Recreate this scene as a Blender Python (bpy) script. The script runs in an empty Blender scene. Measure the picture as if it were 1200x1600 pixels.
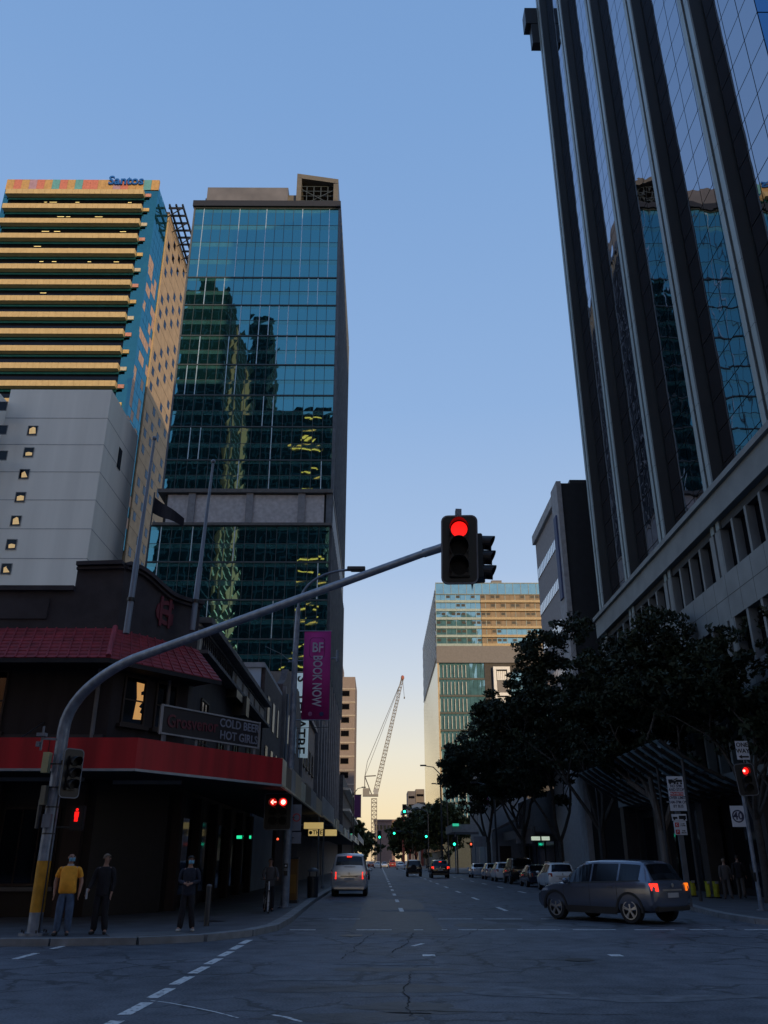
import bpy, bmesh, math, random
import numpy as np
from mathutils import Vector, Matrix, Euler
R = math.radians
scene = bpy.context.scene
random.seed(7)

# ---------------------------------------------------------------- camera
F = 1290.0                       # focal length in pixels of the 1200x1600 photograph
PITCH, YAW, EYE = R(22.9), -0.0057, Vector((0, 0, 1.72))
cam_data = bpy.data.cameras.new('camera')
cam = bpy.data.objects.new('camera', cam_data)
scene.collection.objects.link(cam)
cam.location = EYE
cam.rotation_euler = Euler((R(90) + PITCH, 0, YAW), 'XYZ')
cam_data.sensor_fit = 'VERTICAL'
cam_data.sensor_height = 24
cam_data.lens = F / 1600 * 24
cam_data.clip_start = 0.1
cam_data.clip_end = 9000
scene.camera = cam
CM = cam.rotation_euler.to_matrix()

# ---------------------------------------------------------------- sky and sun
SUN_EL = R(10.0)
SUN_DIR = Vector((0.46 * math.cos(SUN_EL), -0.888 * math.cos(SUN_EL), math.sin(SUN_EL))).normalized()
world = bpy.data.worlds.new('World')
scene.world = world
world.use_nodes = True
nt = world.node_tree
nt.nodes.clear()
sky = nt.nodes.new('ShaderNodeTexSky')
sky.sky_type = 'NISHITA'
sky.sun_disc = False
sky.sun_elevation = SUN_EL
sky.sun_rotation = math.atan2(SUN_DIR.x, SUN_DIR.y)
sky.air_density = 1.0
sky.dust_density = 1.2
sky.ozone_density = 2.0
# dusk sky: the nishita sky, warmed in a band along the horizon and cooled overhead
tc = nt.nodes.new('ShaderNodeTexCoord')
sx = nt.nodes.new('ShaderNodeSeparateXYZ')
nt.links.new(tc.outputs['Generated'], sx.inputs[0])
ramp = nt.nodes.new('ShaderNodeValToRGB')
cr = ramp.color_ramp
cr.elements[0].position = 0.0
cr.elements[0].color = (0.93, 0.66, 0.38, 1)
cr.elements[1].position = 1.0
cr.elements[1].color = (0.17, 0.34, 0.67, 1)
for p, c in ((0.045, (1.0, 0.79, 0.50)), (0.115, (0.90, 0.81, 0.66)), (0.20, (0.66, 0.71, 0.79)), (0.32, (0.43, 0.57, 0.81)),
             (0.5, (0.305, 0.48, 0.79)), (0.75, (0.225, 0.405, 0.74))):
    e = cr.elements.new(p); e.color = c + (1,)
nt.links.new(sx.outputs['Z'], ramp.inputs[0])
mixn = nt.nodes.new('ShaderNodeMix'); mixn.data_type = 'RGBA'
scl = nt.nodes.new('ShaderNodeVectorMath'); scl.operation = 'SCALE'
scl.inputs['Scale'].default_value = 5.5
nt.links.new(ramp.outputs[0], scl.inputs[0])
mixn.inputs[0].default_value = 0.85
nt.links.new(sky.outputs[0], mixn.inputs[6])
nt.links.new(scl.outputs[0], mixn.inputs[7])
bg = nt.nodes.new('ShaderNodeBackground')
bg.inputs['Strength'].default_value = 0.15
out = nt.nodes.new('ShaderNodeOutputWorld')
nt.links.new(mixn.outputs[2], bg.inputs[0])
nt.links.new(bg.outputs[0], out.inputs[0])

sun_data = bpy.data.lights.new('sun', 'SUN')
sun_data.energy = 2.5
sun_data.angle = R(0.5)
sun_data.color = (1.0, 0.72, 0.38)
sun = bpy.data.objects.new('sun', sun_data)
scene.collection.objects.link(sun)
sun.rotation_euler = SUN_DIR.to_track_quat('Z', 'Y').to_euler()

scene.view_settings.view_transform = 'Standard'
scene.view_settings.look = 'None'
scene.view_settings.exposure = 0.25
scene.view_settings.gamma = 1
scene.cycles.max_bounces = 6
scene.cycles.glossy_bounces = 4
scene.cycles.transparent_max_bounces = 6
scene.cycles.use_denoising = True

# ---------------------------------------------------------------- helpers
def at(px, py, Y):
    """point seen at a photograph pixel, on the plane y = Y"""
    d = CM @ Vector(((px - 600) / F, (800 - py) / F, -1))
    t = Y / d.y
    return EYE + d * t

def atx(px, py, X):
    d = CM @ Vector(((px - 600) / F, (800 - py) / F, -1))
    return EYE + d * (X / d.x)

MATS = {}
def mat(name, col, rough=0.7, metal=0.0, var=0.18, scale=2.0, bump=0.0, emit=0.0, emit_col=None, spec=0.5, streak=False, col2=None, bscale=None, coat=0.0, glow=None):
    if name in MATS: return MATS[name]
    m = bpy.data.materials.new(name); m.use_nodes = True
    n = m.node_tree; b = n.nodes['Principled BSDF']
    b.inputs['Roughness'].default_value = rough
    b.inputs['Metallic'].default_value = metal
    b.inputs['Specular IOR Level'].default_value = spec
    b.inputs['Coat Weight'].default_value = coat
    t = n.nodes.new('ShaderNodeTexCoord')
    mp = n.nodes.new('ShaderNodeMapping')
    n.links.new(t.outputs['Object'], mp.inputs[0])
    if streak: mp.inputs['Scale'].default_value = (1.6, 1.6, 0.12)
    nz = n.nodes.new('ShaderNodeTexNoise'); nz.inputs['Scale'].default_value = scale; nz.inputs['Detail'].default_value = 6
    n.links.new(mp.outputs[0], nz.inputs['Vector'])
    rp = n.nodes.new('ShaderNodeValToRGB')
    rp.color_ramp.elements[0].position = 0.3; rp.color_ramp.elements[1].position = 0.7
    c2 = col2 or tuple(min(1, c * (1 + var)) for c in col)
    rp.color_ramp.elements[0].color = tuple(c * (1 - var) for c in col) + (1,) if col2 is None else col + (1,)
    rp.color_ramp.elements[1].color = c2 + (1,)
    n.links.new(nz.outputs['Fac'], rp.inputs[0])
    n.links.new(rp.outputs[0], b.inputs['Base Color'])
    if bump:
        nb = n.nodes.new('ShaderNodeTexNoise'); nb.inputs['Scale'].default_value = bscale or scale * 6; nb.inputs['Detail'].default_value = 4
        n.links.new(t.outputs['Object'], nb.inputs['Vector'])
        bp = n.nodes.new('ShaderNodeBump'); bp.inputs['Strength'].default_value = 1.0; bp.inputs['Distance'].default_value = bump
        n.links.new(nb.outputs['Fac'], bp.inputs['Height']); n.links.new(bp.outputs[0], b.inputs['Normal'])
    if emit:
        b.inputs['Emission Color'].default_value = (emit_col or col) + (1,)
        b.inputs['Emission Strength'].default_value = emit
    MATS[name] = m
    return m

def glass(name, tint, dark=(0.01, 0.015, 0.02), rough=0.03, wave=0.0, wscale=0.35, facing=0.35):
    """coated architectural glass: a tinted mirror over a dark interior, more mirror at grazing angles"""
    if name in MATS: return MATS[name]
    m = bpy.data.materials.new(name); m.use_nodes = True
    n = m.node_tree; n.nodes.clear()
    o = n.nodes.new('ShaderNodeOutputMaterial')
    d = n.nodes.new('ShaderNodeBsdfDiffuse')
    g = n.nodes.new('ShaderNodeBsdfGlossy'); g.inputs['Roughness'].default_value = rough
    g.inputs['Color'].default_value = tint + (1,)
    t = n.nodes.new('ShaderNodeTexCoord')
    nz = n.nodes.new('ShaderNodeTexNoise'); nz.inputs['Scale'].default_value = 0.7; nz.inputs['Detail'].default_value = 3
    n.links.new(t.outputs['Object'], nz.inputs['Vector'])
    rp = n.nodes.new('ShaderNodeValToRGB')
    rp.color_ramp.elements[0].color = tuple(c * 0.5 for c in dark) + (1,); rp.color_ramp.elements[1].color = tuple(c * 1.6 for c in dark) + (1,)
    n.links.new(nz.outputs['Fac'], rp.inputs[0]); n.links.new(rp.outputs[0], d.inputs['Color'])
    lw = n.nodes.new('ShaderNodeLayerWeight'); lw.inputs['Blend'].default_value = 0.5
    pw = n.nodes.new('ShaderNodeMath'); pw.operation = 'POWER'; pw.inputs[1].default_value = 3.0; n.links.new(lw.outputs['Facing'], pw.inputs[0])
    mr = n.nodes.new('ShaderNodeMapRange'); mr.inputs['To Min'].default_value = facing; mr.inputs['To Max'].default_value = 0.95
    n.links.new(pw.outputs[0], mr.inputs['Value'])
    mx = n.nodes.new('ShaderNodeMixShader')
    n.links.new(mr.outputs[0], mx.inputs[0]); n.links.new(d.outputs[0], mx.inputs[1]); n.links.new(g.outputs[0], mx.inputs[2])
    n.links.new(mx.outputs[0], o.inputs[0])
    if wave:
        nb = n.nodes.new('ShaderNodeTexNoise'); nb.inputs['Scale'].default_value = wscale; nb.inputs['Detail'].default_value = 1
        n.links.new(t.outputs['Object'], nb.inputs['Vector'])
        bp = n.nodes.new('ShaderNodeBump'); bp.inputs['Distance'].default_value = wave; bp.inputs['Strength'].default_value = 1
        n.links.new(nb.outputs['Fac'], bp.inputs['Height']); n.links.new(bp.outputs[0], g.inputs['Normal'])
    MATS[name] = m
    return m

OFF = {}
def tag(o, label=None, cat=None, group=None, kind=None):
    if label: o['label'] = label
    if cat: o['category'] = cat
    if group: o['group'] = group
    if kind: o['kind'] = kind
    return o

def thing(name, label, cat, loc=(0, 0, 0), rotz=0.0, group=None, world_parts=True):
    o = bpy.data.objects.new(name, None)
    scene.collection.objects.link(o)
    o.empty_display_size = 0.3
    o.location = loc; o.rotation_euler = (0, 0, rotz)
    OFF[o.name] = Vector(loc) if world_parts else Vector((0, 0, 0))
    return tag(o, label, cat, group)

class MB:
    def __init__(s): s.v = []; s.f = []; s.m = []
    def add(s, vs, fs, m=0):
        k = len(s.v); s.v += [tuple(v) for v in vs]
        for f in fs: s.f.append(tuple(i + k for i in f)); s.m.append(m)
        return s
    def box(s, x0, x1, y0, y1, z0, z1, m=0):
        if x0 > x1: x0, x1 = x1, x0
        if y0 > y1: y0, y1 = y1, y0
        if z0 > z1: z0, z1 = z1, z0
        return s.add([(x0,y0,z0),(x1,y0,z0),(x1,y1,z0),(x0,y1,z0),(x0,y0,z1),(x1,y0,z1),(x1,y1,z1),(x0,y1,z1)],
              [(0,3,2,1),(4,5,6,7),(0,1,5,4),(1,2,6,5),(2,3,7,6),(3,0,4,7)], m)
    def bar(s, p, q, w, h, m=0, up=(0, 0, 1)):
        """box section from p to q, w wide and h high"""
        p = Vector(p); q = Vector(q); d = (q - p).normalized(); u = Vector(up)
        a = d.cross(u)
        if a.length < 1e-4: a = d.cross(Vector((0, 1, 0)))
        a.normalize(); b = a.cross(d).normalized()
        vs = []
        for c in (p, q):
            for i, j in ((-1,-1),(1,-1),(1,1),(-1,1)): vs.append(c + a * (w / 2 * i) + b * (h / 2 * j))
        return s.add(vs, [(0,1,2,3),(7,6,5,4),(0,4,5,1),(1,5,6,2),(2,6,7,3),(3,7,4,0)], m)
    def prism(s, pts, z0, z1, m=0):
        a = sum(pts[i][0] * pts[(i + 1) % len(pts)][1] - pts[(i + 1) % len(pts)][0] * pts[i][1] for i in range(len(pts)))
        if a < 0: pts = pts[::-1]
        n = len(pts)
        vs = [(x, y, z0) for x, y in pts] + [(x, y, z1) for x, y in pts]
        fs = [tuple(range(n - 1, -1, -1)), tuple(range(n, 2 * n))] + [(i, (i + 1) % n, n + (i + 1) % n, n + i) for i in range(n)]
        return s.add(vs, fs, m)
    def slab(s, pts3, off, m=0):
        """planar polygon pts3 thickened by the vector off"""
        n = len(pts3); off = Vector(off)
        vs = [Vector(p) for p in pts3] + [Vector(p) + off for p in pts3]
        fs = [tuple(range(n - 1, -1, -1)), tuple(range(n, 2 * n))] + [(i, (i + 1) % n, n + (i + 1) % n, n + i) for i in range(n)]
        return s.add(vs, fs, m)
    def tube(s, pts, rad, n=10, m=0, caps=True):
        pts = [Vector(p) for p in pts]
        if not isinstance(rad, (list, tuple)): rad = [rad] * len(pts)
        vs = []; prev = None
        for i, p in enumerate(pts):
            d = (pts[min(i + 1, len(pts) - 1)] - pts[max(i - 1, 0)]).normalized()
            if prev is None:
                a = d.cross(Vector((0, 0, 1)))
                if a.length < 1e-3: a = d.cross(Vector((0, 1, 0)))
            else:
                a = prev - d * prev.dot(d)
            a.normalize(); prev = a; b = d.cross(a)
            for k in range(n):
                t = 2 * math.pi * k / n
                vs.append(p + (a * math.cos(t) + b * math.sin(t)) * rad[i])
        fs = []
        for i in range(len(pts) - 1):
            for k in range(n):
                fs.append((i*n+k, i*n+(k+1)%n, (i+1)*n+(k+1)%n, (i+1)*n+k))
        if caps: fs += [tuple(range(n - 1, -1, -1)), tuple(range((len(pts)-1)*n, len(pts)*n))]
        return s.add(vs, fs, m)
    def ball(s, c, rx, ry, rz, m=0, n=12, k=8):
        vs = []; fs = []
        for i in range(k + 1):
            ph = math.pi * i / k
            for j in range(n):
                t = 2 * math.pi * j / n
                vs.append((c[0] + rx*math.sin(ph)*math.cos(t), c[1] + ry*math.sin(ph)*math.sin(t), c[2] + rz*math.cos(ph)))
        for i in range(k):
            for j in range(n): fs.append((i*n+j, (i+1)*n+j, (i+1)*n+(j+1)%n, i*n+(j+1)%n))
        return s.add(vs, fs, m)
    def quad(s, a, b, c, d, m=0): return s.add([a, b, c, d], [(0, 1, 2, 3)], m)
    def build(s, name, mats, parent=None, smooth=False, loc=None, bevel=0):
        me = bpy.data.meshes.new(name)
        if parent is not None: off = OFF.get(parent.name, Vector((0, 0, 0)))
        else: off = Vector(loc or (0, 0, 0))
        me.from_pydata([(x - off.x, y - off.y, z - off.z) for x, y, z in s.v], [], s.f)
        for mm in (mats if isinstance(mats, (list, tuple)) else [mats]): me.materials.append(mm)
        me.polygons.foreach_set('material_index', s.m)
        me.update()
        if smooth:
            me.shade_smooth()
            try: me.set_sharp_from_angle(angle=R(40))
            except Exception: pass
        o = bpy.data.objects.new(name, me)
        scene.collection.objects.link(o)
        if parent is not None: o.parent = parent; OFF[o.name] = off
        else: o.location = off; OFF[o.name] = off
        if bevel:
            bm = bmesh.new(); bm.from_mesh(me)
            bmesh.ops.remove_doubles(bm, verts=bm.verts, dist=1e-4)
            es = [e for e in bm.edges if len(e.link_faces) == 2 and e.calc_face_angle(0) > R(30)]
            bmesh.ops.bevel(bm, geom=es, offset=bevel, segments=2, affect='EDGES', clamp_overlap=True)
            bm.to_mesh(me); bm.free()
        return o

def text(s, size, loc, rot, m, parent=None, name='lettering', ext=0.01, sx=1.0, spacing=1.0):
    """solid lettering; loc is the centre of the text, in the parent's part space, rot a rotation matrix (3x3); unrotated text reads from +Z"""
    cu = bpy.data.curves.new('t', 'FONT'); cu.body = s; cu.size = size; cu.extrude = ext; cu.offset = size * .018
    cu.align_x = 'CENTER'; cu.align_y = 'CENTER'; cu.resolution_u = 3; cu.space_line = 0.9; cu.space_character = spacing
    tmp = bpy.data.objects.new('t', cu); scene.collection.objects.link(tmp)
    dg = bpy.context.evaluated_depsgraph_get(); dg.update()
    me = bpy.data.meshes.new_from_object(tmp.evaluated_get(dg), depsgraph=dg)
    bpy.data.objects.remove(tmp); bpy.data.curves.remove(cu)
    off = OFF.get(parent.name, Vector((0, 0, 0))) if parent else Vector((0, 0, 0))
    M = Matrix.Translation(Vector(loc) - off) @ rot.to_4x4() @ Matrix.Diagonal((sx, 1, 1, 1))
    me.transform(M)
    me.name = name; me.materials.clear(); me.materials.append(m)
    o = bpy.data.objects.new(name, me); scene.collection.objects.link(o)
    if parent: o.parent = parent; OFF[o.name] = off
    return o
FRONT = Euler((R(90), 0, 0)).to_matrix()                      # text upright, read from -Y
DOWN = FRONT @ Euler((0, 0, R(-90))).to_matrix()              # text turned clockwise, read from -Y

def copy_tree(root, loc, rotz=None, label=None, name=None):
    r = root.copy(); scene.collection.objects.link(r); r.location = loc
    if rotz is not None: r.rotation_euler = (0, 0, rotz)
    if label: r['label'] = label
    def rec(a, b):
        for ch in list(a.children):
            c = ch.copy(); scene.collection.objects.link(c); c.parent = b
            rec(ch, c)
    rec(root, r)
    return r

# common materials
M_GALV = mat('galvanised_steel', (0.21, 0.24, 0.29), 0.5, 0.35, 0.25, 5, streak=True)
M_BLACK = mat('black_paint', (0.012, 0.012, 0.014), 0.45)
M_DARKMETAL = mat('dark_metal', (0.045, 0.05, 0.06), 0.4, 0.3)
M_WHITE = mat('white_paint', (0.72, 0.73, 0.75), 0.5, var=0.06)
M_SIGNW = mat('sign_white', (0.62, 0.65, 0.72), 0.5, var=0.05)
M_SIGNB = mat('sign_black', (0.01, 0.01, 0.012), 0.6)
M_SIGNR = mat('sign_red', (0.55, 0.03, 0.04), 0.5)
M_RUBBER = mat('rubber', (0.015, 0.015, 0.017), 0.85)
M_CONC = mat('concrete', (0.30, 0.29, 0.28), 0.85, var=0.2, scale=1.5, bump=0.004)
M_LIT_R = mat('lit_red', (0.8, 0.01, 0.01), 0.4, emit=1.0, emit_col=(1.0, 0.012, 0.01))
M_LIT_RH = mat('lit_red_hot', (1.0, 0.3, 0.25), 0.4, emit=3.2, emit_col=(1.0, 0.30, 0.24))
M_LIT_DR = mat('lit_dim_red_lens', (0.3, 0.01, 0.01), 0.4, emit=.35, emit_col=(1.0, 0.01, 0.008))
M_LIT_G = mat('lit_green', (0.02, 0.9, 0.4), 0.4, emit=4.0, emit_col=(0.02, 1.0, 0.45))
M_LENS = mat('dark_lens', (0.008, 0.008, 0.008), 0.5, spec=.2)
# ================================================================= GROUND
def asphalt():
    m = bpy.data.materials.new('asphalt'); m.use_nodes = True
    n = m.node_tree; b = n.nodes['Principled BSDF']
    N = lambda t: n.nodes.new(t)
    L = n.links.new
    t = N('ShaderNodeTexCoord')
    big = N('ShaderNodeTexNoise'); big.inputs['Scale'].default_value = 0.22; big.inputs['Detail'].default_value = 5; L(t.outputs['Object'], big.inputs['Vector'])
    mid = N('ShaderNodeTexNoise'); mid.inputs['Scale'].default_value = 2.2; mid.inputs['Detail'].default_value = 6; L(t.outputs['Object'], mid.inputs['Vector'])
    fine = N('ShaderNodeTexNoise'); fine.inputs['Scale'].default_value = 28; fine.inputs['Detail'].default_value = 3; L(t.outputs['Object'], fine.inputs['Vector'])
    mp = N('ShaderNodeMapping'); mp.inputs['Scale'].default_value = (1.3, 0.05, 1); L(t.outputs['Object'], mp.inputs[0])
    lane = N('ShaderNodeTexNoise'); lane.inputs['Scale'].default_value = 0.8; lane.inputs['Detail'].default_value = 3; L(mp.outputs[0], lane.inputs['Vector'])
    def math_(op, a, b_=None, v=None):
        k = N('ShaderNodeMath'); k.operation = op; L(a, k.inputs[0])
        if b_ is not None: L(b_, k.inputs[1])
        if v is not None: k.inputs[1].default_value = v
        return k.outputs[0]
    # a sum of noises, 0..1
    s = math_('ADD', math_('MULTIPLY', big.outputs['Fac'], v=0.36), math_('MULTIPLY', mid.outputs['Fac'], v=0.22))
    s = math_('ADD', s, math_('MULTIPLY', fine.outputs['Fac'], v=0.36))
    s = math_('ADD', s, math_('MULTIPLY', lane.outputs['Fac'], v=0.1))
    rp = N('ShaderNodeValToRGB'); rp.color_ramp.elements[0].position = 0.40; rp.color_ramp.elements[1].position = 0.60
    rp.color_ramp.elements[0].color = (0.026, 0.032, 0.044, 1); rp.color_ramp.elements[1].color = (0.145, 0.158, 0.188, 1)
    L(s, rp.inputs[0])
    # cracks
    dist = N('ShaderNodeTexNoise'); dist.inputs['Scale'].default_value = 1.7; dist.inputs['Detail'].default_value = 4; L(t.outputs['Object'], dist.inputs['Vector'])
    sub = N('ShaderNodeVectorMath'); sub.operation = 'MULTIPLY_ADD'; L(dist.outputs['Color'], sub.inputs[0]); sub.inputs[1].default_value = (0.9, 0.9, 0); L(t.outputs['Object'], sub.inputs[2])
    vo = N('ShaderNodeTexVoronoi'); vo.feature = 'DISTANCE_TO_EDGE'; vo.inputs['Scale'].default_value = 0.75; L(sub.outputs[0], vo.inputs['Vector'])
    ck = N('ShaderNodeMapRange'); ck.inputs['From Min'].default_value = 0.005; ck.inputs['From Max'].default_value = 0.045; L(vo.outputs['Distance'], ck.inputs['Value'])
    mk = N('ShaderNodeTexNoise'); mk.inputs['Scale'].default_value = 0.16; L(t.outputs['Object'], mk.inputs['Vector'])
    mr = N('ShaderNodeMapRange'); mr.inputs['From Min'].default_value = 0.44; mr.inputs['From Max'].default_value = 0.54; L(mk.outputs['Fac'], mr.inputs['Value'])
    inv = math_('SUBTRACT', ck.outputs[0], v=1.0)           # -1 in a crack, 0 elsewhere
    crk = math_('ADD', math_('MULTIPLY', inv, mr.outputs[0]), v=1.0)
    crk = math_('MAXIMUM', crk, v=0.5)
    mul = N('ShaderNodeVectorMath'); mul.operation = 'SCALE'; L(rp.outputs[0], mul.inputs[0]); L(crk, mul.inputs['Scale'])
    L(mul.outputs[0], b.inputs['Base Color'])
    rr = N('ShaderNodeMapRange'); rr.inputs['To Min'].default_value = 0.5; rr.inputs['To Max'].default_value = 0.85; L(big.outputs['Fac'], rr.inputs['Value']); L(rr.outputs[0], b.inputs['Roughness'])
    b.inputs['Specular IOR Level'].default_value = 0.35
    h = math_('ADD', math_('MULTIPLY', fine.outputs['Fac'], v=0.25), math_('MULTIPLY', mid.outputs['Fac'], v=1.2))
    h = math_('ADD', h, crk)
    bp = N('ShaderNodeBump'); bp.inputs['Distance'].default_value = 0.02; bp.inputs['Strength'].default_value = 0.8; L(h, bp.inputs['Height']); L(bp.outputs[0], b.inputs['Normal'])
    return m
M_ASPH = asphalt()
M_PATCH = mat('asphalt_patch', (0.042, 0.047, 0.058), 0.6, var=0.4, scale=3, bump=0.01)
M_PATCHL = mat('worn_asphalt', (0.125, 0.135, 0.155), 0.8, var=0.35, scale=4, bump=0.01)
def paint_mat():
    m = bpy.data.materials.new('road_paint'); m.use_nodes = True
    n = m.node_tree; b = n.nodes['Principled BSDF']
    t = n.nodes.new('ShaderNodeTexCoord'); z = n.nodes.new('ShaderNodeTexNoise'); z.inputs['Scale'].default_value = 9; z.inputs['Detail'].default_value = 8
    n.links.new(t.outputs['Object'], z.inputs['Vector'])
    r = n.nodes.new('ShaderNodeValToRGB'); r.color_ramp.elements[0].position = 0.36; r.color_ramp.elements[1].position = 0.47
    r.color_ramp.elements[0].color = (0.16, 0.17, 0.19, 1); r.color_ramp.elements[1].color = (0.68, 0.69, 0.70, 1)
    n.links.new(z.outputs['Fac'], r.inputs[0]); n.links.new(r.outputs[0], b.inputs['Base Color'])
    b.inputs['Roughness'].default_value = 0.6
    return m
M_PAINT = paint_mat()

g = MB().quad((-4000, -2500, -0.06), (4000, -2500, -0.06), (4000, 6000, -0.06), (-4000, 6000, -0.06))
tag(g.build('ground', mat('ground_earth', (0.10, 0.10, 0.095), 0.9, var=0.3, scale=0.05)), kind='structure')
g = MB().quad((-220, -6, 0), (220, -6, 0), (220, 24, 0), (-220, 24, 0)).quad((-8, 24, 0), (18, 24, 0), (18, 600, 0), (-8, 600, 0)).quad((-8, -300, 0), (18, -300, 0), (18, -6, 0), (-8, -6, 0))
tag(g.build('road', M_ASPH), kind='structure')

# footpaths with stone kerbs
def footpath(name, pts, kerbpts, z=0.14):
    m_path = mat('footpath_paving', (0.085, 0.09, 0.105), 0.75, var=0.3, scale=1.2, bump=0.004)
    m_kerb = mat('kerb_stone', (0.20, 0.21, 0.225), 0.7, var=0.25, scale=3, bump=0.004)
    f = MB().prism(pts, -0.05, z)
    o = tag(f.build(name, m_path), kind='structure')
    k = MB()
    for i in range(len(kerbpts) - 1):
        a, b = kerbpts[i], kerbpts[i + 1]
        d = Vector((b[0]-a[0], b[1]-a[1])); L = d.length
        nseg = max(1, int(L / 2.4))
        if L > 60: nseg = 14
        for j in range(nseg):
            p = Vector(a) + d * (j / nseg); q = Vector(a) + d * ((j + 1) / nseg)
            dd = (q - p).normalized() * 0.008
            k.bar((p.x + dd.x, p.y + dd.y, (z + 0.008) / 2 - 0.02), (q.x - dd.x, q.y - dd.y, (z + 0.008) / 2 - 0.02), 0.32, z + 0.05)
    tag(k.build('kerb', m_kerb), kind='structure')
    # paving joints
    return o
Lk = [(-220, 20.3), (-40, 20.3), (-20, 20.35), (-7.2, 20.45), (-5.4, 20.75), (-4.1, 21.5), (-3.25, 22.9), (-2.85, 24.7), (-2.8, 28), (-3.0, 40), (-3.1, 120), (-3.1, 300), (-3.1, 600)]
footpath('pavement', Lk + [(-40, 600), (-40, 40), (-220, 40)], Lk)
Rk = [(220, 22.6), (60, 22.6), (24, 22.6), (16, 22.7), (13.4, 23.4), (11.9, 25.0), (11.3, 27.2), (11.3, 30), (11.7, 33), (12.3, 36.5), (12.4, 60), (12.4, 124), (11.6, 127), (9.0, 130), (8.8, 134), (8.8, 600)]
footpath('pavement', Rk + [(60, 600), (220, 600)], Rk)
# near side kerbs, behind the photographer
Nk = [(-220, -0.0 - 6), (-12, -6), (-6, -7), (-3.4, -10), (-3.1, -16), (-3.1, -300)]
footpath('pavement', Nk + [(-220, -300)], Nk)
Nr = [(220, -6), (20, -6), (14, -7), (12.4, -10), (12.4, -300)]
footpath('pavement', Nr + [(220, -300)], Nr)

mk = MB()
Z = 0.005
def dash(x0, y0, x1, y1, w):
    p = Vector((x0, y0)); q = Vector((x1, y1)); d = (q - p).normalized(); a = Vector((-d.y, d.x)) * w / 2
    mk.quad((p.x+a.x, p.y+a.y, Z), (p.x-a.x, p.y-a.y, Z), (q.x-a.x, q.y-a.y, Z), (q.x+a.x, q.y+a.y, Z))
def gp(px, py):
    d = CM @ Vector(((px - 600) / F, (800 - py) / F, -1)); t = -EYE.z / d.z
    return EYE + d * t
# crossing of the side street: two broken lines parallel to the main street
y = 10.9 - 1.55 * 3
while y < 21.3:
    dash(-3.08, y, -3.04, y + 0.95, 0.17); y += 1.33
y = 8
while y < 20:
    dash(-6.9, y, -6.9, y + 1.1, 0.14); y += 1.95
# crossing of the main street: two broken lines across it
for Yc, xs in ((29.4, [(-1.6, -.6), (1.9, 3.0), (3.35, 4.6), (5.2, 6.5), (7.0, 8.1)]),
               (24.9, [(-2.4, -1.7), (-.6, .35), (.95, 1.2), (1.7, 1.85), (2.15, 3.4), (3.75, 4.9), (5.25, 6.4), (6.9, 8.0), (8.4, 9.3), (9.9, 10.9)])):
    for a, b in xs: dash(a, Yc, b, Yc, 0.17)
for X0, Y0 in ((0.85, 33.5), (4.75, 34), (8.5, 43)):
    y = Y0
    while y < 420:
        dash(X0, y, X0, y + 2.3 + y * 0.01, 0.15 + y * 0.0005); y += 9.5 if X0 > 1 else 7.6
dash(0.74, 20.3, 1.0, 20.9, 0.10)                 # stray worn mark
for px, py in ((660, 1493), (952, 1493)):
    p = gp(px, py); dash(p.x, p.y, p.x + 0.25, p.y, 0.35)
# thin sealed line in the foreground left
pts = [gp(*q) for q in ((236, 1564), (262, 1567), (300, 1574), (338, 1582), (372, 1591))]
for a, b in zip(pts[:-1], pts[1:]): dash(a.x, a.y, b.x, b.y, 0.035)
pts = [gp(*q) for q in ((425, 1586), (448, 1590), (470, 1597))]
for a, b in zip(pts[:-1], pts[1:]): dash(a.x, a.y, b.x, b.y, 0.06)
tag(mk.build('road_markings', M_PAINT), kind='structure')

# resealed strips and patches of asphalt
def blob(mb, cx, cy, rx, ry, z, seed, m=0, n=22):
    rr = random.Random(seed); ph = [rr.uniform(0, 6.28) for _ in range(4)]
    pts = []
    for i in range(n):
        t = 2 * math.pi * i / n
        k = 1 + .22 * math.sin(2*t+ph[0]) + .14 * math.sin(3*t+ph[1]) + .1 * math.sin(5*t+ph[2]) + .06*math.sin(9*t+ph[3])
        pts.append((cx + rx*k*math.cos(t), cy + ry*k*math.sin(t), z))
    mb.add(pts, [tuple(range(n))], m)
pm_ = MB()
pm_.quad((-0.75, 24, 0.0025), (1.75, 24, 0.0025), (1.85, 44, 0.0025), (-0.6, 44, 0.0025))
for (px, py, rx, ry, s) in ((585, 1545, 1.4, .5, 3), (610, 1515, .9, .35, 4), (640, 1575, .8, .4, 5), (540, 1590, 1.2, .3, 6), (760, 1447, .8, 1.3, 7)):
    p = gp(px, py); blob(pm_, p.x, p.y, rx, ry, 0.0022, s)
tag(pm_.build('road_patches', M_PATCH), kind='structure')
pl_ = MB()
for (px, py, rx, ry, s) in ((812, 1551, .7, .55, 11), (600, 1506, .8, .3, 12), (640, 1423, .9, .8, 13), (490, 1530, .6, .22, 14), (1040, 1560, 1.2, .3, 15)):
    p = gp(px, py); blob(pl_, p.x, p.y, rx, ry, 0.0042, s)
tag(pl_.build('worn_patches', M_PATCHL), kind='structure')
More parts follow.
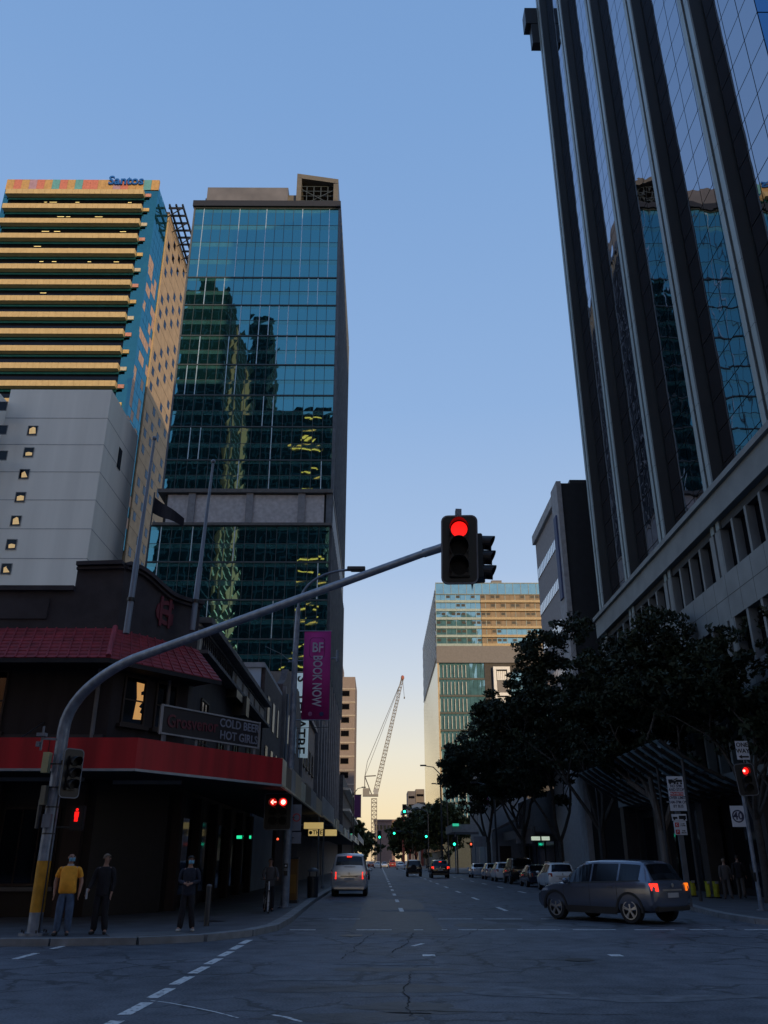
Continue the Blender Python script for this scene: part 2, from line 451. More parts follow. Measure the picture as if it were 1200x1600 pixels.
# broken-edge cracks opened in the surface
cr_ = MB()
rr = random.Random(5)
for (px, py, L, dx, dy, w) in ((530, 1500, 6, .1, 1, .03), (612, 1490, 5, .15, 1, .04), (520, 1560, 3.2, 1, .1, .03), (560, 1578, 3.5, 1, -.1, .04), (470, 1545, 2.5, 1, .25, .025),
                               (640, 1590, 4.5, .05, 1, .035), (700, 1470, 5, .3, 1, .03), (585, 1535, 2.4, 1, 0, .03), (450, 1505, 2.6, 1, .1, .03), (740, 1490, 3.5, .5, 1, .025)):
    p = gp(px, py); x, y = p.x, p.y; n = int(L / .12); d = Vector((dx, dy)).normalized() * .12; prev = None
    for i in range(n):
        x += d.x + rr.uniform(-.04, .04); y += d.y + rr.uniform(-.04, .04); ww = w * rr.uniform(.1, .45)
        a = Vector((-d.y, d.x)).normalized() * ww
        cur = ((x + a.x, y + a.y, .0065), (x - a.x, y - a.y, .0065))
        if prev: cr_.quad(prev[0], prev[1], cur[1], cur[0])
        prev = cur
tag(cr_.build('road_cracks', mat('crack_dark', (0.008, 0.008, 0.009), 0.9)), kind='structure')
# ================================================================= LEFT CORNER HOTEL
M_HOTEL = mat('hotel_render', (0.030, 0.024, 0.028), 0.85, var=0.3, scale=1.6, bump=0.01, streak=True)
M_HOTELP = mat('hotel_parapet', (0.050, 0.043, 0.050), 0.8, var=0.25, scale=1.4, bump=0.006)
M_TILE = mat('red_tile', (0.27, 0.024, 0.036), 0.6, var=0.3, scale=3)
M_FASC = mat('red_fascia', (0.40, 0.008, 0.016), 0.5, var=0.3, scale=1.5, streak=True)
M_CREAM = mat('cream_frieze', (0.58, 0.52, 0.45), 0.8, var=0.25, scale=2)
M_DKGLASS = glass('dark_window_glass', (0.35, 0.4, 0.5), (0.006, 0.007, 0.01), 0.06, facing=0.12)
M_SOFFIT = mat('soffit', (0.02, 0.019, 0.023), 0.8)
M_REFLWARM = mat('warm_reflection_glow', (0.9, 0.5, 0.16), 0.6, emit=0.36, emit_col=(1.0, 0.50, 0.16))  # warm glow that stands in for a sunlit reflection in the pane
M_WOODD = mat('dark_joinery', (0.035, 0.022, 0.02), 0.6)

def window(parent, c, ux, w, h, mats=(None, None), depth=0.12, bars=(1, 1), lit=None, sill=True, nrm=None):
    """sash window as its own part: frame with sill, and glass as a sub-part. c centre on the wall face, ux unit vector along the wall, nrm outward"""
    c = Vector(c); ux = Vector(ux).normalized(); uz = Vector((0, 0, 1)); nn = Vector(nrm)
    fr, gl = mats
    f = MB(); t = 0.07
    def b(a0, a1, z0, z1, d0, d1):
        pts = [c + ux*a0 + uz*z0 + nn*d0, c + ux*a1 + uz*z0 + nn*d0, c + ux*a1 + uz*z1 + nn*d0, c + ux*a0 + uz*z1 + nn*d0]
        f.slab(pts, nn * (d1 - d0))
    b(-w/2 - t, -w/2, -h/2 - t, h/2 + t, -.01, .06); b(w/2, w/2 + t, -h/2 - t, h/2 + t, -.01, .06)
    b(-w/2, w/2, h/2, h/2 + t, -.01, .06); b(-w/2, w/2, -h/2 - t, -h/2, -.01, .06)
    if sill: b(-w/2 - .2, w/2 + .2, -h/2 - t - .12, -h/2 - t - .003, -.01, .18)
    for i in range(1, bars[0]): x = -w/2 + w*i/bars[0]; b(x - .025, x + .025, -h/2, h/2, .008, .045)
    for i in range(1, bars[1]): z = -h/2 + h*i/bars[1]; b(-w/2, w/2, z - .025, z + .025, .008, .043)
    fo = f.build('window', fr, parent)
    gm = MB(); p = [c + ux*(-w/2) + uz*(-h/2) + nn*.012, c + ux*(w/2) + uz*(-h/2) + nn*.012, c + ux*(w/2) + uz*(h/2) + nn*.012, c + ux*(-w/2) + uz*(h/2) + nn*.012]
    gm.slab(p, nn * -0.02)
    gm.build('pane', gl, fo)
    return fo

hotel = thing('corner_hotel', 'dark two-storey corner hotel with chamfered parapet, red tiled hood and monogram', 'building', (-20, 35, 0))
fp = [(-34, 27.7), (-8.9, 27.7), (-7, 30.5), (-7, 50), (-34, 50)]
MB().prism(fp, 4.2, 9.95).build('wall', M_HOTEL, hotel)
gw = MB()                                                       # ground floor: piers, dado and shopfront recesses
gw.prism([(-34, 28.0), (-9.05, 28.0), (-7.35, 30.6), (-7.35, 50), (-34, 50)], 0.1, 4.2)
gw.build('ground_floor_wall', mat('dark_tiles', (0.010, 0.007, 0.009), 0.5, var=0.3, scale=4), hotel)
for x in (-30, -26, -22, -18.2, -14.4, -12.3, -9.6):
    MB().box(x - .28, x + .28, 27.72, 27.995, 0.14, 4.0).build('pier', mat('brown_pier', (0.034, 0.020, 0.020), 0.7, var=.3, streak=True), hotel)
for y in (31.5, 35, 38.6, 42.2, 45.8, 49.3):
    MB().box(-7.345, -7.03, y - .25, y + .25, 0.14, 4.0).build('pier', MATS['brown_pier'], hotel)
for x0, x1 in ((-29.4, -26.6), (-25.4, -22.6), (-21.4, -18.8), (-17.6, -15.0), (-11.9, -10.1)):
    s = MB().box(x0, x1, 27.93, 27.99, 1.0, 3.3).build('shop_window', M_WOODD, hotel)
    n = 3
    for i in range(n):
        a = x0 + .06 + (x1 - x0 - .06) * i / n; b_ = x0 + (x1 - x0 - .06) * (i + 1) / n
        MB().box(a, b_, 27.90, 27.925, 1.08, 3.22).build('pane', M_DKGLASS, s)
    MB().box(x0 - .1, x1 + .1, 27.80, 27.985, 0.86, 0.98).build('sill', mat('pale_ledge', (0.10, 0.10, 0.11), .6), s)
for y0, y1 in ((32.1, 34.4), (35.7, 38.0), (39.2, 41.6), (42.8, 45.2), (46.4, 48.8)):
    s = MB().box(-7.34, -7.28, y0, y1, 0.5, 3.3).build('shop_window', M_WOODD, hotel)
    MB().box(-7.275, -7.25, y0 + .1, y1 - .1, 0.6, 3.2).build('pane', M_DKGLASS, s)
d_ = MB().box(-14.05, -12.75, 27.90, 27.99, 0.14, 2.7).build('door', M_WOODD, hotel)
MB().box(-13.9, -13.45, 27.88, 27.897, 0.9, 2.5).box(-13.35, -12.9, 27.88, 27.897, 0.9, 2.5).build('pane', M_DKGLASS, d_)
MB().tube([(-13.40, 27.86, 1.0), (-13.40, 27.86, 1.3)], .018).build('handle', M_GALV, d_)
# first floor openings
u45 = Vector((1.9, 2.8, 0)).normalized(); n45 = Vector((2.8, -1.9, 0)).normalized()
cc = Vector((-8.9, 27.7, 0))
wmat = (M_WOODD, M_DKGLASS)
window(hotel, cc + u45 * .95 + n45 * .004 + Vector((0, 0, 6.75)), u45, 0.85, 1.5, wmat, bars=(1, 2), nrm=n45)
w_ = window(hotel, cc + u45 * 2.35 + n45 * .004 + Vector((0, 0, 6.75)), u45, 0.85, 1.5, wmat, bars=(1, 2), nrm=n45)
MB().slab([cc + u45*(.95+a) + n45*.022 + Vector((0,0,6.75+b)) for a, b in ((.02,-.62),(.36,-.60),(.37,-.40),(.28,-.36),(.34,-.22),(.22,-.18),(.37,.02),(.36,.24),(.26,.22),(.25,.33),(.35,.38),(.36,.62),(.02,.63),(.10,.1))], n45*.004).build('painted_reflection', M_REFLWARM, w_)  # ragged orange reflection, painted as a glowing patch over the glass
for x in (-13.2, -17.5, -21.8, -26.1): window(hotel, (x, 27.696, 6.6), (1, 0, 0), 1.5, 1.9, wmat, bars=(2, 2), nrm=(0, -1, 0))
for y in (33.5, 37.5, 41.5, 45.5): window(hotel, (-6.996, y, 6.5), (0, 1, 0), 1.3, 2.1, wmat, bars=(2, 2), nrm=(1, 0, 0))
# string course over the awning, downpipes
MB().box(-34, -9, 27.58, 27.7, 5.35, 5.5).build('string_course', M_HOTELP, hotel)
for p, q in (((-9.35, 27.62, 7.7), (-9.35, 27.62, 4.95)), ((-7.5, 29.6, 8.2), (-7.5, 29.6, 4.95))):
    MB().tube([p, q], .07, 8).build('downpipe', mat('downpipe_grey', (0.16, 0.16, 0.18), .6), hotel)
# parapet: low left run, tall stepped and curved run round the corner
pp = MB()
pp.box(-34, -10.6, 27.55, 27.9, 9.0, 10.35); pp.box(-34.05, -10.6, 27.42, 27.95, 10.35, 10.52)
pp.build('parapet', M_HOTELP, hotel)
for x0, x1 in ((-33, -27), (-26, -20), (-19, -11.4)):
    MB().box(x0, x1, 27.50, 27.548, 9.35, 10.05).build('parapet_panel', M_HOTELP, hotel)
tp = MB(); cap = MB()
path = [(-10.6, 27.55), (-10.2, 27.55), (-8.95, 27.55)]
e = Vector((-8.95, 27.55, 0)); f_ = Vector((-6.85, 30.55, 0))
N = 14
tops = [11.25, 11.27, 11.3]
for i in range(1, N + 1):
    t = i / N; p = e.lerp(f_, t); path.append((p.x, p.y))
    s_ = max(0, min(1, (t - .12) / .55)); s_ = s_ * s_ * (3 - 2 * s_)
    tops.append(11.3 - 0.62 * s_ + .07 * max(0, t - .8) * 5)
nrmv = []
for i, p in enumerate(path):
    nrmv.append(Vector((0, 1, 0)) if i < 2 else (Vector((-.45, .89, 0)) if i == 2 else -n45))
for i in range(len(path) - 1):
    a = Vector((*path[i], 9.0)); b_ = Vector((*path[i+1], 9.0)); na = nrmv[i] * .35; nb = nrmv[i+1] * .35
    A = [a, b_, Vector((b_.x, b_.y, tops[i+1])), Vector((a.x, a.y, tops[i]))]
    B = [A[0] + na, A[1] + nb, A[2] + nb, A[3] + na]
    tp.add(A + B, [(0,1,2,3), (7,6,5,4), (3,2,6,7), (0,3,7,4), (1,5,6,2)])
tp.build('corner_parapet', M_HOTELP, hotel)
cp = [Vector((path[i][0], path[i][1], tops[i] + .05)) + nrmv[i] * .08 for i in range(len(path))]
for i in range(len(cp) - 1): cap.bar(cp[i], cp[i+1], .62, .14)
cp = [Vector((path[i][0], path[i][1], tops[i] - .10)) + nrmv[i] * .02 for i in range(len(path))]
for i in range(len(cp) - 1): cap.bar(cp[i], cp[i+1], .30, .09)
cap.build('coping', M_HOTELP, hotel)
# interlaced monogram
MG = mat('monogram_red', (0.16, 0.03, 0.045), .7)
rot45 = Euler((R(90), 0, math.atan2(2.8, 1.9))).to_matrix()
mc = e + u45 * 1.95 + n45 * .06 + Vector((0, 0, 9.98))
mg = text('G', 1.25, mc, rot45, MG, hotel, 'monogram', .02)
text('H', 1.55, mc + n45 * .03, rot45, MG, mg, 'monogram_letter', .02, sx=.55)
# tiled hood
def hood(a, b, aw, bw, zt, zb, name):
    """sloping tile skirt between wall points a,b (top) and outer points aw,bw (bottom)"""
    m = MB(); n = 9
    for i in range(n):
        t0, t1 = i / n, (i + 1) / n
        A0 = Vector((*a, zt)).lerp(Vector((*aw, zb)), t0); A1 = Vector((*a, zt)).lerp(Vector((*aw, zb)), t1)
        B0 = Vector((*b, zt)).lerp(Vector((*bw, zb)), t0); B1 = Vector((*b, zt)).lerp(Vector((*bw, zb)), t1)
        up = Vector((0, 0, .035))
        m.add([A0, B0, B1 + up, A1 + up, B1, A1], [(0, 1, 2, 3), (3, 2, 4, 5)])
        # vertical joints as ribs
    L = (Vector(b) - Vector(a)).length; k = max(2, int(L / .33))
    for j in range(1, k):
        t = j / k
        p = Vector((*a, zt + .02)).lerp(Vector((*b, zt + .02)), t); q = Vector((*aw, zb + .03)).lerp(Vector((*bw, zb + .03)), t)
        m.bar(p, q, .05, .05)
    # underside and fascia
    m.add([(*aw, zb), (*bw, zb), (*b, zb - .1), (*a, zb - .1)], [(0, 1, 2, 3)], 1)
    m.add([(*aw, zb + .02), (*bw, zb + .02), (*bw, zb - .14), (*aw, zb - .14)], [(0, 1, 2, 3)], 1)
    m.build(name, [M_TILE, M_SOFFIT], hotel)
hood((-34, 27.52), (-9.0, 27.52), (-34, 26.45), (-8.75, 26.45), 9.02, 7.75, 'tiled_hood')
hood((-9.0, 27.52), (-6.82, 30.55), (-8.75, 26.45), (-5.75, 30.2), 9.02, 7.75, 'tiled_hood')
hd = MB(); hd.add([(-6.82, 30.55, 9.02), (-6.99, 31.2, 9.02), (-6.99, 31.2, 7.75), (-5.75, 30.2, 7.75)], [(0, 1, 2, 3)])
hd.build('hood_end', M_TILE, hotel)
MB().tube([(-9.0, 27.50, 9.06), (-8.75, 26.43, 7.82)], .09, 8).build('hip_tile', mat('hip_red', (0.34, 0.05, 0.075), .6), hotel)
# street side frieze with cornices
fr = MB().box(-7.0, -6.9, 31.2, 50.2, 9.15, 10.2)
fr.build('frieze', M_CREAM, hotel)
for z0, z1, d in ((10.2, 10.42, .42), (9.0, 9.14, .38), (10.0, 10.08, .1)):
    MB().box(-7.0, -6.9 + d, 31.1, 50.3, z0, z1).build('cornice', mat('cornice_grey', (0.13, 0.125, 0.13), .8, var=.3), hotel)
bl = MB(); y = 31.6
while y < 38.6:
    bl.bar((-6.87, y, 9.25), (-6.87, y + .28, 9.95), .05, .07); bl.bar((-6.87, y + .28, 9.25), (-6.87, y, 9.95), .05, .07); y += .42
bl.build('frieze_pattern', M_HOTEL, hotel)
for y in (39.5, 41.6, 43.7, 45.8, 47.9): MB().box(-6.9, -6.80, y, y + 1.5, 9.35, 9.9).build('frieze_panel', mat('frieze_pale', (0.50, 0.45, 0.40), .8), hotel)
MB().box(-7.0, -6.35, 40.0, 40.9, 8.1, 9.0).box(-7.0, -6.5, 38.0, 40.0, 8.6, 8.95).build('hanging_pot', M_BLACK, hotel)

# awning (its own part of the hotel), with red fascia boards
aw = MB()
slabpts = [(-34, 23.9), (-6.8, 23.9), (-3.35, 29.0), (-3.35, 50), (-7.0, 50), (-7.0, 30.5), (-8.9, 27.7), (-34, 27.7)]
awn = aw.prism(slabpts, 4.12, 4.22).build('awning', M_SOFFIT, hotel)
ff = MB()
ff.box(-34, -6.75, 23.80, 23.895, 4.07, 4.90)
ff.build('fascia', M_FASC, awn)
A = Vector((-6.75, 23.80, 0)); B = Vector((-3.25, 28.95, 0)); nn = Vector((B.y - A.y, -(B.x - A.x), 0)).normalized()
MB().slab([A + Vector((0,0,4.07)), B + Vector((0,0,4.07)), B + Vector((0,0,4.90)), A + Vector((0,0,4.90))], nn * -.09).build('fascia', M_FASC, awn)
tr = MB().box(-34, -6.72, 23.76, 23.90, 4.0, 4.066)
tr.slab([A + nn*.03 + Vector((0,0,4.0)), B + nn*.03 + Vector((0,0,4.0)), B + nn*.03 + Vector((0,0,4.066)), A + nn*.03 + Vector((0,0,4.066))], nn * -.13)
tr.build('awning_trim', mat('alu_trim', (0.35, 0.38, 0.42), .45, .3), awn)
jt = MB()
for x in (-9.2, -14, -19, -24): jt.box(x - .012, x + .012, 23.785, 23.799, 4.08, 4.89)
jt.build('fascia_joint', mat('fascia_seam', (0.10, 0.008, 0.012), .6), awn)
M_SH = [mat('shop_fascia_cream', (0.82, 0.70, 0.50), .7, var=.15), mat('shop_fascia_tan', (0.66, 0.50, 0.32), .7, var=.15), mat('shop_fascia_grey', (0.42, 0.39, 0.37), .7), mat('shop_fascia_brown', (0.22, 0.16, 0.11), .7)]
yy = 28.97
for i, L in enumerate((1.4, 1.9, 1.6, 2.6, 2.2, 3.1, 3.6, 4.6)):
    MB().box(-3.36, -3.26, yy + .03, yy + L - .03, 4.05 + (.0 if i % 2 else .04), 4.92 - (.1 if i % 3 == 1 else 0)).build('shop_fascia', M_SH[(i * 3) % 4], awn); yy += L
MB().bar((-3.24, 29, 4.02), (-3.24, 50, 4.02), .09, .07).build('awning_trim', mat('warm_trim', (0.75, 0.62, 0.42), .5), awn)
for y in (31, 35, 39, 43, 47):
    MB().tube([(-7.0, y, 5.9), (-3.6, y, 4.3)], .022, 6).build('stay_rod', M_DARKMETAL, awn)
for x in (-11, -16, -21, -26): MB().tube([(x, 27.7, 5.9), (x, 24.1, 4.3)], .022, 6).build('stay_rod', M_DARKMETAL, awn)
MB().box(-12.6, -9.2, 26.9, 27.05, 4.0, 4.11).build('tube_light_fitting', mat('off_tube', (0.25, 0.23, 0.22), .5), awn)
MB().box(-8.6, -6.4, 28.0, 28.12, 4.0, 4.11).build('tube_light_fitting', MATS['off_tube'], awn)

# sign board standing on the awning
sg = thing('awning_sign', 'black sign board with pale frame and cold beer lettering, standing on the red awning', 'sign', (-5.1, 26.3, 4.2))
sa = Vector((-6.35, 24.55, 0)); sb = Vector((-3.98, 28.05, 0)); su = (sb - sa).normalized(); sn = Vector((su.y, -su.x, 0))
Z_ = lambda z: Vector((0, 0, z))
MB().slab([sa + Z_(5.13), sb + Z_(5.13), sb + Z_(5.93), sa + Z_(5.93)], sn * -.1).build('board', mat('board_black', (0.010, 0.008, 0.016), .5), sg)
fb = MB()
for p, q in ((sa + Z_(5.13), sb + Z_(5.13)), (sa + Z_(5.93), sb + Z_(5.93)), (sa + Z_(5.10), sa + Z_(5.96)), (sb + Z_(5.10), sb + Z_(5.96))): fb.bar(p + sn * .01, q + sn * .01, .07, .045)
fb.build('frame', mat('pale_frame', (0.30, 0.29, 0.30), .6), sg)
rs = Euler((R(90), 0, math.atan2(su.y, su.x))).to_matrix()
PALE = mat('sign_lettering_grey', (0.20, 0.21, 0.27), .6)
text('COLD BEER', .36, sa + su * 3.28 + Z_(5.72) + sn * .02, rs, PALE, sg, 'lettering', .008, sx=.98)
text('HOT GRILLS'.replace('GRILLS', 'GIRLS'), .36, sa + su * 3.28 + Z_(5.35) + sn * .02, rs, PALE, sg, 'lettering', .008, sx=.98)
text('Grosvenor', .52, sa + su * 1.25 + Z_(5.53) + sn * .02, rs @ Euler((0, 0, R(2))).to_matrix(), mat('neon_dull_red', (0.10, 0.01, 0.025), .5), sg, 'script_lettering', .008, sx=.9)
for t in (.15, 1.5, 2.9, 4.1):
    MB().bar(sa + su * t + Z_(4.2) - sn*.05, sa + su * t + Z_(5.13) - sn*.05, .06, .06).build('strut', M_GALV, sg)
# junk and balustrade behind the sign
bs = thing('balustrade', 'pale turned balustrade and stacked panels on the awning below the sign board', 'balustrade', (-5.6, 27.4, 4.2))
sa2 = sa - sn * .7; k = 0
for i in range(13):
    p = sa2 + su * (.25 + i * .29)
    h = .72 if i % 3 else .8
    MB().tube([p + Z_(4.22), p + Z_(4.4), p + Z_(4.6), p + Z_(4.8), p + Z_(4.22 + h)], [.07, .04, .075, .04, .065], 8).build('baluster', mat('baluster_grey', (0.20, 0.19, 0.18), .8), bs)
MB().bar(sa2 + su * .1 + Z_(4.98), sa2 + su * 4 + Z_(4.98), .16, .08).build('rail', MATS['baluster_grey'], bs)

# exit lights and poster at the ground floor
for i, (px, py, Y, w, lb) in enumerate(((374, 1308, 36.0, .22, 'small green exit light over the hotel side doorway, wider one'), (391, 1308, 38.0, .08, 'narrow green exit light deeper along the hotel side'))):
    p = at(px, py, Y)
    t = thing('exit_light', lb, 'exit light', tuple(p))
    MB().box(p.x - w/2 - .02, p.x + w/2 + .02, Y, Y + .08, p.z - .09, p.z + .09).build('housing', M_BLACK, t)
    MB().box(p.x - w/2, p.x + w/2, Y - .012, Y - .002, p.z - .06, p.z + .06).build('lit_panel', mat('exit_green', (.02, .8, .35), .5, emit=.8, emit_col=(.02, .9, .4)), t)
    MB().bar((p.x, Y + .04, p.z + .09), (p.x, Y + .04, 4.12), .02, .02).build('drop_rod', M_BLACK, t)
po = thing('wall_poster', 'faded grey notice panel on the dark hotel wall at far left', 'poster', (-12.2, 27.6, 1.5))
MB().box(-13.2, -12.35, 27.60, 27.64, 1.35, 2.55).build('panel', mat('poster_grey', (0.05, 0.045, 0.055), .7), po)
MB().box(-13.1, -12.45, 27.585, 27.598, 1.75, 2.1).box(-13.1, -12.45, 27.585, 27.598, 2.2, 2.45).build('print', mat('poster_light', (0.085, 0.08, 0.095), .7), po)

# flagpoles through the hood
for i, (a, b_, lb) in enumerate(((at(197, 990, 26.6), at(241, 688, 26.9), 'tall bare flagpole rising through the tiled hood, left one'),
                                 (at(300, 985, 29.2), at(333, 724, 29.5), 'tall bare flagpole rising beside the corner parapet, right one'))):
    t = thing('flagpole', lb, 'flagpole', tuple(a), group='flagpoles on the hotel parapet')
    MB().tube([a, a.lerp(b_, .35), a.lerp(b_, .36), b_], [.105, .10, .075, .045], 10).build('pole', M_GALV, t, smooth=True)
    MB().ball(tuple(b_ + Vector((0, 0, .08))), .09, .09, .09).build('finial', M_GALV, t, smooth=True)
    c1 = a.lerp(b_, .16)
    MB().tube([c1 - Vector((0,0,.06)), c1 + Vector((0,0,.06))], .14, 10).build('bracket', M_BLACK, t)
fl = at(262, 800, 50)
t = thing('roof_flag', 'small dark flag hanging over the hotel roof before the teal tower', 'flag', (fl.x, 50, 10))
MB().tube([(fl.x - 1.1, 50, 10), (fl.x - 1.0, 50, fl.z + 1.4)], .05, 8).build('pole', M_DARKMETAL, t)
fm = MB(); n = 8
for i in range(n):
    for s0, s1 in ((i / n, (i + 1) / n),):
        P = lambda s, v: Vector((fl.x - 1.0 + s * 2.1, 50 + .18 * math.sin(s * 7), fl.z + 1.1 - s * 1.5 - v * (1.15 - s * .55)))
        fm.slab([P(s0, 0), P(s1, 0), P(s1, 1), P(s0, 1)], (0, .02, 0))
fm.build('cloth', mat('dark_cloth', (.02, .02, .03), .9), t)

# ================================================================= LEFT ROW BEYOND THE HOTEL
def rowwin(parent, y0, n, dy, z, w, h, m):
    for i in range(n): window(parent, (-6.996, y0 + i * dy, z), (0, 1, 0), w, h, m, bars=(1, 2), nrm=(1, 0, 0))
M_GREYB = mat('pale_blue_render', (0.46, 0.56, 0.68), .8, var=.1, scale=.6)
M_BRICKD = mat('dark_brick', (0.075, 0.06, 0.062), .85, var=.35, scale=4, bump=.01)
g1 = thing('gabled_building', 'pale blue-grey building whose blank end wall rises behind the hotel', 'building', (-15, 56, 0))
MB().prism([(-22, 50.2), (-7.2, 50.2), (-7.2, 60), (-22, 60)], 0, 12.6).build('wall', M_GREYB, g1)
MB().box(-22.2, -7.0, 50.1, 60.1, 12.6, 12.9).build('coping', mat('coping_light', (0.36, 0.38, 0.42), .8), g1)
MB().box(-7.19, -6.95, 50.3, 59.9, 4.3, 12.6).build('street_front', M_BRICKD, g1)
MB().box(-13.6, -9.2, 52.0, 55.0, 12.9, 14.1).build('roof_box', M_CREAM, g1)
for y in (52.3, 55, 57.7): 
    MB().box(-6.96, -6.90, y - .5, y + .5, 6.2, 8.2).build('window', M_DKGLASS, g1); MB().box(-6.96, -6.90, y - .5, y + .5, 9.4, 11.2).build('window', M_DKGLASS, g1)
g2 = thing('brick_warehouse', 'dark brick building with arched gable parapet beside the theatre sign', 'building', (-15, 68, 0))
MB().prism([(-22, 60.1), (-7, 60.1), (-7, 76), (-22, 76)], 0, 13.2).build('wall', M_BRICKD, g2)
ga = MB()
for y0 in (60.3, 68.1):
    pts = [(-7.0, y0, 13.2), (-7.0, y0 + 7.6, 13.2), (-7.0, y0 + 7.6, 13.6), (-7.0, y0 + 6.0, 14.2), (-7.0, y0 + 4.6, 15.3), (-7.0, y0 + 3.0, 15.3), (-7.0, y0 + 1.6, 14.2), (-7.0, y0, 13.6)]
    ga.slab(pts, (-.5, 0, 0))
ga.build('gable_parapet', M_BRICKD, g2)
for y in (62, 65, 68, 71, 74):
    for z in (6.3, 9.9):
        pts = [(-6.99, y - .6, z), (-6.99, y + .6, z), (-6.99, y + .6, z + 1.6)] + [(-6.99, y + .6 * math.cos(a), z + 1.6 + .6 * math.sin(a)) for a in (R(30), R(60), R(90), R(120), R(150))] + [(-6.99, y - .6, z + 1.6)]
        MB().slab(pts, (.03, 0, 0)).build('arched_window', M_DKGLASS, g2)
for y in (60.4, 68.0, 75.7): MB().box(-7, -6.75, y - .25, y + .25, 4.2, 13.4).build('pilaster', mat('pilaster_grey', (.18, .17, .18), .8), g2)
MB().tube([(-6.65, 60.6, 4.3), (-6.65, 60.6, 12.9)], .09, 8).build('downpipe', M_GALV, g2)

g3 = thing('theatre_building', 'narrow brown rendered building carrying the tall theatre sign', 'building', (-15, 84, 0))
MB().prism([(-22, 76.1), (-7, 76.1), (-7, 92), (-22, 92)], 0, 14.5).build('wall', mat('brown_render', (0.15, 0.12, 0.11), .85, var=.2), g3)
MB().box(-22, -6.7, 76.2, 92, 14.5, 14.9).build('cornice', MATS['pilaster_grey'], g3)
for y in (79, 82.5, 86, 89.5):
    for z in (7, 10.8): window(g3, (-6.996, y, z), (0, 1, 0), 1.2, 1.9, wmat, bars=(1, 2), nrm=(1, 0, 0))
sgn = thing('theatre_sign', 'tall pale vertical sign with black theatre lettering projecting over the footpath', 'sign', (-6.3, 75.9, 9.6))
pa = at(458, 1052, 75.5); pb = at(480, 1184, 75.5)
MB().box(pa.x, pb.x, 75.4, 75.8, pb.z, pa.z).build('sign_box', mat('sign_pale_blue', (0.60, 0.72, 0.80), .5, var=.04, emit=.16, emit_col=(.6, .85, 1.0)), sgn)  # faint glow added to keep the face bright, in place of reflected sky
text('THEATRE', 1.25, ((pa.x + pb.x) / 2 + .06, 75.37, (pa.z + pb.z) / 2 - .75), DOWN, M_SIGNB, sgn, 'lettering', .02, sx=1.02)
text('S', 1.25, ((pa.x + pb.x) / 2 + .06, 75.37, pa.z - .55), DOWN, M_SIGNB, sgn, 'lettering', .02)
for z in (pb.z + .6, pa.z - .6): MB().box(-7.0, pa.x, 75.55, 75.65, z - .05, z + .05).build('bracket', M_DARKMETAL, sgn)
MB().box(pa.x - .55, pa.x - .3, 75.4, 75.7, pb.z + .3, pa.z - 1).build('side_strip', M_WHITE, sgn)

g4 = thing('podium_block', 'brown concrete podium block at the foot of the teal glass tower', 'building', (-15, 115, 0))
MB().prism([(-34, 92.2), (-7, 92.2), (-7, 107.3), (-34, 107.3)], 0, 17).prism([(-34, 107.4), (-6.9, 107.4), (-6.9, 149), (-34, 149)], 0, 24.5).build('wall', mat('podium_brown', (0.17, 0.15, 0.14), .85, var=.2), g4)
for y in (93, 98, 103, 107.8, 113, 118, 123, 128, 133, 138, 143):
    MB().box(-7, -6.6, y - .3, y + .3, 4.5, 17 if y < 107 else 24.5).build('pilaster', MATS['pilaster_grey'], g4)
g5 = thing('dark_shop_block', 'dark low building with balconies past the glass tower', 'building', (-15, 180, 0))
MB().prism([(-30, 150), (-6.2, 150), (-6.2, 212), (-30, 212)], 0, 15.5).build('wall', mat('dark_block', (0.05, 0.047, 0.055), .8, var=.3), g5)
for z in (6.2, 9.6, 13.0): MB().box(-6.2, -5.0, 150.2, 210, z, z + .35).build('balcony', M_CREAM, g5)

# street awnings of the far shops
for y0, y1, z, X, sty, lb in ((50.3, 63, 4.1, -3.3, 2, 'shop awning with wide grey fascia beyond the hotel'), (63.3, 76, 3.95, -3.3, 0, 'shop awning with cream fascia under the theatre sign'),
                         (76.3, 108, 3.9, -3.4, 1, 'long shop awning with tan edge at the foot of the podium'), (108.5, 150, 4.2, -3.5, 0, 'street awning with thin cream edge before the far banner'),
                         (150.5, 205, 5.0, -3.6, 2, 'far street awning of the dark shop block')):
    t = thing('shop_awning', lb, 'awning', (-5, y0, z), group='awnings along the left footpath')
    MB().box(-7.0 if y0 < 150 else -6.2, X, y0, y1, z, z + .12).build('roof', M_SOFFIT, t)
    n = max(2, int((y1 - y0) / 4.2))
    for i in range(n):
        a = y0 + (y1 - y0) * i / n; b_ = y0 + (y1 - y0) * (i + 1) / n
        hh = 1.05 if (sty == 2) else (.75 if (i + sty) % 2 else .55)
        MB().box(X, X + .08, a + .03, b_ - .03, z - .03, z + hh).build('fascia', M_SH[(i + sty * 2) % 4] if sty != 2 else M_SH[2], t)
    MB().box(X + .08, X + .14, y0, y1, z - .06, z + .04).build('edge_trim', MATS['warm_trim'], t)
    for i in range(n): 
        yv = y0 + (y1 - y0) * (i + .5) / n
        MB().tube([(-7 if y0 < 150 else -6.2, yv, z + 2), (X - .2, yv, z + .15)], .03, 6).build('stay_rod', M_DARKMETAL, t)
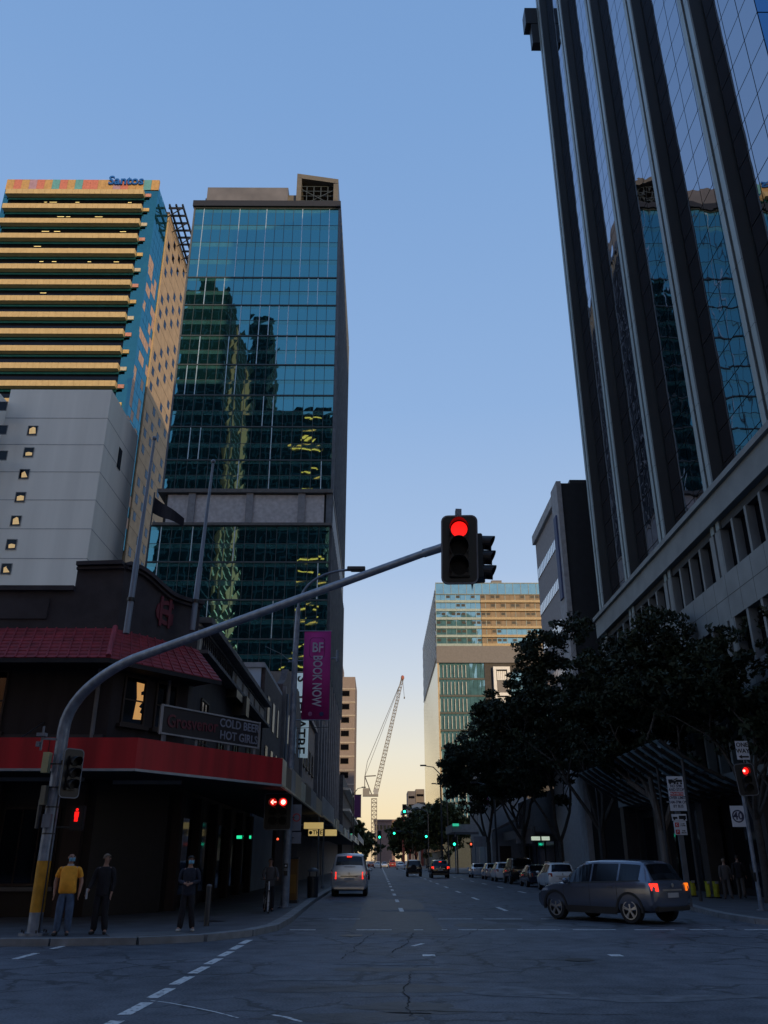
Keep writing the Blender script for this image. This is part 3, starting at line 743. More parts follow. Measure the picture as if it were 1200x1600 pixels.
# canopy posts and shopfront glow strips under the awnings
for i, (px, Y) in enumerate(((505, 56), (497, 50.5))):
    p = at(px, 1330, Y); t = thing('canopy_post', ('slim dark canopy post on the footpath, farther one', 'slim dark canopy post on the footpath, nearer one')[i], 'post', (p.x, Y, .14))
    MB().tube([(p.x, Y, .14), (p.x, Y, 4.1)], .05, 8).tube([(p.x, Y, .14), (p.x, Y, .3)], .09, 8).build('pole', M_GALV, t)
LY = mat('lit_yellow_sign', (0.8, 0.6, 0.2), .5, emit=.32, emit_col=(1.0, 0.72, 0.27))
for i, (x0, x1, y0, y1, Y, tx, lb) in enumerate(((475, 505, 1285, 1295, 49, 'CAFE', 'yellow lit sign box under the awning, upper one'), (482, 504, 1296, 1306, 52, '\u25CFTHE', 'yellow lit sign box under the awning reading THE'), (508, 526, 1296, 1306, 56, 'BAR', 'yellow lit sign box under the awning beside the canopy post'))):
    a = at(x0, y0, Y); b_ = at(x1, y1, Y)
    t = thing('hanging_sign', lb, 'sign', ((a.x + b_.x) / 2, Y, b_.z), group='lit signs under the left awning')
    MB().box(a.x, b_.x, Y, Y + .15, b_.z, a.z).build('lightbox', LY, t)
    if i == 1: 
        MB().ball(((a.x) + .13, Y - .005, (a.z + b_.z) / 2), .1, .01, .1).build('logo_disc', M_SIGNB, t)
        text('THE', .32, ((a.x + b_.x) / 2 + .12, Y - .012, (a.z + b_.z) / 2), FRONT, M_SIGNB, t, 'lettering', .008)
    for xh in (a.x + .1, b_.x - .1): MB().bar((xh, Y + .07, a.z), (xh, Y + .07, 4.1), .03, .03).build('hanger', M_BLACK, t)

# ================================================================= TEAL GLASS TOWER
M_TEAL = glass('teal_glass', (0.15, 0.43, 0.50), (0.006, 0.035, 0.045), 0.015, wave=0.005, wscale=0.45, facing=0.62)
M_TEALS = glass('teal_spandrel', (0.18, 0.44, 0.47), (0.04, 0.14, 0.15), 0.02, wave=0.005, wscale=0.45, facing=0.5)
M_TSIDE = glass('tower_side_glass', (0.055, 0.12, 0.17), (0.006, 0.014, 0.02), .03, wave=.004, facing=.4)
M_TMULL = mat('tower_mullion', (0.05, 0.065, 0.075), .5, .3)
M_TMULLW = mat('tower_bright_mullion', (0.45, 0.55, 0.62), .35, .5)
M_TGREY = mat('tower_grey_fin', (0.10, 0.115, 0.14), .6, .2, var=.25, scale=1)
tow = thing('glass_tower', 'tall teal glass office tower with louvred plant belt and rooftop box', 'building', (-19, 128, 0))
X0, X1, YF, YB = -31.0, -7.0, 108.0, 148.0
MB().box(X0 + .3, X1 - .3, YF + .3, YB, 24.6, 100.4).build('core', mat('tower_core', (0.02, 0.025, 0.028), .8), tow)
def panes(mb, p0, ux, n, w, z0, z1, nrm, rr, amp, m=0):
    for i in range(n):
        j = lambda: Vector(nrm) * rr.uniform(-amp, amp)
        a = Vector(p0) + Vector(ux) * (w * i + .03); b_ = Vector(p0) + Vector(ux) * (w * (i + 1) - .03)
        mb.quad(Vector((a.x, a.y, z0)) + j(), Vector((b_.x, b_.y, z0)) + j(), Vector((b_.x, b_.y, z1)) + j(), Vector((a.x, a.y, z1)) + j(), m)
rr = random.Random(21)
bands = [(88.3, 102.6, 4), (82.9, 88.3, 2), (77.1, 82.9, 2), (71.8, 77.1, 2), (66.4, 71.8, 2), (61.0, 66.4, 2), (55.5, 61.0, 2), (50.6, 55.5, 2),
         (39.6, 45.0, 2), (34.2, 39.6, 2), (28.8, 34.2, 2), (24.6, 28.8, 2)]
for bi, (z0, z1, nf) in enumerate(bands):
    z0 *= 1.0; low = z1 < 46
    xs = X0 - (1.0 if low else 0); W_ = X1 - xs; n = 17 if low else 16; w = W_ / n
    m = MB()
    yf = YF - (.5 if low else 0)
    for k in range(nf):
        a = z0 + (z1 - z0) * k / nf; b_ = z0 + (z1 - z0) * (k + 1) / nf
        sp = a + (b_ - a) * .74
        panes(m, (xs, yf, 0), (1, 0, 0), n, w, a + .03, sp, (0, 1, 0), rr, .0035 if not low else .005, 0)
        panes(m, (xs, yf, 0), (1, 0, 0), n, w, sp, b_ - .03, (0, 1, 0), rr, .003, 1)
    band = m.build('glazing_band', [M_TEAL, M_TEALS], tow)
    mm = MB()
    mm.box(xs - .1, X1 + .1, yf - .14, yf + .3, z1 - .13, z1 + .07)
    for i in range(n + 1):
        x = xs + w * i; mm.box(x - .035, x + .035, yf - .045, yf + .02, z0 + .08, z1 - .14)
    for k in range(1, nf): 
        zz = z0 + (z1 - z0) * k / nf; mm.box(xs, X1, yf - .035, yf + .02, zz - .03, zz + .03)
    mm.build('transom', M_TMULL, band)
    bw = MB(); cnt = 5 if bi == 0 else rr.choice((4, 6, 5)) if bi < 5 else rr.choice((2, 3))
    cols = [1, 5, 8, 12, 15] if bi == 0 else sorted(rr.sample(range(1, n), cnt))
    for i in cols: x = xs + w * i; MB().box(x - .06, x + .06, yf - .10, yf - .046, z0 + .1, z1 - .15).build('bright_mullion', M_TMULLW, band)
    # street side face of the band
    s = MB(); nside = 26; ws = (YB - YF) / nside
    for k in range(nf):
        a = z0 + (z1 - z0) * k / nf; b_ = z0 + (z1 - z0) * (k + 1) / nf
        panes(s, (X1, YF + .3, 0), (0, 1, 0), nside, ws, a + .03, b_ - .45, (1, 0, 0), rr, .004, 0)
        panes(s, (X1, YF + .3, 0), (0, 1, 0), nside, ws, b_ - .45, b_ - .03, (1, 0, 0), rr, .003, 1)
    for i in range(nside + 1):
        y = YF + .3 + ws * i; s.box(X1 - .02, X1 + .42, y - .10, y + .10, z0, z1, 2)
    s.box(X1 - .02, X1 + .12, YF, YB, z1 - .12, z1 + .08, 2)
    s.build('side_glazing', [M_TSIDE, M_TSIDE, M_TGREY], tow)
MB().box(X0 - .4, X1 + .35, YF - .5, YB + .3, 102.75, 103.9).build('roof_edge', mat('roof_edge_dark', (0.016, 0.016, 0.02), .5), tow)
MB().box(X0 - .25, X0, YF - .1, YB, 50.6, 102.7).box(X1, X1 + .36, YF - .12, YF + .28, 24.6, 102.7).build('corner_trim', M_TGREY, tow)
# plant belt
pb_ = MB().box(X0 - .6, X1 + .3, YF - .7, YB, 50.05, 50.62).box(X0 - .8, X1 + .3, YF - .9, YB, 44.95, 45.35)
for x in (-27.0, -17.2, -12.6 + 2.5, -20.3 + .9): pass
belt = pb_.build('plant_belt', mat('belt_frame', (0.09, 0.085, 0.085), .6), tow)
for a, b_ in ((-30.2, -27.2), (-26.2, -19.0), (-18.0, -11.6), (-10.6, -7.9)):
    lv = MB(); z = 45.45
    while z < 49.9: lv.box(a, b_, YF - .12, YF + .25, z, z + .13); z += .16
    lv.build('louvre_panel', mat('louvre_grey', (0.50, 0.48, 0.50), .6, 0), belt)
for x in (-26.7, -18.5, -11.1): MB().box(x - .5, x + .5, YF - .45, YF + .28, 45.35, 50.05).build('column', mat('belt_column', (0.20, 0.20, 0.22), .6), belt)
MB().box(X1 - .6, X1 + .2, YF - .3, YB, 45.35, 50.05).build('side_louvre', M_TGREY, belt)
# roof plant
PT = at(380, 293, YF + 1).z
MB().box(-29.6, -15.8, YF + 1, YF + 22, 103.9, PT, 0).box(-30.2, -29.6, YF + 2.5, YF + 22, 103.9, PT - 1).build('plant_room', mat('plant_room_metal', (0.16, 0.15, 0.15), .45, .3, var=.3, scale=.25), tow)
bx = MB(); RL = at(453, 271, YF + .4).z; RR = at(522, 280, YF + .4).z
bx.box(-14.3, -13.5, YF + .4, YF + 14, 103.9, RL - 1); bx.box(-8.0, -7.2, YF + .4, YF + 14, 103.9, RR - 1)
bx.slab([(-14.3, YF + .4, RL - .95), (-7.2, YF + .4, RR - .95), (-7.2, YF + .4, RR), (-14.3, YF + .4, RL)], (0, 13.6, 0))
bx.box(-15.8, -14.3, YF + 1.5, YF + 13, 103.9, PT - 1.2)
ob = bx.build('roof_frame', mat('roof_frame_beige', (0.12, 0.112, 0.10), .6, var=.15), tow)
ins = MB()
for i in range(5): ins.box(-13.5, -8.0, YF + 1.2, YF + 1.35, 104.4 + i * 1.05, 104.52 + i * 1.05)
for x in (-12.6, -11.4, -10.2, -9.0): ins.box(x - .07, x + .07, YF + 1.05, YF + 1.19, 103.9, RR - 1.1)
ins.bar((-13.5, YF + .9, 104), (-8.0, YF + .9, 107.5), .12, .12); ins.bar((-8.0, YF + .7, 104), (-13.5, YF + .7, 107.5), .12, .12)
ins.build('lattice', M_TMULL, ob)
MB().box(-13.5, -8.0, YF + 5, YF + 5.3, 103.9, RR - 1.1).build('lattice_back', M_BLACK, ob)

# ================================================================= GOLD BANDED TOWER
M_GOLD = mat('gold_sunshade', (0.48, 0.36, 0.18), .6, var=.10, scale=.8)
M_SBLK = glass('banded_dark_glass', (0.25, 0.3, 0.35), (0.004, 0.004, 0.006), .06, facing=.07)
M_STEAL = glass('banded_teal_glass', (0.16, 0.42, 0.50), (0.01, 0.07, 0.10), .03, wave=.01, facing=.4)
M_TAN = mat('tan_concrete', (0.42, 0.30, 0.18), .8, var=.15, scale=.5)
st = thing('banded_tower', 'gold banded office tower with coloured parapet and blue letters at far left', 'building', (-72, 170, 0))
SX0, SX1, SY, SYB = -88.3, -52.3, 150.0, 186.0
MB().box(SX0 + .6, SX1 - .6, SY + .6, 159.5, 0, 149).box(SX0 + .6, SX1 - .8, 159.5, SYB, 0, 148).build('core', mat('banded_core', (.015, .02, .025), .8), st)
# teal skin: front strip at the corner and top
MB().box(SX1 - 3.0, SX1, SY, SY + .58, 60, 147.0).box(SX0, SX1 - 3.0, SY, SY + .58, 144.9, 147.2).box(SX0, SX0 + 1.2, SY, SY + .58, 60, 144.8).build('corner_glazing', M_STEAL, st)
for k in range(20):
    z1 = 145.3 - k * 4.33 - .05
    # dark window band
    MB().box(SX0 + 1.2, SX1 - 3.0, SY + .35, SY + .55, z1 - 4.2, z1 - 1.0).build('window_band', M_SBLK, st)
    b_ = MB(); e0 = SX0 + .9; e1 = SX1 - 3.0 - .0
    x = e0
    while x < e1 - .2:
        x2 = min(x + 1.3, e1); b_.box(x + .02, x2 - .02, SY - 1.3, SY + .3, z1 - .35, z1 + 1.0); x = x2
    b_.box(e0, e1, SY - 1.15, SY + .3, z1 - .33, z1 + .9)
    so = b_.build('sunshade', M_GOLD, st)
    MB().box(e0, e1 + 1.2, SY + .0, SY + .34, z1 - 1.0, z1 - .36).build('spandrel', M_STEAL, so)
    MB().box(e1 + .2, e1 + 1.5, SY - .25, SY - .02, z1 - .2, z1 + .7).build('end_block', [mat('pink_block', (.45, .22, .18), .7), mat('gold_block', (.5, .36, .16), .7), mat('pale_block', (.45, .42, .34), .7)][k * 7 % 3], so)
    if k in (0, 1, 2, 3, 4, 6):
        for q in range(rr.choice((1, 2, 4, 3))):
            xx = rr.uniform(SX0 + 8, SX1 - 6); MB().box(xx, xx + rr.uniform(.4, 1.8), SY + .33, SY + .349, z1 - 1.5, z1 - 1.37).build('ceiling_light', mat('office_light', (1, .8, .4), .5, emit=.5, emit_col=(1, .75, .3)), st)
PC = [mat('parapet_gold', (.44, .27, .11), .7), mat('parapet_pink', (.48, .16, .12), .7), mat('parapet_mauve', (.34, .22, .30), .7), mat('parapet_teal', (.10, .30, .34), .7)]
n = 20
for i in range(n):
    a = SX0 + (SX1 - SX0) * i / n
    MB().box(a + .02, a + (SX1 - SX0) / n - .02, SY - .1, SY + .55, 147.25, 150.3).build('parapet_panel', PC[[0, 1, 0, 2, 1, 0, 3, 1, 0, 3, 1, 1, 0, 0, 2, 1, 0, 0, 3, 0][i]], st)
vs = MB()
for i in range(14): vs.box(SX0 + 2 + i * .9, SX0 + 2.45 + i * .9, SY - .02, SY + .2, 145.6, 147.0)
vs.build('parapet_vent', M_BLACK, st)
text('Santos', 3.5, ((at(197, 291, SY).x), SY - .35, 149.75), FRONT, mat('sign_blue', (0.01, 0.10, 0.38), .4), st, 'lettering', .18, sx=.9)
# side face: glass with coloured blocks
sd = MB(); rs_ = random.Random(4)
for k in range(36):
    z = 60 + k * 2.45
    for j in range(5):
        y = SY + .1 + j * 1.85
        sd.quad((SX1 + rs_.uniform(-.01, .01), y + .04, z + .05), (SX1 + rs_.uniform(-.01, .01), y + 1.81, z + .05), (SX1 + rs_.uniform(-.01, .01), y + 1.81, z + 2.4), (SX1 + rs_.uniform(-.01, .01), y + .04, z + 2.4), (1 if (z < 128 and rs_.random() < .33) else 0))
sd.build('side_glazing', [M_STEAL, mat('side_tan_block', (.50, .32, .22), .7)], st)
cr2 = MB().box(SX1 - .8, SX1 + .25, 159.6, SYB, 0, 149.6)
co = cr2.build('concrete_side', M_TAN, st)
jn = MB()
for k in range(26): jn.box(SX1 + .25, SX1 + .27, 159.7, SYB, 50 + k * 4, 50.09 + k * 4)
jn.build('panel_joint', mat('joint_dark', (.10, .07, .04), .8), co)
for k in range(24):
    for j, y in enumerate((162.0, 166.5, 171.5, 177.0)):
        if (k + j * 3) % 4 == 3: continue
        z = 52 + k * 4
        MB().box(SX1 + .25, SX1 + .30, y - .9, y + .9, z, z + 1.9).build('window', M_SBLK, co)
lt = MB()
for i in range(10): lt.box(SX1 + .3, SX1 + 4.0, 158 + i * 2.6, 158.3 + i * 2.6, 149.2, 149.7)
for x in (SX1 + .6, SX1 + 2.2, SX1 + 3.8): lt.box(x - .2, x + .2, 157.5, 182, 149.71, 150.2)
for i in range(5): lt.bar((SX1 + 3.8, 158 + i * 5.2, 149.4), (SX1 + .27, 158 + i * 5.2, 146.5), .2, .2)
lt.build('roof_pergola', M_BLACK, st)

# ================================================================= WHITE STEPPED BLOCK
wb = thing('white_block', 'plain white concrete building with one column of small windows', 'building', (-44.5, 107, 0))
M_WB = mat('white_concrete', (0.74, 0.71, 0.66), .8, var=.08, scale=.25, streak=True)
M_WBD = mat('white_joint', (0.34, 0.34, 0.36), .8)
a = atx(177, 609, -37.5); 
WX0, WX1, WY0, WY1, WT = -51.6, -37.5, 100.0, 113.6, at(177, 609, 100).z
MB().box(WX0, WX1, WY0, WY1, 20, WT).build('wall', M_WB, wb)
MB().box(WX0 - 9, WX0 - .02, WY0 - 2.5, WY1, 20, WT - 2.2).build('side_wing', M_WB, wb)
for i in range(10):
    z = WT - 4.6 - i * 4.1
    if z < 22: break
    MB().box(WX0, WX1 + .02, WY0 - .025, WY1, z, z + .09).box(WX0 - 9, WX0 - .03, WY0 - 2.525, WY1, z + .8, z + .89).build('floor_joint', M_WBD, wb)
M_REFL2 = mat('sunlit_reflection', (0.85, 0.6, 0.25), .5, emit=.28, emit_col=(1.0, .64, .28))  # sun reflections of the small windows, put into colour and glow
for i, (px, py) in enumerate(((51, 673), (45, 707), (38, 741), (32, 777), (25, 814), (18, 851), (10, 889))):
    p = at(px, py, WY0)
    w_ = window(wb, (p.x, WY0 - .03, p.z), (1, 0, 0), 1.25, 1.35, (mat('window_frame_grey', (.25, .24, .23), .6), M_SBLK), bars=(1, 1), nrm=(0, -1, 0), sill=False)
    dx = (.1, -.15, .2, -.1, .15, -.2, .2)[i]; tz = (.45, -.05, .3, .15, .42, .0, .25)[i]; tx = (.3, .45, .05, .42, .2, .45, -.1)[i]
    MB().slab([(p.x - .5 + abs(dx), WY0 - .055, p.z - .5), (p.x + .5, WY0 - .055, p.z - .45), (p.x + tx + .04, WY0 - .055, p.z + tz), (p.x + .0, WY0 - .055, p.z + tz + .12), (p.x - .55 + abs(dx), WY0 - .055, p.z + tz * .6)], (0, .006, 0)).build('painted_reflection', M_REFL2, w_)  # painted reflection shape laid over the pane
for py in (635, 672, 712):
    p = at(4, py, WY0 - 2.5)
    window(wb, (p.x, WY0 - 2.53, p.z), (1, 0, 0), 1.2, 1.3, (MATS['window_frame_grey'], M_SBLK), nrm=(0, -1, 0), sill=False)
p = atx(202, 741, WX1)
MB().box(WX1 + .02, WX1 + .06, 106.0, 107.5, p.z - 1.6, p.z + 1.6).build('side_window', M_SBLK, wb)

# ================================================================= PALE OFFICE BLOCK FAR LEFT OF STREET
pk = thing('pale_office', 'pale pinkish office block with rows of square windows far down the street', 'building', (-14, 250, 0))
M_PINK = mat('pinkish_concrete', (0.25, 0.205, 0.20), .8, var=.08)
MB().box(-26, -7, 240, 262, 0, 51).box(-20, -11, 243, 258, 51, 56).build('wall', M_PINK, pk)
for k in range(11):
    z = 47 - k * 3.75
    if z < 10: break
    for x in (-19.2, -16.1, -12.9, -9.7):
        w_ = MB().box(x - 1.15, x + 1.15, 239.90, 240.0, z - 1.6, z).build('window', M_BLACK, pk)
        MB().box(x - 1.05, x + 1.05, 239.86, 239.895, z - 1.5, z - .1).build('pane', M_SBLK, w_)
    MB().box(-25.9, -6.9, 239.85, 239.99, z + .35, z + .6).build('sill_band', MATS['frieze_pale'], pk)
# ================================================================= RIGHT FINNED TOWER
M_FINL = mat('fin_aluminium', (0.28, 0.35, 0.38), .45, .25, var=.10, scale=.3)
M_FIND = mat('fin_dark', (0.020, 0.027, 0.031), .45, 0.0, var=.2, scale=.4)
M_RGL = glass('tower_mirror_glass', (0.60, 0.62, 0.70), (0.006, 0.008, 0.01), .012, wave=.010, wscale=.5, facing=.62)
M_RGLB = glass('tower_blue_glass', (0.16, 0.36, 0.66), (0.01, 0.03, 0.06), .02, wave=.01, facing=.5)
TX, TY0, TY1, TZ0, TZ1 = 17.0, 26.6, 61.6, 17.0, 112.0
rt = thing('finned_tower', 'very tall dark office tower with deep paired vertical fins at right', 'building', (32, 44, 0))
MB().box(TX + 1.9, 47, TY0 + .3, TY1 - .1, TZ0, TZ1).build('core', mat('core_black', (.01, .011, .012), .7), rt)
finy = [60.95, 53.8, 46.3, 38.8, 31.6]
for y in finy:
    w = .56
    f = MB().box(TX + .05, TX + .85, y - w + .02, y + w - .02, TZ0, TZ1)
    fo = f.build('fin', M_FIND, rt)
    ml = MB()
    ml.box(TX - .02, TX + .07, y - w, y - .14, TZ0, TZ1).box(TX - .02, TX + .07, y + .14, y + w, TZ0, TZ1)
    # cladding joints on the ribs
    j = ml; z = TZ0 + 3.6
    while z < TZ1: j.box(TX - .024, TX + .06, y - w - .003, y - .138, z, z + .02, 1).box(TX - .024, TX + .06, y + .138, y + w + .003, z, z + .02, 1); z += 3.6
    ml.build('fin_rib', [M_FINL, M_FIND], fo)
rr = random.Random(8)
edges = [61.6] + finy + [TY0]
for i in range(len(edges) - 1):
    ya = edges[i + 1] + (.62 if i + 1 <= 5 and i + 1 < len(edges) - 1 else 0.0); yb = edges[i] - (.62 if i > 0 else 0)
    if yb - ya < .5: continue
    m = MB(); nn_ = max(1, round((yb - ya) / 1.7)); w = (yb - ya) / nn_; z = TZ0
    while z < TZ1 - .1:
        panes(m, (TX + .75, ya, 0), (0, 1, 0), nn_, w, z + .03, z + 1.77, (1, 0, 0), rr, .0022)
        z += 1.8
    m.build('glazing', M_RGL, rt)
MB().box(TX + .785, TX + 1.9, TY0 + .3, TY1 - .1, TZ0, TZ1).build('mullion_grid', M_BLACK, rt)
m = MB(); z = TZ0
while z < TZ1 - .1:
    panes(m, (TX + .75, TY0, 0), (1, 0, 0), 16, 1.82, z + .03, z + 3.55, (0, 1, 0), rr, .003); z += 3.6
m.build('front_glazing', M_RGLB, rt)
# dark ledges near the top of the far corner
MB().box(TX - 1.3, TX + 6, TY1, TY1 + 1.4, 85.2, 87.6).box(TX - .75, TX + 5, TY1, TY1 + 1.0, 82.2, 85.1).build('corner_ledge', M_BLACK, rt)
MB().box(TX + 1.6, TX + 4.2, TY1 - .1, TY1 + .02, TZ0, TZ1).build('rear_corner', M_FIND, rt)

# podium
M_POD = mat('podium_panel', (0.20, 0.235, 0.26), .65, var=.14, scale=.8)
M_PODJ = mat('podium_joint', (0.05, 0.06, 0.07), .8)
pd = thing('tower_podium', 'grey panelled podium with rows of dark windows below the finned tower', 'building', (30, 42, 0))
PY0, PY1 = 24.4, 62.2
MB().box(TX + .62, 47, PY0 + .4, PY1 - .05, 5.4, 18.2).build('core', M_FIND, pd)
MB().box(TX - .25, 47, PY0, PY1, 17.45, 18.75).box(TX - .45, 47, PY0 - .2, PY1, 18.75, 19.05).build('cornice', M_POD, pd)
MB().box(TX + .1, TX + .6, PY0, PY1, 17.0, 17.44).build('cornice_recess', M_PODJ, pd)
rows = [(14.7, 17.0), (10.1, 12.5), (5.7, 8.0)]
MB().box(TX, TX + .6, PY0, PY1, 12.5, 14.7).box(TX, TX + .6, PY0, PY1, 8.0, 10.1).build('spandrel', M_POD, pd)
j = MB()
for k in range(26): 
    y = PY0 + .9 + k * 1.48
    if y < PY1: j.box(TX - .004, TX + .1, y - .01, y + .01, 12.5, 14.7).box(TX - .004, TX + .1, y - .01, y + .01, 8.0, 10.1)
j.box(TX - .005, TX + .1, PY0, PY1, 13.58, 13.61).box(TX - .005, TX + .1, PY0, PY1, 9.05, 9.08)
j.build('panel_joint', M_PODJ, pd)
bay = 7.45
yb0 = 31.6 - 7.2
for (z0, z1) in rows:
    y = 31.6 - bay
    while y < PY1 - .2:
        # double pier then four windows
        yy0 = max(y - .62, PY0); 
        if y > PY0: MB().box(TX + .001, TX + .6, y - .62, y - .12, z0 + .002, z1 - .002).box(TX + .001, TX + .6, y + .12, y + .62, z0 + .002, z1 - .002).box(TX + .25, TX + .6, y - .12, y + .12, z0 + .002, z1 - .002, 1).build('pier', [M_POD, M_FIND], pd)
        ww = (bay - 1.24) / 4
        for q in range(4):
            ya = y + .62 + ww * q; yb = ya + ww
            if ya < PY0 or yb > PY1: continue
            fo = MB().box(TX + .02, TX + .6, yb - .11, yb + .11 if q < 3 else yb, z0 + .003, z1 - .003).build('window_mullion', M_POD, pd)
            MB().box(TX + .45, TX + .5, ya + (.11 if q else 0), yb - .11, z0 + .004, z1 - .004).build('pane', M_SBLK, fo)
        y += bay
gf = MB().box(TX + 1.2, 47, PY0 + 1.4, PY1 - .05, 0.1, 5.39)
gf.build('ground_floor', mat('lobby_dark', (.014, .014, .018), .5), pd)
MB().box(TX + .05, TX + 1.2, PY0, PY1, 5.2, 5.68).build('lower_beam', M_POD, pd)
y = 31.6 - bay + .3
while y < PY1: MB().box(TX + .1, TX + .95, y - .45, y + .45, .14, 5.2).build('column', mat('column_granite', (0.055, 0.052, 0.055), .4, var=.25), pd); y += bay
for k in range(7):
    ya = 26.5 + k * 5
    MB().box(TX + 1.14, TX + 1.19, ya, ya + 3.9, .5, 4.4).build('lobby_window', M_DKGLASS, pd)

# curved ribbed glass canopy over the entrance
cn = thing('glass_canopy', 'curved ribbed glass canopy over the footpath at the podium entrance', 'canopy', (14.8, 40, 4.4))
def arc(t, y): # from wall high to kerb side low
    return Vector((TX - .1 - 4.3 * t, y, 4.7 + 2.1 * t ** 1.5))
CY0, CY1, NR = 38.2, 54.5, 13
K = 8
pa_ = MB()
for k in range(NR):
    y0 = CY0 + (CY1 - CY0) * k / NR; y1 = CY0 + (CY1 - CY0) * (k + 1) / NR
    for q in range(K):
        a0, a1 = arc(q / K, y0 + .3), arc((q + 1) / K, y0 + .3); b0, b1 = arc(q / K, y1 - .3), arc((q + 1) / K, y1 - .3)
        pa_.quad(a0, b0, b1, a1)
    pa_.build('glass_panel', mat('frosted_panel', (0.27, 0.40, 0.46), .35, var=.15, spec=.6), cn); pa_ = MB()
for k in range(NR + 1):
    y0 = CY0 + (CY1 - CY0) * k / NR; r_ = MB()
    for q in range(K): r_.bar(arc(q / K, y0) - Vector((0,0,.12)), arc((q + 1) / K, y0) - Vector((0,0,.07)), .2, .12)
    r_.build('rib', M_BLACK, cn)
for t in (0, .5): MB().bar(arc(t, CY0), arc(t, CY1), .08, .1).build('purlin', M_DARKMETAL, cn)
for y in (CY0 + .2, 42, CY1 - .2): MB().tube([(TX - 3.4, y, .14), (TX - 3.4, y, arc(.77, y).z - .2)], .07, 10).build('post', M_DARKMETAL, cn)

# ================================================================= DARK FIN WALL AND BANDED OFFICE
dk = thing('dark_end_wall', 'dark blank end wall with a pale edge rising beyond the finned tower', 'building', (28, 72, 0))
MB().box(17.05, 44, 70.6, 73.0, 0, at(873, 755, 70.6).z).build('wall', mat('end_wall_dark', (0.022, 0.025, 0.032), .8, var=.15), dk)
MB().box(16.6, 17.04, 70.45, 73.1, 0, at(873, 755, 70.6).z + .15).build('edge_column', mat('pale_column', (0.36, 0.37, 0.40), .7), dk)
MB().box(16.45, 16.59, 71.2, 72.3, 23.5, 31.5).build('blue_sign_strip', mat('blue_strip', (.04, .06, .16), .5), dk)
MB().box(18, 22, 70.9, 72.8, at(873, 755, 70.6).z, at(873, 755, 70.6).z + .5).build('roof_box', M_DARKMETAL, dk)
bo = thing('banded_office', 'grey office with white ribbon windows between the dark wall and the gold-lit building', 'building', (28, 79, 0))
BZ = at(837, 850, 84).z
MB().box(17, 44, 73.2, 84.2, 0, BZ).build('wall', mat('banded_wall', (0.34, 0.33, 0.345), .8, var=.12, scale=3), bo)
MB().box(16.7, 44.2, 73.15, 84.4, BZ, BZ + 1.0).build('roof_edge', mat('roof_band', (.42, .43, .45), .7), bo)
for k in range(6):
    z = BZ - 3.1 - k * 3.95
    if z < 6: break
    w_ = MB().box(16.93, 17.0, 73.4, 84.0, z - 1.0, z).build('ribbon_window', glass('ribbon_white', (0.95, 0.95, 0.95), (0.45, 0.47, 0.5), .08, facing=.3), bo)
    jj = MB()
    for q in range(14): jj.box(16.915, 16.929, 73.5 + q * .78, 73.55 + q * .78, z - 1.0, z)
    jj.build('mullion', mat('ribbon_joint', (.25, .26, .28), .6), w_)

# ================================================================= GLAZED BLOCK DOWN THE STREET, RIGHT
M_GBL = glass('block_glass', (0.45, 0.70, 0.88), (0.10, 0.23, 0.28), .03, wave=.03, wscale=.3, facing=.4)
M_GBO = glass('block_gold_reflection', (0.62, 0.52, 0.36), (0.24, 0.14, 0.05), .05, wave=.03, wscale=.3, facing=.25)  # orange reflection on the upper right panes, put into the glass colour
M_CRM = glass('cream_glass_panel', (0.95, 0.88, 0.74), (0.50, 0.40, 0.27), .12, facing=.10)
M_BG = mat('block_concrete', (0.19, 0.18, 0.185), .8, var=.1)
gb = thing('glazed_block', 'glazed mid-rise block with pale street side and stacked floors down the street', 'building', (32, 262, 0))
GY, GX0, GX1, GYB = 226.0, 16.0, 47.0, 300.0
zt = at(680, 912, GY).z; z1 = at(700, 1010, GY).z; z2 = at(700, 1036, GY).z
MB().box(GX0 + .4, GX1, GY + .6, GYB - .2, 0, zt - 1.5).build('core', mat('block_core', (.05, .06, .06), .8), gb)
nfl = 6; fh = (zt - 3.2 - z1) / (nfl)
rr = random.Random(31)
for k in range(nfl):
    a = z1 + .02 + k * fh; b_ = a + fh
    m = MB(); w = (GX1 - GX0) / 22
    for i in range(22):
        gold = i >= 9 and not (k < 2 and i > 11)
        q = (1 if gold else 0)
        panes(m, (GX0 + w * i, GY, 0), (1, 0, 0), 1, w, a + .75, b_ - .05, (0, 1, 0), rr, .01, q)
        # balcony-like recess: dark slots
        if rr.random() < .45: m.box(GX0 + w * i + .2, GX0 + w * (i + 1) - .2, GY - .05, GY - .03, b_ - 1.1, b_ - .35, 2)
    fl = m.build('floor_glazing', [M_GBL, M_GBO, M_BLACK], gb)
    mm = MB().box(GX0 - .1, GX0 + w * 9, GY - .35, GY + .1, a, a + .7, 0).box(GX0 + w * 9, GX1, GY - .55, GY + .1, a, a + .7, 1)
    for i in range(0, 23, 2): mm.box(GX0 + w * i - .06, GX0 + w * i + .06, GY - .12, GY + .05, a + .71, b_ - .01, 0)
    mm.build('floor_edge', [mat('edge_pale_teal', (0.30, 0.38, 0.38), .5), mat('edge_sand', (0.42, 0.32, 0.19), .6)], fl)
rl = MB()
panes(rl, (GX0, GY - .2, 0), (1, 0, 0), 14, (GX1 - GX0) / 14, zt - 3.1, zt, (0, 1, 0), rr, .01)
ro = rl.build('roof_screen', M_GBL, gb)
rb = MB().box(GX0, GX1, GY - .3, GY - .05, zt, zt + .25).box(GX0, GX1, GY - .28, GY - .06, zt - 3.3, zt - 3.1)
for i in range(15): x = GX0 + (GX1 - GX0) * i / 14; rb.box(x - .07, x + .07, GY - .29, GY - .05, zt - 3.1, zt)
rb.build('screen_frame', mat('frame_teal_grey', (.22, .27, .27), .5), ro)
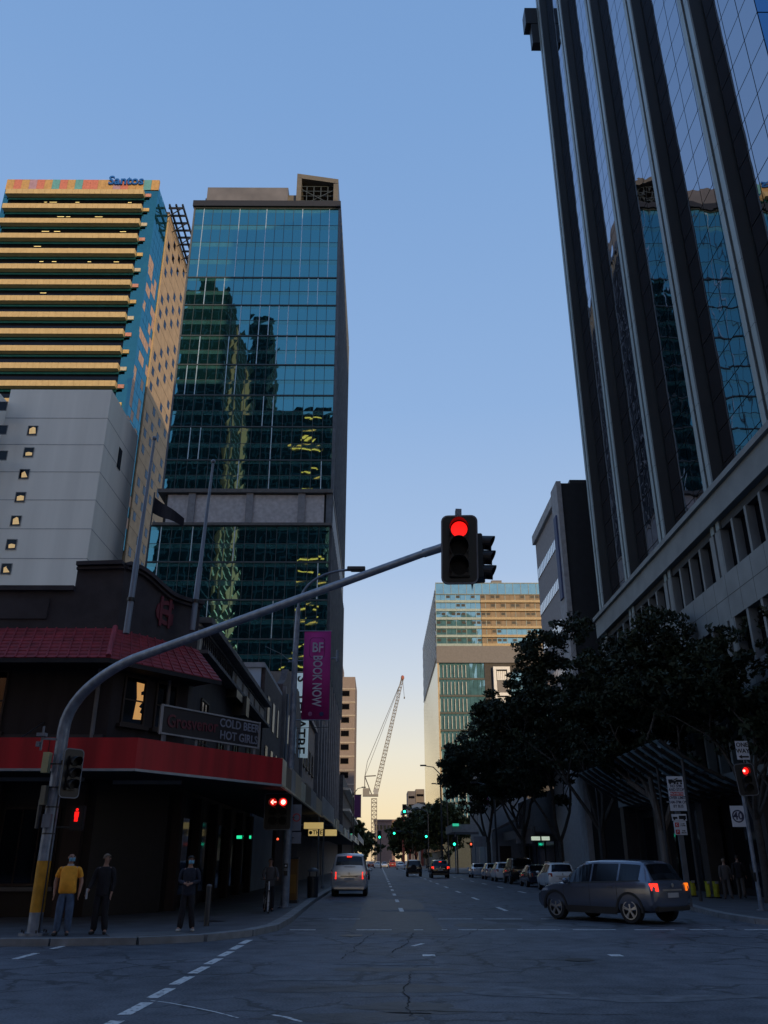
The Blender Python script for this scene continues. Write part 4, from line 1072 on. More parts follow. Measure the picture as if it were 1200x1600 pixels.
MB().box(GX0 + 17, GX0 + 20, GY + 6, GY + 14, zt - 1.5, zt + 3).build('roof_box', M_BG, gb)
MB().box(GX0 - .2, GX1, GY - .6, GY + .5, z2, z1).build('concrete_band', M_BG, gb)
MB().box(GX0 - .05, GX0 + .35, GY - .4, GYB, 6, z2).build('corner_pier', M_CRM, gb)
# lower zone
xw = at(770, 1050, GY).x; xw2 = at(796, 1050, GY).x; xl = at(757, 1050, GY).x
z3 = at(700, 1262, GY).z
k = 0; z = z2
while z > z3:
    a = z - 4.6; m = MB(); w = (xl - GX0 - .5) / 12
    for i in range(12):
        wide = i in (5, 6, 7) 
        panes(m, (GX0 + .5 + w * i, GY + .1, 0), (1, 0, 0), 1, w, a + .5, z - .05, (0, 1, 0), rr, .012, 0)
        if not (8 <= i): m.box(GX0 + .5 + w * i - .1, GX0 + .5 + w * i + .1, GY - .25, GY + .05, a + .6, z - .6, 1)
    m.box(GX0 + .4, xl, GY - .05, GY + .3, a, a + .48, 2)
    m.build('floor_glazing', [M_GBL, mat('pale_fin', (.42, .45, .44), .5), mat('slab_edge_dark', (.08, .09, .09), .7)], gb)
    z = a; k += 1
MB().box(xl, GX1, GY - .1, GY + .5, 0, z2).build('recess_wall', mat('recess_brown', (.06, .055, .055), .8), gb)
fz0 = at(780, 1125, GY).z
for q in range(2):
    zz0 = z2 - 1.2 - q * ((z2 - 1.2 - fz0) / 2); zz1 = zz0 - ((z2 - 1.2 - fz0) / 2)
    fr = MB().box(xw, xw + .8, GY - 1.2, GY - .1, zz1, zz0).box(xw2 - .8, xw2, GY - 1.2, GY - .1, zz1, zz0).box(xw + .8, xw2 - .8, GY - 1.2, GY - .1, zz0 - .8, zz0).box(xw + .8, xw2 - .8, GY - 1.0, GY - .1, zz1, zz1 + 3.2, 1)
    fo = fr.build('framed_bay', [M_WHITE, M_BG], gb)
    for i in range(5): 
        x = xw + 1.0 + i * (xw2 - xw - 2.0) / 5; MB().box(x, x + .45, GY - .9, GY - .8, zz1 + 3.4, zz0 - 1.2).build('blind', M_WHITE, fo)
m = MB(); 
for k in range(5): panes(m, (xw2 + .3, GY - .15, 0), (1, 0, 0), 9, (GX1 - xw2 - .5) / 9, fz0 - 8 + k * 4.2, fz0 - 4 + k * 4.2, (0, 1, 0), rr, .012)
m.build('recess_glazing', M_GBL, gb)
# pale street side: lattice screen above, plain panels below
MB().box(GX0, GX0 + .39, GY + .6, GYB, 4, z2 + 1).build('side_panels', M_CRM, gb)
jj = MB()
for i in range(8): jj.box(GX0 - .03, GX0, GY + 4 + i * 9, GY + 4.15 + i * 9, 4, z2)
jj.build('side_joint', M_BG, gb)
MB().box(GX0 + .1, GX0 + .39, GY + .6, GYB, z2 + 1, zt).build('side_screen_back', glass('screen_back', (.9, .86, .78), (.40, .37, .33), .15, facing=.1), gb)
ls = MB()
y = GY + 1
while y < GYB - 5:
    q = 0; z = z2 + 1.5
    while z < zt - 3:
        ls.bar((GX0 - .15, y, z), (GX0 - .15, y + 3.2, z + 3.2), .2, .28, up=(1, 0, 0)); ls.bar((GX0 - .12, y + 3.2, z), (GX0 - .12, y, z + 3.2), .2, .28, up=(1, 0, 0)); z += 3.3
    y += 3.3
ls.build('lattice_screen', mat('lattice_white', (.78, .75, .68), .5), gb)

# low buildings between
lh = thing('gable_hall', 'low pale gabled hall half hidden behind the street trees', 'building', (18, 114, 0))
x0 = at(768, 1300, 110).x
MB().slab([(x0, 110, 0), (x0 + 9.5, 110, 0), (x0 + 9.5, 110, 6.9), (x0 + 5.8, 110, 7.9), (x0 + 3.0, 110, 10.9), (x0, 110, 10.9)], (0, 14, 0)).build('wall', mat('hall_white', (0.34, 0.35, 0.38), .8, var=.08), lh)
MB().slab([(x0 - .2, 109.7, 5.2), (x0 + 3, 109.7, 6.6), (x0 + 10, 109.7, 4.9), (x0 + 10, 109.7, 4.6), (x0 + 3, 109.7, 6.25), (x0 - .2, 109.7, 4.9)], (0, -2.5, 0)).build('porch_roof', mat('porch_grey', (.24, .22, .22), .7), lh)
MB().box(x0 + .9, x0 + 2.3, 109.9, 109.99, .14, 3.4).build('door', M_WOODD, lh)
MB().box(x0 + 3.6, x0 + 8.8, 109.9, 109.99, .4, 3.8).build('shop_window', M_DKGLASS, lh)
lb_ = thing('low_shop_block', 'low dark shop block behind the parked cars', 'building', (22, 97, 0))
MB().box(17, 40, 84.6, 107, 0, 8.2).build('wall', mat('shop_block_dark', (.07, .068, .075), .8, var=.3), lb_)
MB().box(15.0, 17, 84.7, 106.8, 4.1, 4.3).box(14.9, 15.0, 84.7, 106.8, 3.9, 4.8).build('awning', mat('awning_grey_dark', (.09, .09, .10), .7), lb_)
for y in (86, 91, 96, 101): 
    MB().box(16.93, 17.0, y, y + 4, .5, 3.6).build('shop_window', M_DKGLASS, lb_)
lit = thing('lit_shop_sign', 'long white lit sign strip in two pieces above the parked cars', 'sign', (15, 84.5, 4.6))
a = at(830, 1307, 84); b_ = at(859, 1313, 84)
L_W = mat('lit_white_strip', (.8, .9, .75), .5, emit=.42, emit_col=(.8, .95, .75))
for u0, u1 in ((0, .48), (.58, 1)): MB().box(a.x + (b_.x - a.x) * u0, a.x + (b_.x - a.x) * u1, 84, 84.15, b_.z, a.z).build('light_strip', L_W, lit)
MB().box(a.x - .1, b_.x + 2.6, 84.15, 84.3, b_.z - .1, a.z + .1).build('backing', M_BLACK, lit)
fa = thing('flat_awning', 'flat pale awning on the corner past the gabled hall', 'awning', (12, 128, 0))
a = at(706, 1288, 128); b_ = at(790, 1300, 128)
MB().box(a.x, b_.x, 128, 140, b_.z, a.z).build('fascia', mat('awning_pale', (0.26, 0.25, 0.25), .7), fa)
MB().box(a.x + .1, a.x + 1.0, 127.8, 127.95, a.z - .25, a.z + .1).build('green_sign', mat('lit_green_sign', (.05, .6, .35), .5, emit=.45, emit_col=(.05, .8, .45)), fa)
for x in (a.x + .5, b_.x - .5): MB().tube([(x, 129, .14), (x, 129, b_.z)], .1, 8).build('post', M_GALV, fa)
for i, (px0, px1, py0, py1, Y, lb) in enumerate(((740, 760, 1307, 1323, 100, 'blank grey board standing on posts beside the parked silver sedan'), (805, 832, 1295, 1318, 84, 'larger blank grey board on a post behind the parked cars'))):
    a = at(px0, py0, Y); b_ = at(px1, py1, Y)
    t = thing('sign_back', lb, 'sign', ((a.x + b_.x) / 2, Y, .14), group='blank sign backs by the right footpath')
    MB().box(a.x, b_.x, Y, Y + .05, b_.z, a.z).build('panel', mat('sign_back_grey', (.20, .21, .23), .6), t)
    for u in ((.5,) if i else (.12, .88)): x = a.x + (b_.x - a.x) * u; MB().tube([(x, Y + .1, .14), (x, Y + .1, a.z)], .05, 8).build('post', M_GALV, t)
ht = thing('striped_facade_house', 'narrow building front with pale vertical stripes below the magenta banner', 'building', (17, 150, 0))
x0 = at(747, 1300, 146).x; x1 = at(766, 1300, 146).x; zz = at(750, 1205, 146).z
MB().box(x0, x1, 146, 158, 0, zz).build('wall', mat('stripe_wall', (.28, .27, .27), .8), ht)
for i in range(4): MB().box(x0 + .1 + i * (x1 - x0) / 4, x0 + .35 + i * (x1 - x0) / 4, 145.8, 146, 4, zz).build('stripe', M_WHITE, ht)

# far end of the street
fe = thing('far_brown_building', 'low flat brown building closing the end of the street', 'building', (3, 470, 0))
a = at(585, 1283, 450); b_ = at(617, 1283, 450)
MB().box(a.x, b_.x, 450, 490, 0, a.z).box(a.x - .5, b_.x + .5, 449.5, 490, a.z, a.z + .8).build('wall', mat('far_brown', (.20, .13, .12), .8), fe)
for i in range(6): MB().box(a.x + 1 + i * 1.9, a.x + 2.1 + i * 1.9, 449.9, 450, a.z - 4, a.z - 2).build('window', M_SBLK, fe)
for (px0, px1, py, Y, c, lb) in ((637, 649, 1236, 400, (.12, .11, .12), 'dark far tower block with curved top, left half of the pair'), (649.5, 663, 1233, 404, (.17, .145, .13), 'dark far tower block, right half of the pair'), (656, 676, 1254, 330, (.15, .13, .12), 'squat grey-brown block in front of the far pair of towers'),
                           (668, 700, 1262, 305, (.33, .24, .16), 'sandy far block beside the glazed block')):
    a = at(px0, py, Y); b_ = at(px1, py, Y)
    t = thing('far_block', lb, 'building', ((a.x + b_.x) / 2, Y, 0), group='far blocks at the street end')
    MB().box(a.x, b_.x, Y, Y + 18, 0, a.z).build('wall', mat('far_' + str(px0), c, .8, var=.15, scale=.4), t)
    n = int((a.z - 8) / 3.6)
    for k in range(min(n, 7)):
        z = a.z - 2.2 - k * 3.6; MB().box(a.x + .4, b_.x - .4, Y - .08, Y, z - 1.0, z).build('window_band', M_SBLK, t)
wr = thing('far_white_roof', 'white pitched roof structure with red columns glowing beyond the far trees', 'building', (11, 300, 0))
a = at(627, 1262, 300); b_ = at(652, 1250, 300)
MB().slab([(a.x, 300, a.z - 1), (b_.x, 300, b_.z - 1), (b_.x + 4, 300, b_.z - 2), (b_.x + 4, 300, b_.z - 3), (a.x, 300, a.z - 2)], (0, 12, 0)).build('roof', M_WHITE, wr)
for i in range(4): 
    x = a.x + .3 + i * 2.1; MB().box(x, x + .8, 301, 303, 0, a.z - 1.4).build('column', mat('red_brown_column', (.28, .06, .04), .7), wr)

# ================================================================= BUILDINGS BEHIND THE PHOTOGRAPHER (mirrored in the glass; brown blocks at right added for shade)
def back_tower(label, x0, x1, y0, y1, h, wall, fh=4.0, lit=False, gold=False, crown=0):
    t = thing('tower_or_sun_blocker_behind', label, 'building', ((x0 + x1) / 2, y0, 0))
    b = MB().box(x0, x1, y1, y0, 0, h)
    if crown: b.box(x0 + (x1 - x0) * .25, x0 + (x1 - x0) * .6, y1, y0 - 2, h, h + crown)
    b.build('wall', wall, t)
    fm = MB(); z = 8
    while z < h - 2:
        fm.box(x0 - .05, x1 + .05, y1 - .05, y0 + .06, z, z + .5); z += fh
    fm.build('floor_edges', M_DARKMETAL, t)
    vm = MB(); x = x0 + 1.5
    while x < x1: vm.box(x - .15, x + .15, y0, y0 + .25, 0, h); x += 3
    vm.build('mullions', mat('back_mullion', (.10, .11, .11), .6), t)
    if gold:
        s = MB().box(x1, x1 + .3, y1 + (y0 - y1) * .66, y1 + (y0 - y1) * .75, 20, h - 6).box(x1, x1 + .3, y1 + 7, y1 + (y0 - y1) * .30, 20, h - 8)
        s.build('painted_sun_strip', mat('back_sun_strip', (0.95, 0.28, 0.045), .7, var=.1), t)  # orange colour stands in for sunlit side faces, as mirrored in tinted glass
    if lit:
        r_ = random.Random(3); lm = MB(); z = 12
        while z < h - 4:
            xa = x0 + (x1 - x0) * r_.choice((.42, .58, .60, .56, .62)); xb = x0 + (x1 - x0) * r_.choice((.80, .86, .97))
            if r_.random() < .85: lm.box(xa, xb, y0 + .26, y0 + .34, z + 2.2, z + 2.62)
            z += fh
        lm.build('glow_strip', mat('back_glow', (1, .5, .15), .5, emit=3.2, emit_col=(1, .33, .04)), t)  # glowing strips added so the teal glass mirrors yellow lines
    return t
BD = mat('back_dark', (0.012, 0.015, 0.015), .9, var=.3, scale=.1, spec=.05)
BD2 = mat('back_brown', (0.075, 0.06, 0.05), .8, var=.3, scale=.1)
back_tower('dark tall tower behind the photographer with sunlit strips painted on its side', -68, -52.5, -20, -74, 186, BD, gold=True, crown=7)
back_tower('second dark tower behind the photographer, set farther back', -57, -48, -90, -112, 225, BD)
back_tower('dark block with added glowing strips behind the photographer', -40, -16.5, -34, -60, 146, BD, lit=True)
back_tower('broad brown sun blocker added behind the photographer, right of the street', 20, 78, -25, -125, 95, BD2)  # unseen block added to keep the low sun off the street
back_tower('distant brown sun blocker added behind the photographer, far right', 80, 150, -60, -160, 84, BD2)  # second unseen block, added to carry the shade farther right
back_tower('low brown block behind the photographer, left of the street', -15, -7.5, -24, -60, 40, BD2)
# ================================================================= TREES
def leaf_mat(name, c1, c2):
    m = bpy.data.materials.new(name); m.use_nodes = True
    n = m.node_tree; b = n.nodes['Principled BSDF']
    t = n.nodes.new('ShaderNodeTexCoord'); z = n.nodes.new('ShaderNodeTexNoise'); z.inputs['Scale'].default_value = 0.9; z.inputs['Detail'].default_value = 4
    n.links.new(t.outputs['Object'], z.inputs['Vector'])
    r = n.nodes.new('ShaderNodeValToRGB'); r.color_ramp.elements[0].position = .35; r.color_ramp.elements[1].position = .65
    r.color_ramp.elements[0].color = c1 + (1,); r.color_ramp.elements[1].color = c2 + (1,)
    n.links.new(z.outputs['Fac'], r.inputs[0]); n.links.new(r.outputs[0], b.inputs['Base Color'])
    b.inputs['Roughness'].default_value = .6; b.inputs['Specular IOR Level'].default_value = .3
    return m
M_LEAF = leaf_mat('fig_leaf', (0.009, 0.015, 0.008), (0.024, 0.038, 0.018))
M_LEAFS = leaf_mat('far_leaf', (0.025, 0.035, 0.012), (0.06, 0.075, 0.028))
M_BARK = mat('pale_bark', (0.15, 0.135, 0.125), .85, var=.4, scale=6, bump=.01, streak=True)
M_BARKD = mat('dark_bark', (0.05, 0.045, 0.042), .9, var=.3, scale=6)

def tree(name, label, base, H, crown_r, crown_z0, seed, n_leaf, leaf=0.16, bark=None, lm=None, fork=2.2, trunk_r=.2, flat=.8, off=(0, 0), group=None, cat='tree'):
    r = random.Random(seed); rng = np.random.default_rng(seed)
    root = thing(name, label, cat, base, 0, group, world_parts=False)
    tb = MB(); tips = []
    tb.tube([(0, 0, -.1), (0, 0, .3), (.04, .02, fork * .5), (.02, 0, fork)], [trunk_r * 1.5, trunk_r * 1.1, trunk_r, trunk_r * .95], 9)
    def limb(p, d, L, rad, depth):
        pts = [Vector(p)]; dd = Vector(d).normalized(); n = 5; rads = [rad]
        for i in range(n):
            dd = (dd + Vector((r.uniform(-.18, .18), r.uniform(-.18, .18), r.uniform(-.06, .12)))).normalized()
            pts.append(pts[-1] + dd * L / n); rads.append(rad * (1 - .5 * (i + 1) / n))
        tb.tube(pts, rads, 6 if depth < 2 else 4)
        tips.append(pts[-1]); tips.append(pts[-2])
        if depth < 3:
            for k in range(3 if depth else 3):
                a = r.uniform(0, 6.28); i = r.choice((2, 3, 4, 5))
                nd = (dd * .8 + Vector((math.cos(a) * .75, math.sin(a) * .75, r.uniform(-.1, .45)))).normalized()
                limb(pts[i], nd, L * r.uniform(.55, .78), rads[i] * .7, depth + 1)
    nl = r.choice((3, 4))
    a0 = r.uniform(0, 6.28)
    for k in range(nl):
        a = a0 + k * 6.28 / nl + r.uniform(-.4, .4)
        limb((0, 0, fork - .1), (math.cos(a) * .55 + off[0] * .1, math.sin(a) * .55 + off[1] * .1, 1.1), (H - fork) * .42, trunk_r * .7, 0)
    tb.build('trunk', bark or M_BARK, root, smooth=True)
    # crown: clumps in an uneven ellipsoid plus round the limb tips
    cz = (H + crown_z0) / 2; hz = (H - crown_z0) / 2
    cl = []
    ncl = int(46 + crown_r * 9)
    while len(cl) < ncl:
        v = rng.normal(size=3); v /= np.linalg.norm(v); rad = rng.uniform(.35, 1) ** .6
        ang = math.atan2(v[1], v[0]); wob = 1 + .22 * math.sin(2 * ang + seed) + .15 * math.sin(5 * ang + seed * 2) + .12 * math.sin(7 * v[2] * 2 + seed)
        p = np.array([v[0] * crown_r * rad * wob + off[0], v[1] * crown_r * rad * wob + off[1], cz + v[2] * hz * rad * (1 + .12 * math.sin(3 * ang))])
        if v[2] < -.3 and rng.random() < .45: continue
        cl.append((p, rng.uniform(.07, .19) * crown_r))
    for t_ in tips:
        if t_.z > crown_z0 - .6: cl.append((np.array(t_), rng.uniform(.08, .15) * crown_r))
    w = np.array([c[1] ** 2 for c in cl]); w /= w.sum()
    idx = rng.choice(len(cl), size=n_leaf, p=w)
    C = np.array([c[0] for c in cl])[idx]; S = np.array([c[1] for c in cl])[idx]
    D = rng.normal(size=(n_leaf, 3)); D /= np.linalg.norm(D, axis=1)[:, None]
    P = C + D * (S * rng.uniform(.3, 1.0, n_leaf) ** .5)[:, None] * np.array([1.15, 1.15, flat * .75])
    A = rng.normal(size=(n_leaf, 3)); A /= np.linalg.norm(A, axis=1)[:, None]
    B = np.cross(A, rng.normal(size=(n_leaf, 3))); B /= np.linalg.norm(B, axis=1)[:, None]
    sz = leaf * rng.uniform(.45, 1.5, n_leaf)[:, None]
    V = np.stack([P - A * sz, P + B * sz * .45, P + A * sz, P - B * sz * .45], 1).reshape(-1, 3)
    me = bpy.data.meshes.new('crown')
    me.vertices.add(len(V)); me.vertices.foreach_set('co', V.astype('f').ravel())
    me.loops.add(len(V)); me.loops.foreach_set('vertex_index', np.arange(len(V), dtype='i'))
    me.polygons.add(n_leaf); me.polygons.foreach_set('loop_start', np.arange(0, len(V), 4, dtype='i')); me.polygons.foreach_set('loop_total', np.full(n_leaf, 4, 'i'))
    me.materials.append(lm or M_LEAF); me.update(calc_edges=True); me.validate()
    o = bpy.data.objects.new('crown', me); scene.collection.objects.link(o); o.parent = root
    return root
GT = 'street trees along the right footpath'
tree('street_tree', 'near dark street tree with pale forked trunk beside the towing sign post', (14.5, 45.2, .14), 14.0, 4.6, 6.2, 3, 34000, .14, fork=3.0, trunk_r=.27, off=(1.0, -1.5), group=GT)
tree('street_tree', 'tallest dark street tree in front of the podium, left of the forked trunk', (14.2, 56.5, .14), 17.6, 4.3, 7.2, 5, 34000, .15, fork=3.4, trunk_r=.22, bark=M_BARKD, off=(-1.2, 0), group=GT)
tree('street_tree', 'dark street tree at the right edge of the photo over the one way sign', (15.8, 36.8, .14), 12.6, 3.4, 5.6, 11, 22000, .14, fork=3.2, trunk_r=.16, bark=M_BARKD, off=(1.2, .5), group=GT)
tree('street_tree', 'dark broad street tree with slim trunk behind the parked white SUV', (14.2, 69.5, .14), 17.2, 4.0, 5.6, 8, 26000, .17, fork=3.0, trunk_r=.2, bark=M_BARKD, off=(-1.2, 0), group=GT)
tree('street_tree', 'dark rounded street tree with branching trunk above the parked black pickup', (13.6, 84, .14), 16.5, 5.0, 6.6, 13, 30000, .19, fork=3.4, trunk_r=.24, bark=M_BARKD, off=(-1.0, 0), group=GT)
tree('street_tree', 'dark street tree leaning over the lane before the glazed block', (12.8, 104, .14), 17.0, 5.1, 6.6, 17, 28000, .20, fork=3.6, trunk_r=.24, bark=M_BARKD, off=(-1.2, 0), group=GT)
GF = 'distant trees down the street'
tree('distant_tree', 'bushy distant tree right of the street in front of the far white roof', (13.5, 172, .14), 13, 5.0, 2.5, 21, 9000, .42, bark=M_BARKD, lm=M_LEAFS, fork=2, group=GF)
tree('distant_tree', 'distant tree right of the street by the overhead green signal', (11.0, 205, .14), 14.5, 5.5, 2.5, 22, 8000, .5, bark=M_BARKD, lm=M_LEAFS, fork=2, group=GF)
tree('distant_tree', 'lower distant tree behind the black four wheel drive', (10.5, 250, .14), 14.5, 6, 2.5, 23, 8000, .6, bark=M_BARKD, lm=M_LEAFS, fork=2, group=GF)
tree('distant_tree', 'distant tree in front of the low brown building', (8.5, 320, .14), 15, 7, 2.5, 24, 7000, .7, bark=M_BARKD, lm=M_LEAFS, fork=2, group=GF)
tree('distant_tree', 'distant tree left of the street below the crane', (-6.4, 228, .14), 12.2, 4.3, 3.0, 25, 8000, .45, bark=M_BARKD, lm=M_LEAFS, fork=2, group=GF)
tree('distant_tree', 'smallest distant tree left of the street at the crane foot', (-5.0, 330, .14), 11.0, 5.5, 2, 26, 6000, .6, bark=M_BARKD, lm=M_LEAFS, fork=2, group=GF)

# ================================================================= CRANE
cr = thing('tower_crane', 'white luffing tower crane raised above the end of the street', 'crane', (-2.6, 420, 0))
M_CR = mat('crane_white', (0.16, 0.145, 0.135), .5, var=.15)
def lattice(p, q, w, n, r_, name, mats, tap=1.0):
    m = MB(); p = Vector(p); q = Vector(q); d = (q - p).normalized(); a = d.cross(Vector((0, 1, 0.01))).normalized(); b = a.cross(d).normalized()
    C4 = lambda t: [p.lerp(q, t) + (a * i + b * j) * (w / 2) * (1 + (tap - 1) * t) for i, j in ((-1,-1),(1,-1),(1,1),(-1,1))]
    prev = C4(0)
    for k in range(1, n + 1):
        cur = C4(k / n)
        for i in range(4):
            m.bar(prev[i], cur[i], r_, r_); j = (i + 1) % 4
            m.bar(cur[i], cur[j], r_ * .7, r_ * .7)
            m.bar(prev[i], cur[j], r_ * .6, r_ * .6) if k % 2 else m.bar(prev[j], cur[i], r_ * .6, r_ * .6)
        prev = cur
    return m.build(name, mats, cr)
pm0 = at(583, 1248, 420); foot = at(587, 1238, 420); tip = at(629, 1059, 420)
lattice((pm0.x + .5, 420, 0), (pm0.x + .5, 420, pm0.z), 2.5, 16, .32, 'mast', M_CR)
lattice(foot, tip, 2.2, 34, .26, 'jib', M_CR, tap=.55)
a = at(567, 1232, 420); b_ = at(591, 1243, 420)
dk_ = MB().box(a.x, b_.x, 418, 422, b_.z - .4, b_.z + .5).box(a.x, a.x + 3.2, 418, 422, b_.z + .5, a.z).box(b_.x - 2.2, b_.x, 418.4, 420, b_.z + .5, b_.z + 3.0, 1)
dk_.build('machine_deck', [mat('crane_grey', (.20, .19, .18), .6), mat('crane_cab', (.30, .31, .33), .5)], cr)
tp_ = at(570, 1213, 420); 
m = MB().bar((tp_.x, 419, b_.z), tp_, .4, .4).bar((b_.x - 3, 419, b_.z), tp_, .4, .4).bar((tp_.x, 421, b_.z), tp_, .35, .35)
m.build('a_frame', mat('crane_dark', (.10, .09, .085), .6), cr)
mid = at(574, 1190, 420)
m = MB().tube([tp_, mid, tip], .13, 5).tube([tp_ + Vector((0, .6, 0)), at(602, 1130, 420), tip], .10, 5).tube([tip, tip + Vector((.8, 0, -10))], .10, 5)
m.build('stay_cable', MATS['crane_dark'], cr)
MB().ball(tuple(tip), .9, .9, 1.3).build('jib_head', mat('crane_red', (.35, .10, .07), .6), cr)
h = tip + Vector((.8, 0, -10.6)); MB().box(h.x - .3, h.x + .3, 419.8, 420.2, h.z, h.z + 1).build('hook', MATS['crane_dark'], cr)
MB().bar(tp_, tp_ + Vector((5.4, 0, .3)), .5, .5).build('top_arm', MATS['crane_dark'], cr)

# ================================================================= SIGNALS
def rrect(w, h, r, n=5):
    pts = []
    for cx, cz, a0 in ((w/2 - r, h/2 - r, 0), (-w/2 + r, h/2 - r, 90), (-w/2 + r, -h/2 + r, 180), (w/2 - r, -h/2 + r, 270)):
        for i in range(n + 1): a = R(a0 + 90 * i / n); pts.append((cx + r * math.cos(a), cz + r * math.sin(a)))
    return pts
def signal_head(parent, loc, rz=0, w=.62, h=1.3, lens=.15, cols=(0,), lit=(0, 0), litm=None, board=True, name='signal_head', edge=True, rot=None, arrow=None, naspect=3, hot=False):
    """head facing local -Y. cols: x offsets of columns of aspects"""
    Rm = (rot or Euler((0, 0, rz))).to_matrix(); L = Vector(loc)
    T = lambda m_: setattr(m_, 'v', [tuple(L + Rm @ Vector(v)) for v in m_.v]) or m_
    top = None
    m = MB()
    if board:
        pts = rrect(w, h, .11)
        m.slab([(x, .0, z) for x, z in pts], (0, .03, 0), 0)
        if edge:
            o = rrect(w, h, .11); i_ = rrect(w - .05, h - .05, .09)
            n = len(o)
            for k in range(n):
                a, b = o[k], o[(k + 1) % n]; c, d = i_[(k + 1) % n], i_[k]
                m.quad((a[0], -.004, a[1]), (b[0], -.004, b[1]), (c[0], -.004, c[1]), (d[0], -.004, d[1]), 1)
    body = T(m).build(name + '_board' if board else name, [M_BLACK, mat('board_edge', (.20, .21, .24), .6)], parent) if board else None
    P = body or parent
    hs = MB(); ah = .33 * lens / .15
    for cx in cols:
        hs.box(cx - lens * 1.15, cx + lens * 1.15, -.06, .16 if board else .22, -ah * naspect / 2, ah * naspect / 2)
    ho = T(hs).build('housing', M_BLACK, P, bevel=.012)
    for ci, cx in enumerate(cols):
        for k in range(naspect):
            z = ah * (naspect - 1) / 2 - k * ah
            v = MB(); n = 14; vs = []; L0 = lens * 1.08
            for i in range(n + 1):
                a = R(-35 + 250 * i / n)
                vs.append((cx + L0 * math.cos(a), -.06, z + L0 * math.sin(a)))
                ln = .26 * (lens / .15) * (.62 + .38 * max(0, math.sin(max(0, min(math.pi, a)))))
                vs.append((cx + L0 * math.cos(a), -.06 - ln, z + L0 * math.sin(a) - .02))
            fs = [(2*i, 2*i+2, 2*i+3, 2*i+1) for i in range(n)]
            v.add(vs, fs)
            vo = T(v).build('visor', M_BLACK, P)
            md = vo.modifiers.new('t', 'SOLIDIFY'); md.thickness = .006
            lm_ = MB(); 
            is_lit = (ci, k) == tuple(lit) or (arrow and ci == arrow[0] and k == arrow[1])
            pts = [(cx + lens * .93 * math.cos(2*math.pi*i/18), -.065, z + lens * .93 * math.sin(2*math.pi*i/18)) for i in range(18)]
            lm_.slab([Vector(p) for p in pts], (0, -.012, 0))
            if arrow and ci == arrow[0] and k == arrow[1]:
                T(lm_).build('lens', M_LIT_DR, P)
                ar = MB()
                y = -.085
                ar.slab([(cx - lens*.7, y, z), (cx - lens*.1, y, z + lens*.6), (cx + lens*.08, y, z + lens*.42), (cx - lens*.3, y, z), (cx + lens*.08, y, z - lens*.42), (cx - lens*.1, y, z - lens*.6)], (0, -.004, 0))
                ar.box(cx + lens*.0, cx + lens*.7, y - .004, y, z - lens*.14, z + lens*.14)
                T(ar).build('arrow', M_LIT_RH, P)
            else:
                lo_ = T(lm_).build('lens', M_LIT_R if is_lit else M_LENS, P)
                if is_lit and (litm or hot):
                    q_ = .62 if litm else .34; hx = cx - (0 if litm else lens * .25); hm = MB().slab([Vector((hx + lens * q_ * math.cos(2*math.pi*i/18), -.079, z + lens * q_ * math.sin(2*math.pi*i/18))) for i in range(18)], (0, -.003, 0))
                    T(hm).build('hot_spot', M_LIT_RH, lo_)
    return P

# main mast arm
ma = thing('mast_arm_signal', 'grey curved mast arm with yellow base band carrying the big red signal over the road', 'traffic signal', (-7.35, 21.3, .14))
base = gp(52, 1462); base.y = 21.3; base.x = at(52, 1462, 21.3).x
tipm = at(697, 852, 12.7)
vtop = Vector((base.x, base.y, 4.75))
arm0 = at(215, 1027, 19.35)
pts = [Vector((base.x, base.y, .14)), Vector((base.x, base.y, 2.0)), vtop]
rads = [.158, .152, .146]
d1 = (tipm - arm0).normalized()
P0 = vtop; P1 = vtop + Vector((0, 0, .95)); P2 = arm0 - d1 * .9; P3 = arm0
for i in range(1, 13):
    t = i / 12; p = P0 * (1-t)**3 + P1 * 3*t*(1-t)**2 + P2 * 3*t*t*(1-t) + P3 * t**3
    pts.append(p); rads.append(.145 - .035 * t)
for i in range(1, 9): pts.append(arm0.lerp(tipm, i / 8)); rads.append(.108 - .048 * i / 8)
M_MAST = mat('mast_steel', (0.23, 0.27, 0.34), .45, .3, var=.28, scale=5, bump=.002)
mo = MB().tube(pts, rads, 20).build('mast', M_MAST, ma, smooth=True)
MB().tube([(base.x, base.y, .62), (base.x, base.y, 1.72)], [.1605, .1575], 24).build('yellow_band', mat('yellow_band', (0.55, 0.26, 0.015), .6, var=.2, scale=6), mo, smooth=True)
MB().tube([(base.x, base.y, .14), (base.x, base.y, .2)], .33, 20).build('base_plate', M_GALV, mo)
for zc in (2.3, 2.9, 3.35, 3.9): MB().tube([(base.x, base.y, zc), (base.x, base.y, zc + .035)], .158, 20).build('strap', M_DARKMETAL, mo)
MB().box(base.x - .10, base.x + .10, base.y - .27, base.y - .155, 2.45, 2.75).build('junction_box', M_GALV, mo)
MB().tube([(base.x + .14, base.y - .08, .2), (base.x + .14, base.y - .08, 3.4)], .018, 6).build('conduit', M_DARKMETAL, mo)
bt = MB()
for i in range(6): a = R(60 * i); bt.tube([(base.x + .28 * math.cos(a), base.y + .28 * math.sin(a), .2), (base.x + .28 * math.cos(a), base.y + .28 * math.sin(a), .26)], .022, 6)
bt.build('bolt', M_DARKMETAL, mo)
cen = at(718, 858, 12.62)
face = Euler((R(4), R(1.5), math.atan2(-cen.x, cen.y) * -0.0 + R(-6)))
MB().bar(tipm - d1 * .5, at(722, 846, 12.85), .11, .11).build('arm_end', M_MAST, ma)
hd1 = signal_head(ma, cen, w=.60, h=1.18, lens=.145, lit=(0, 0), rot=Euler((R(2), R(1.5), R(-7))), name='main_head')
MB().bar(at(716, 810, 12.75), at(716, 797, 12.75), .12, .10).build('top_bracket', M_GALV, ma)
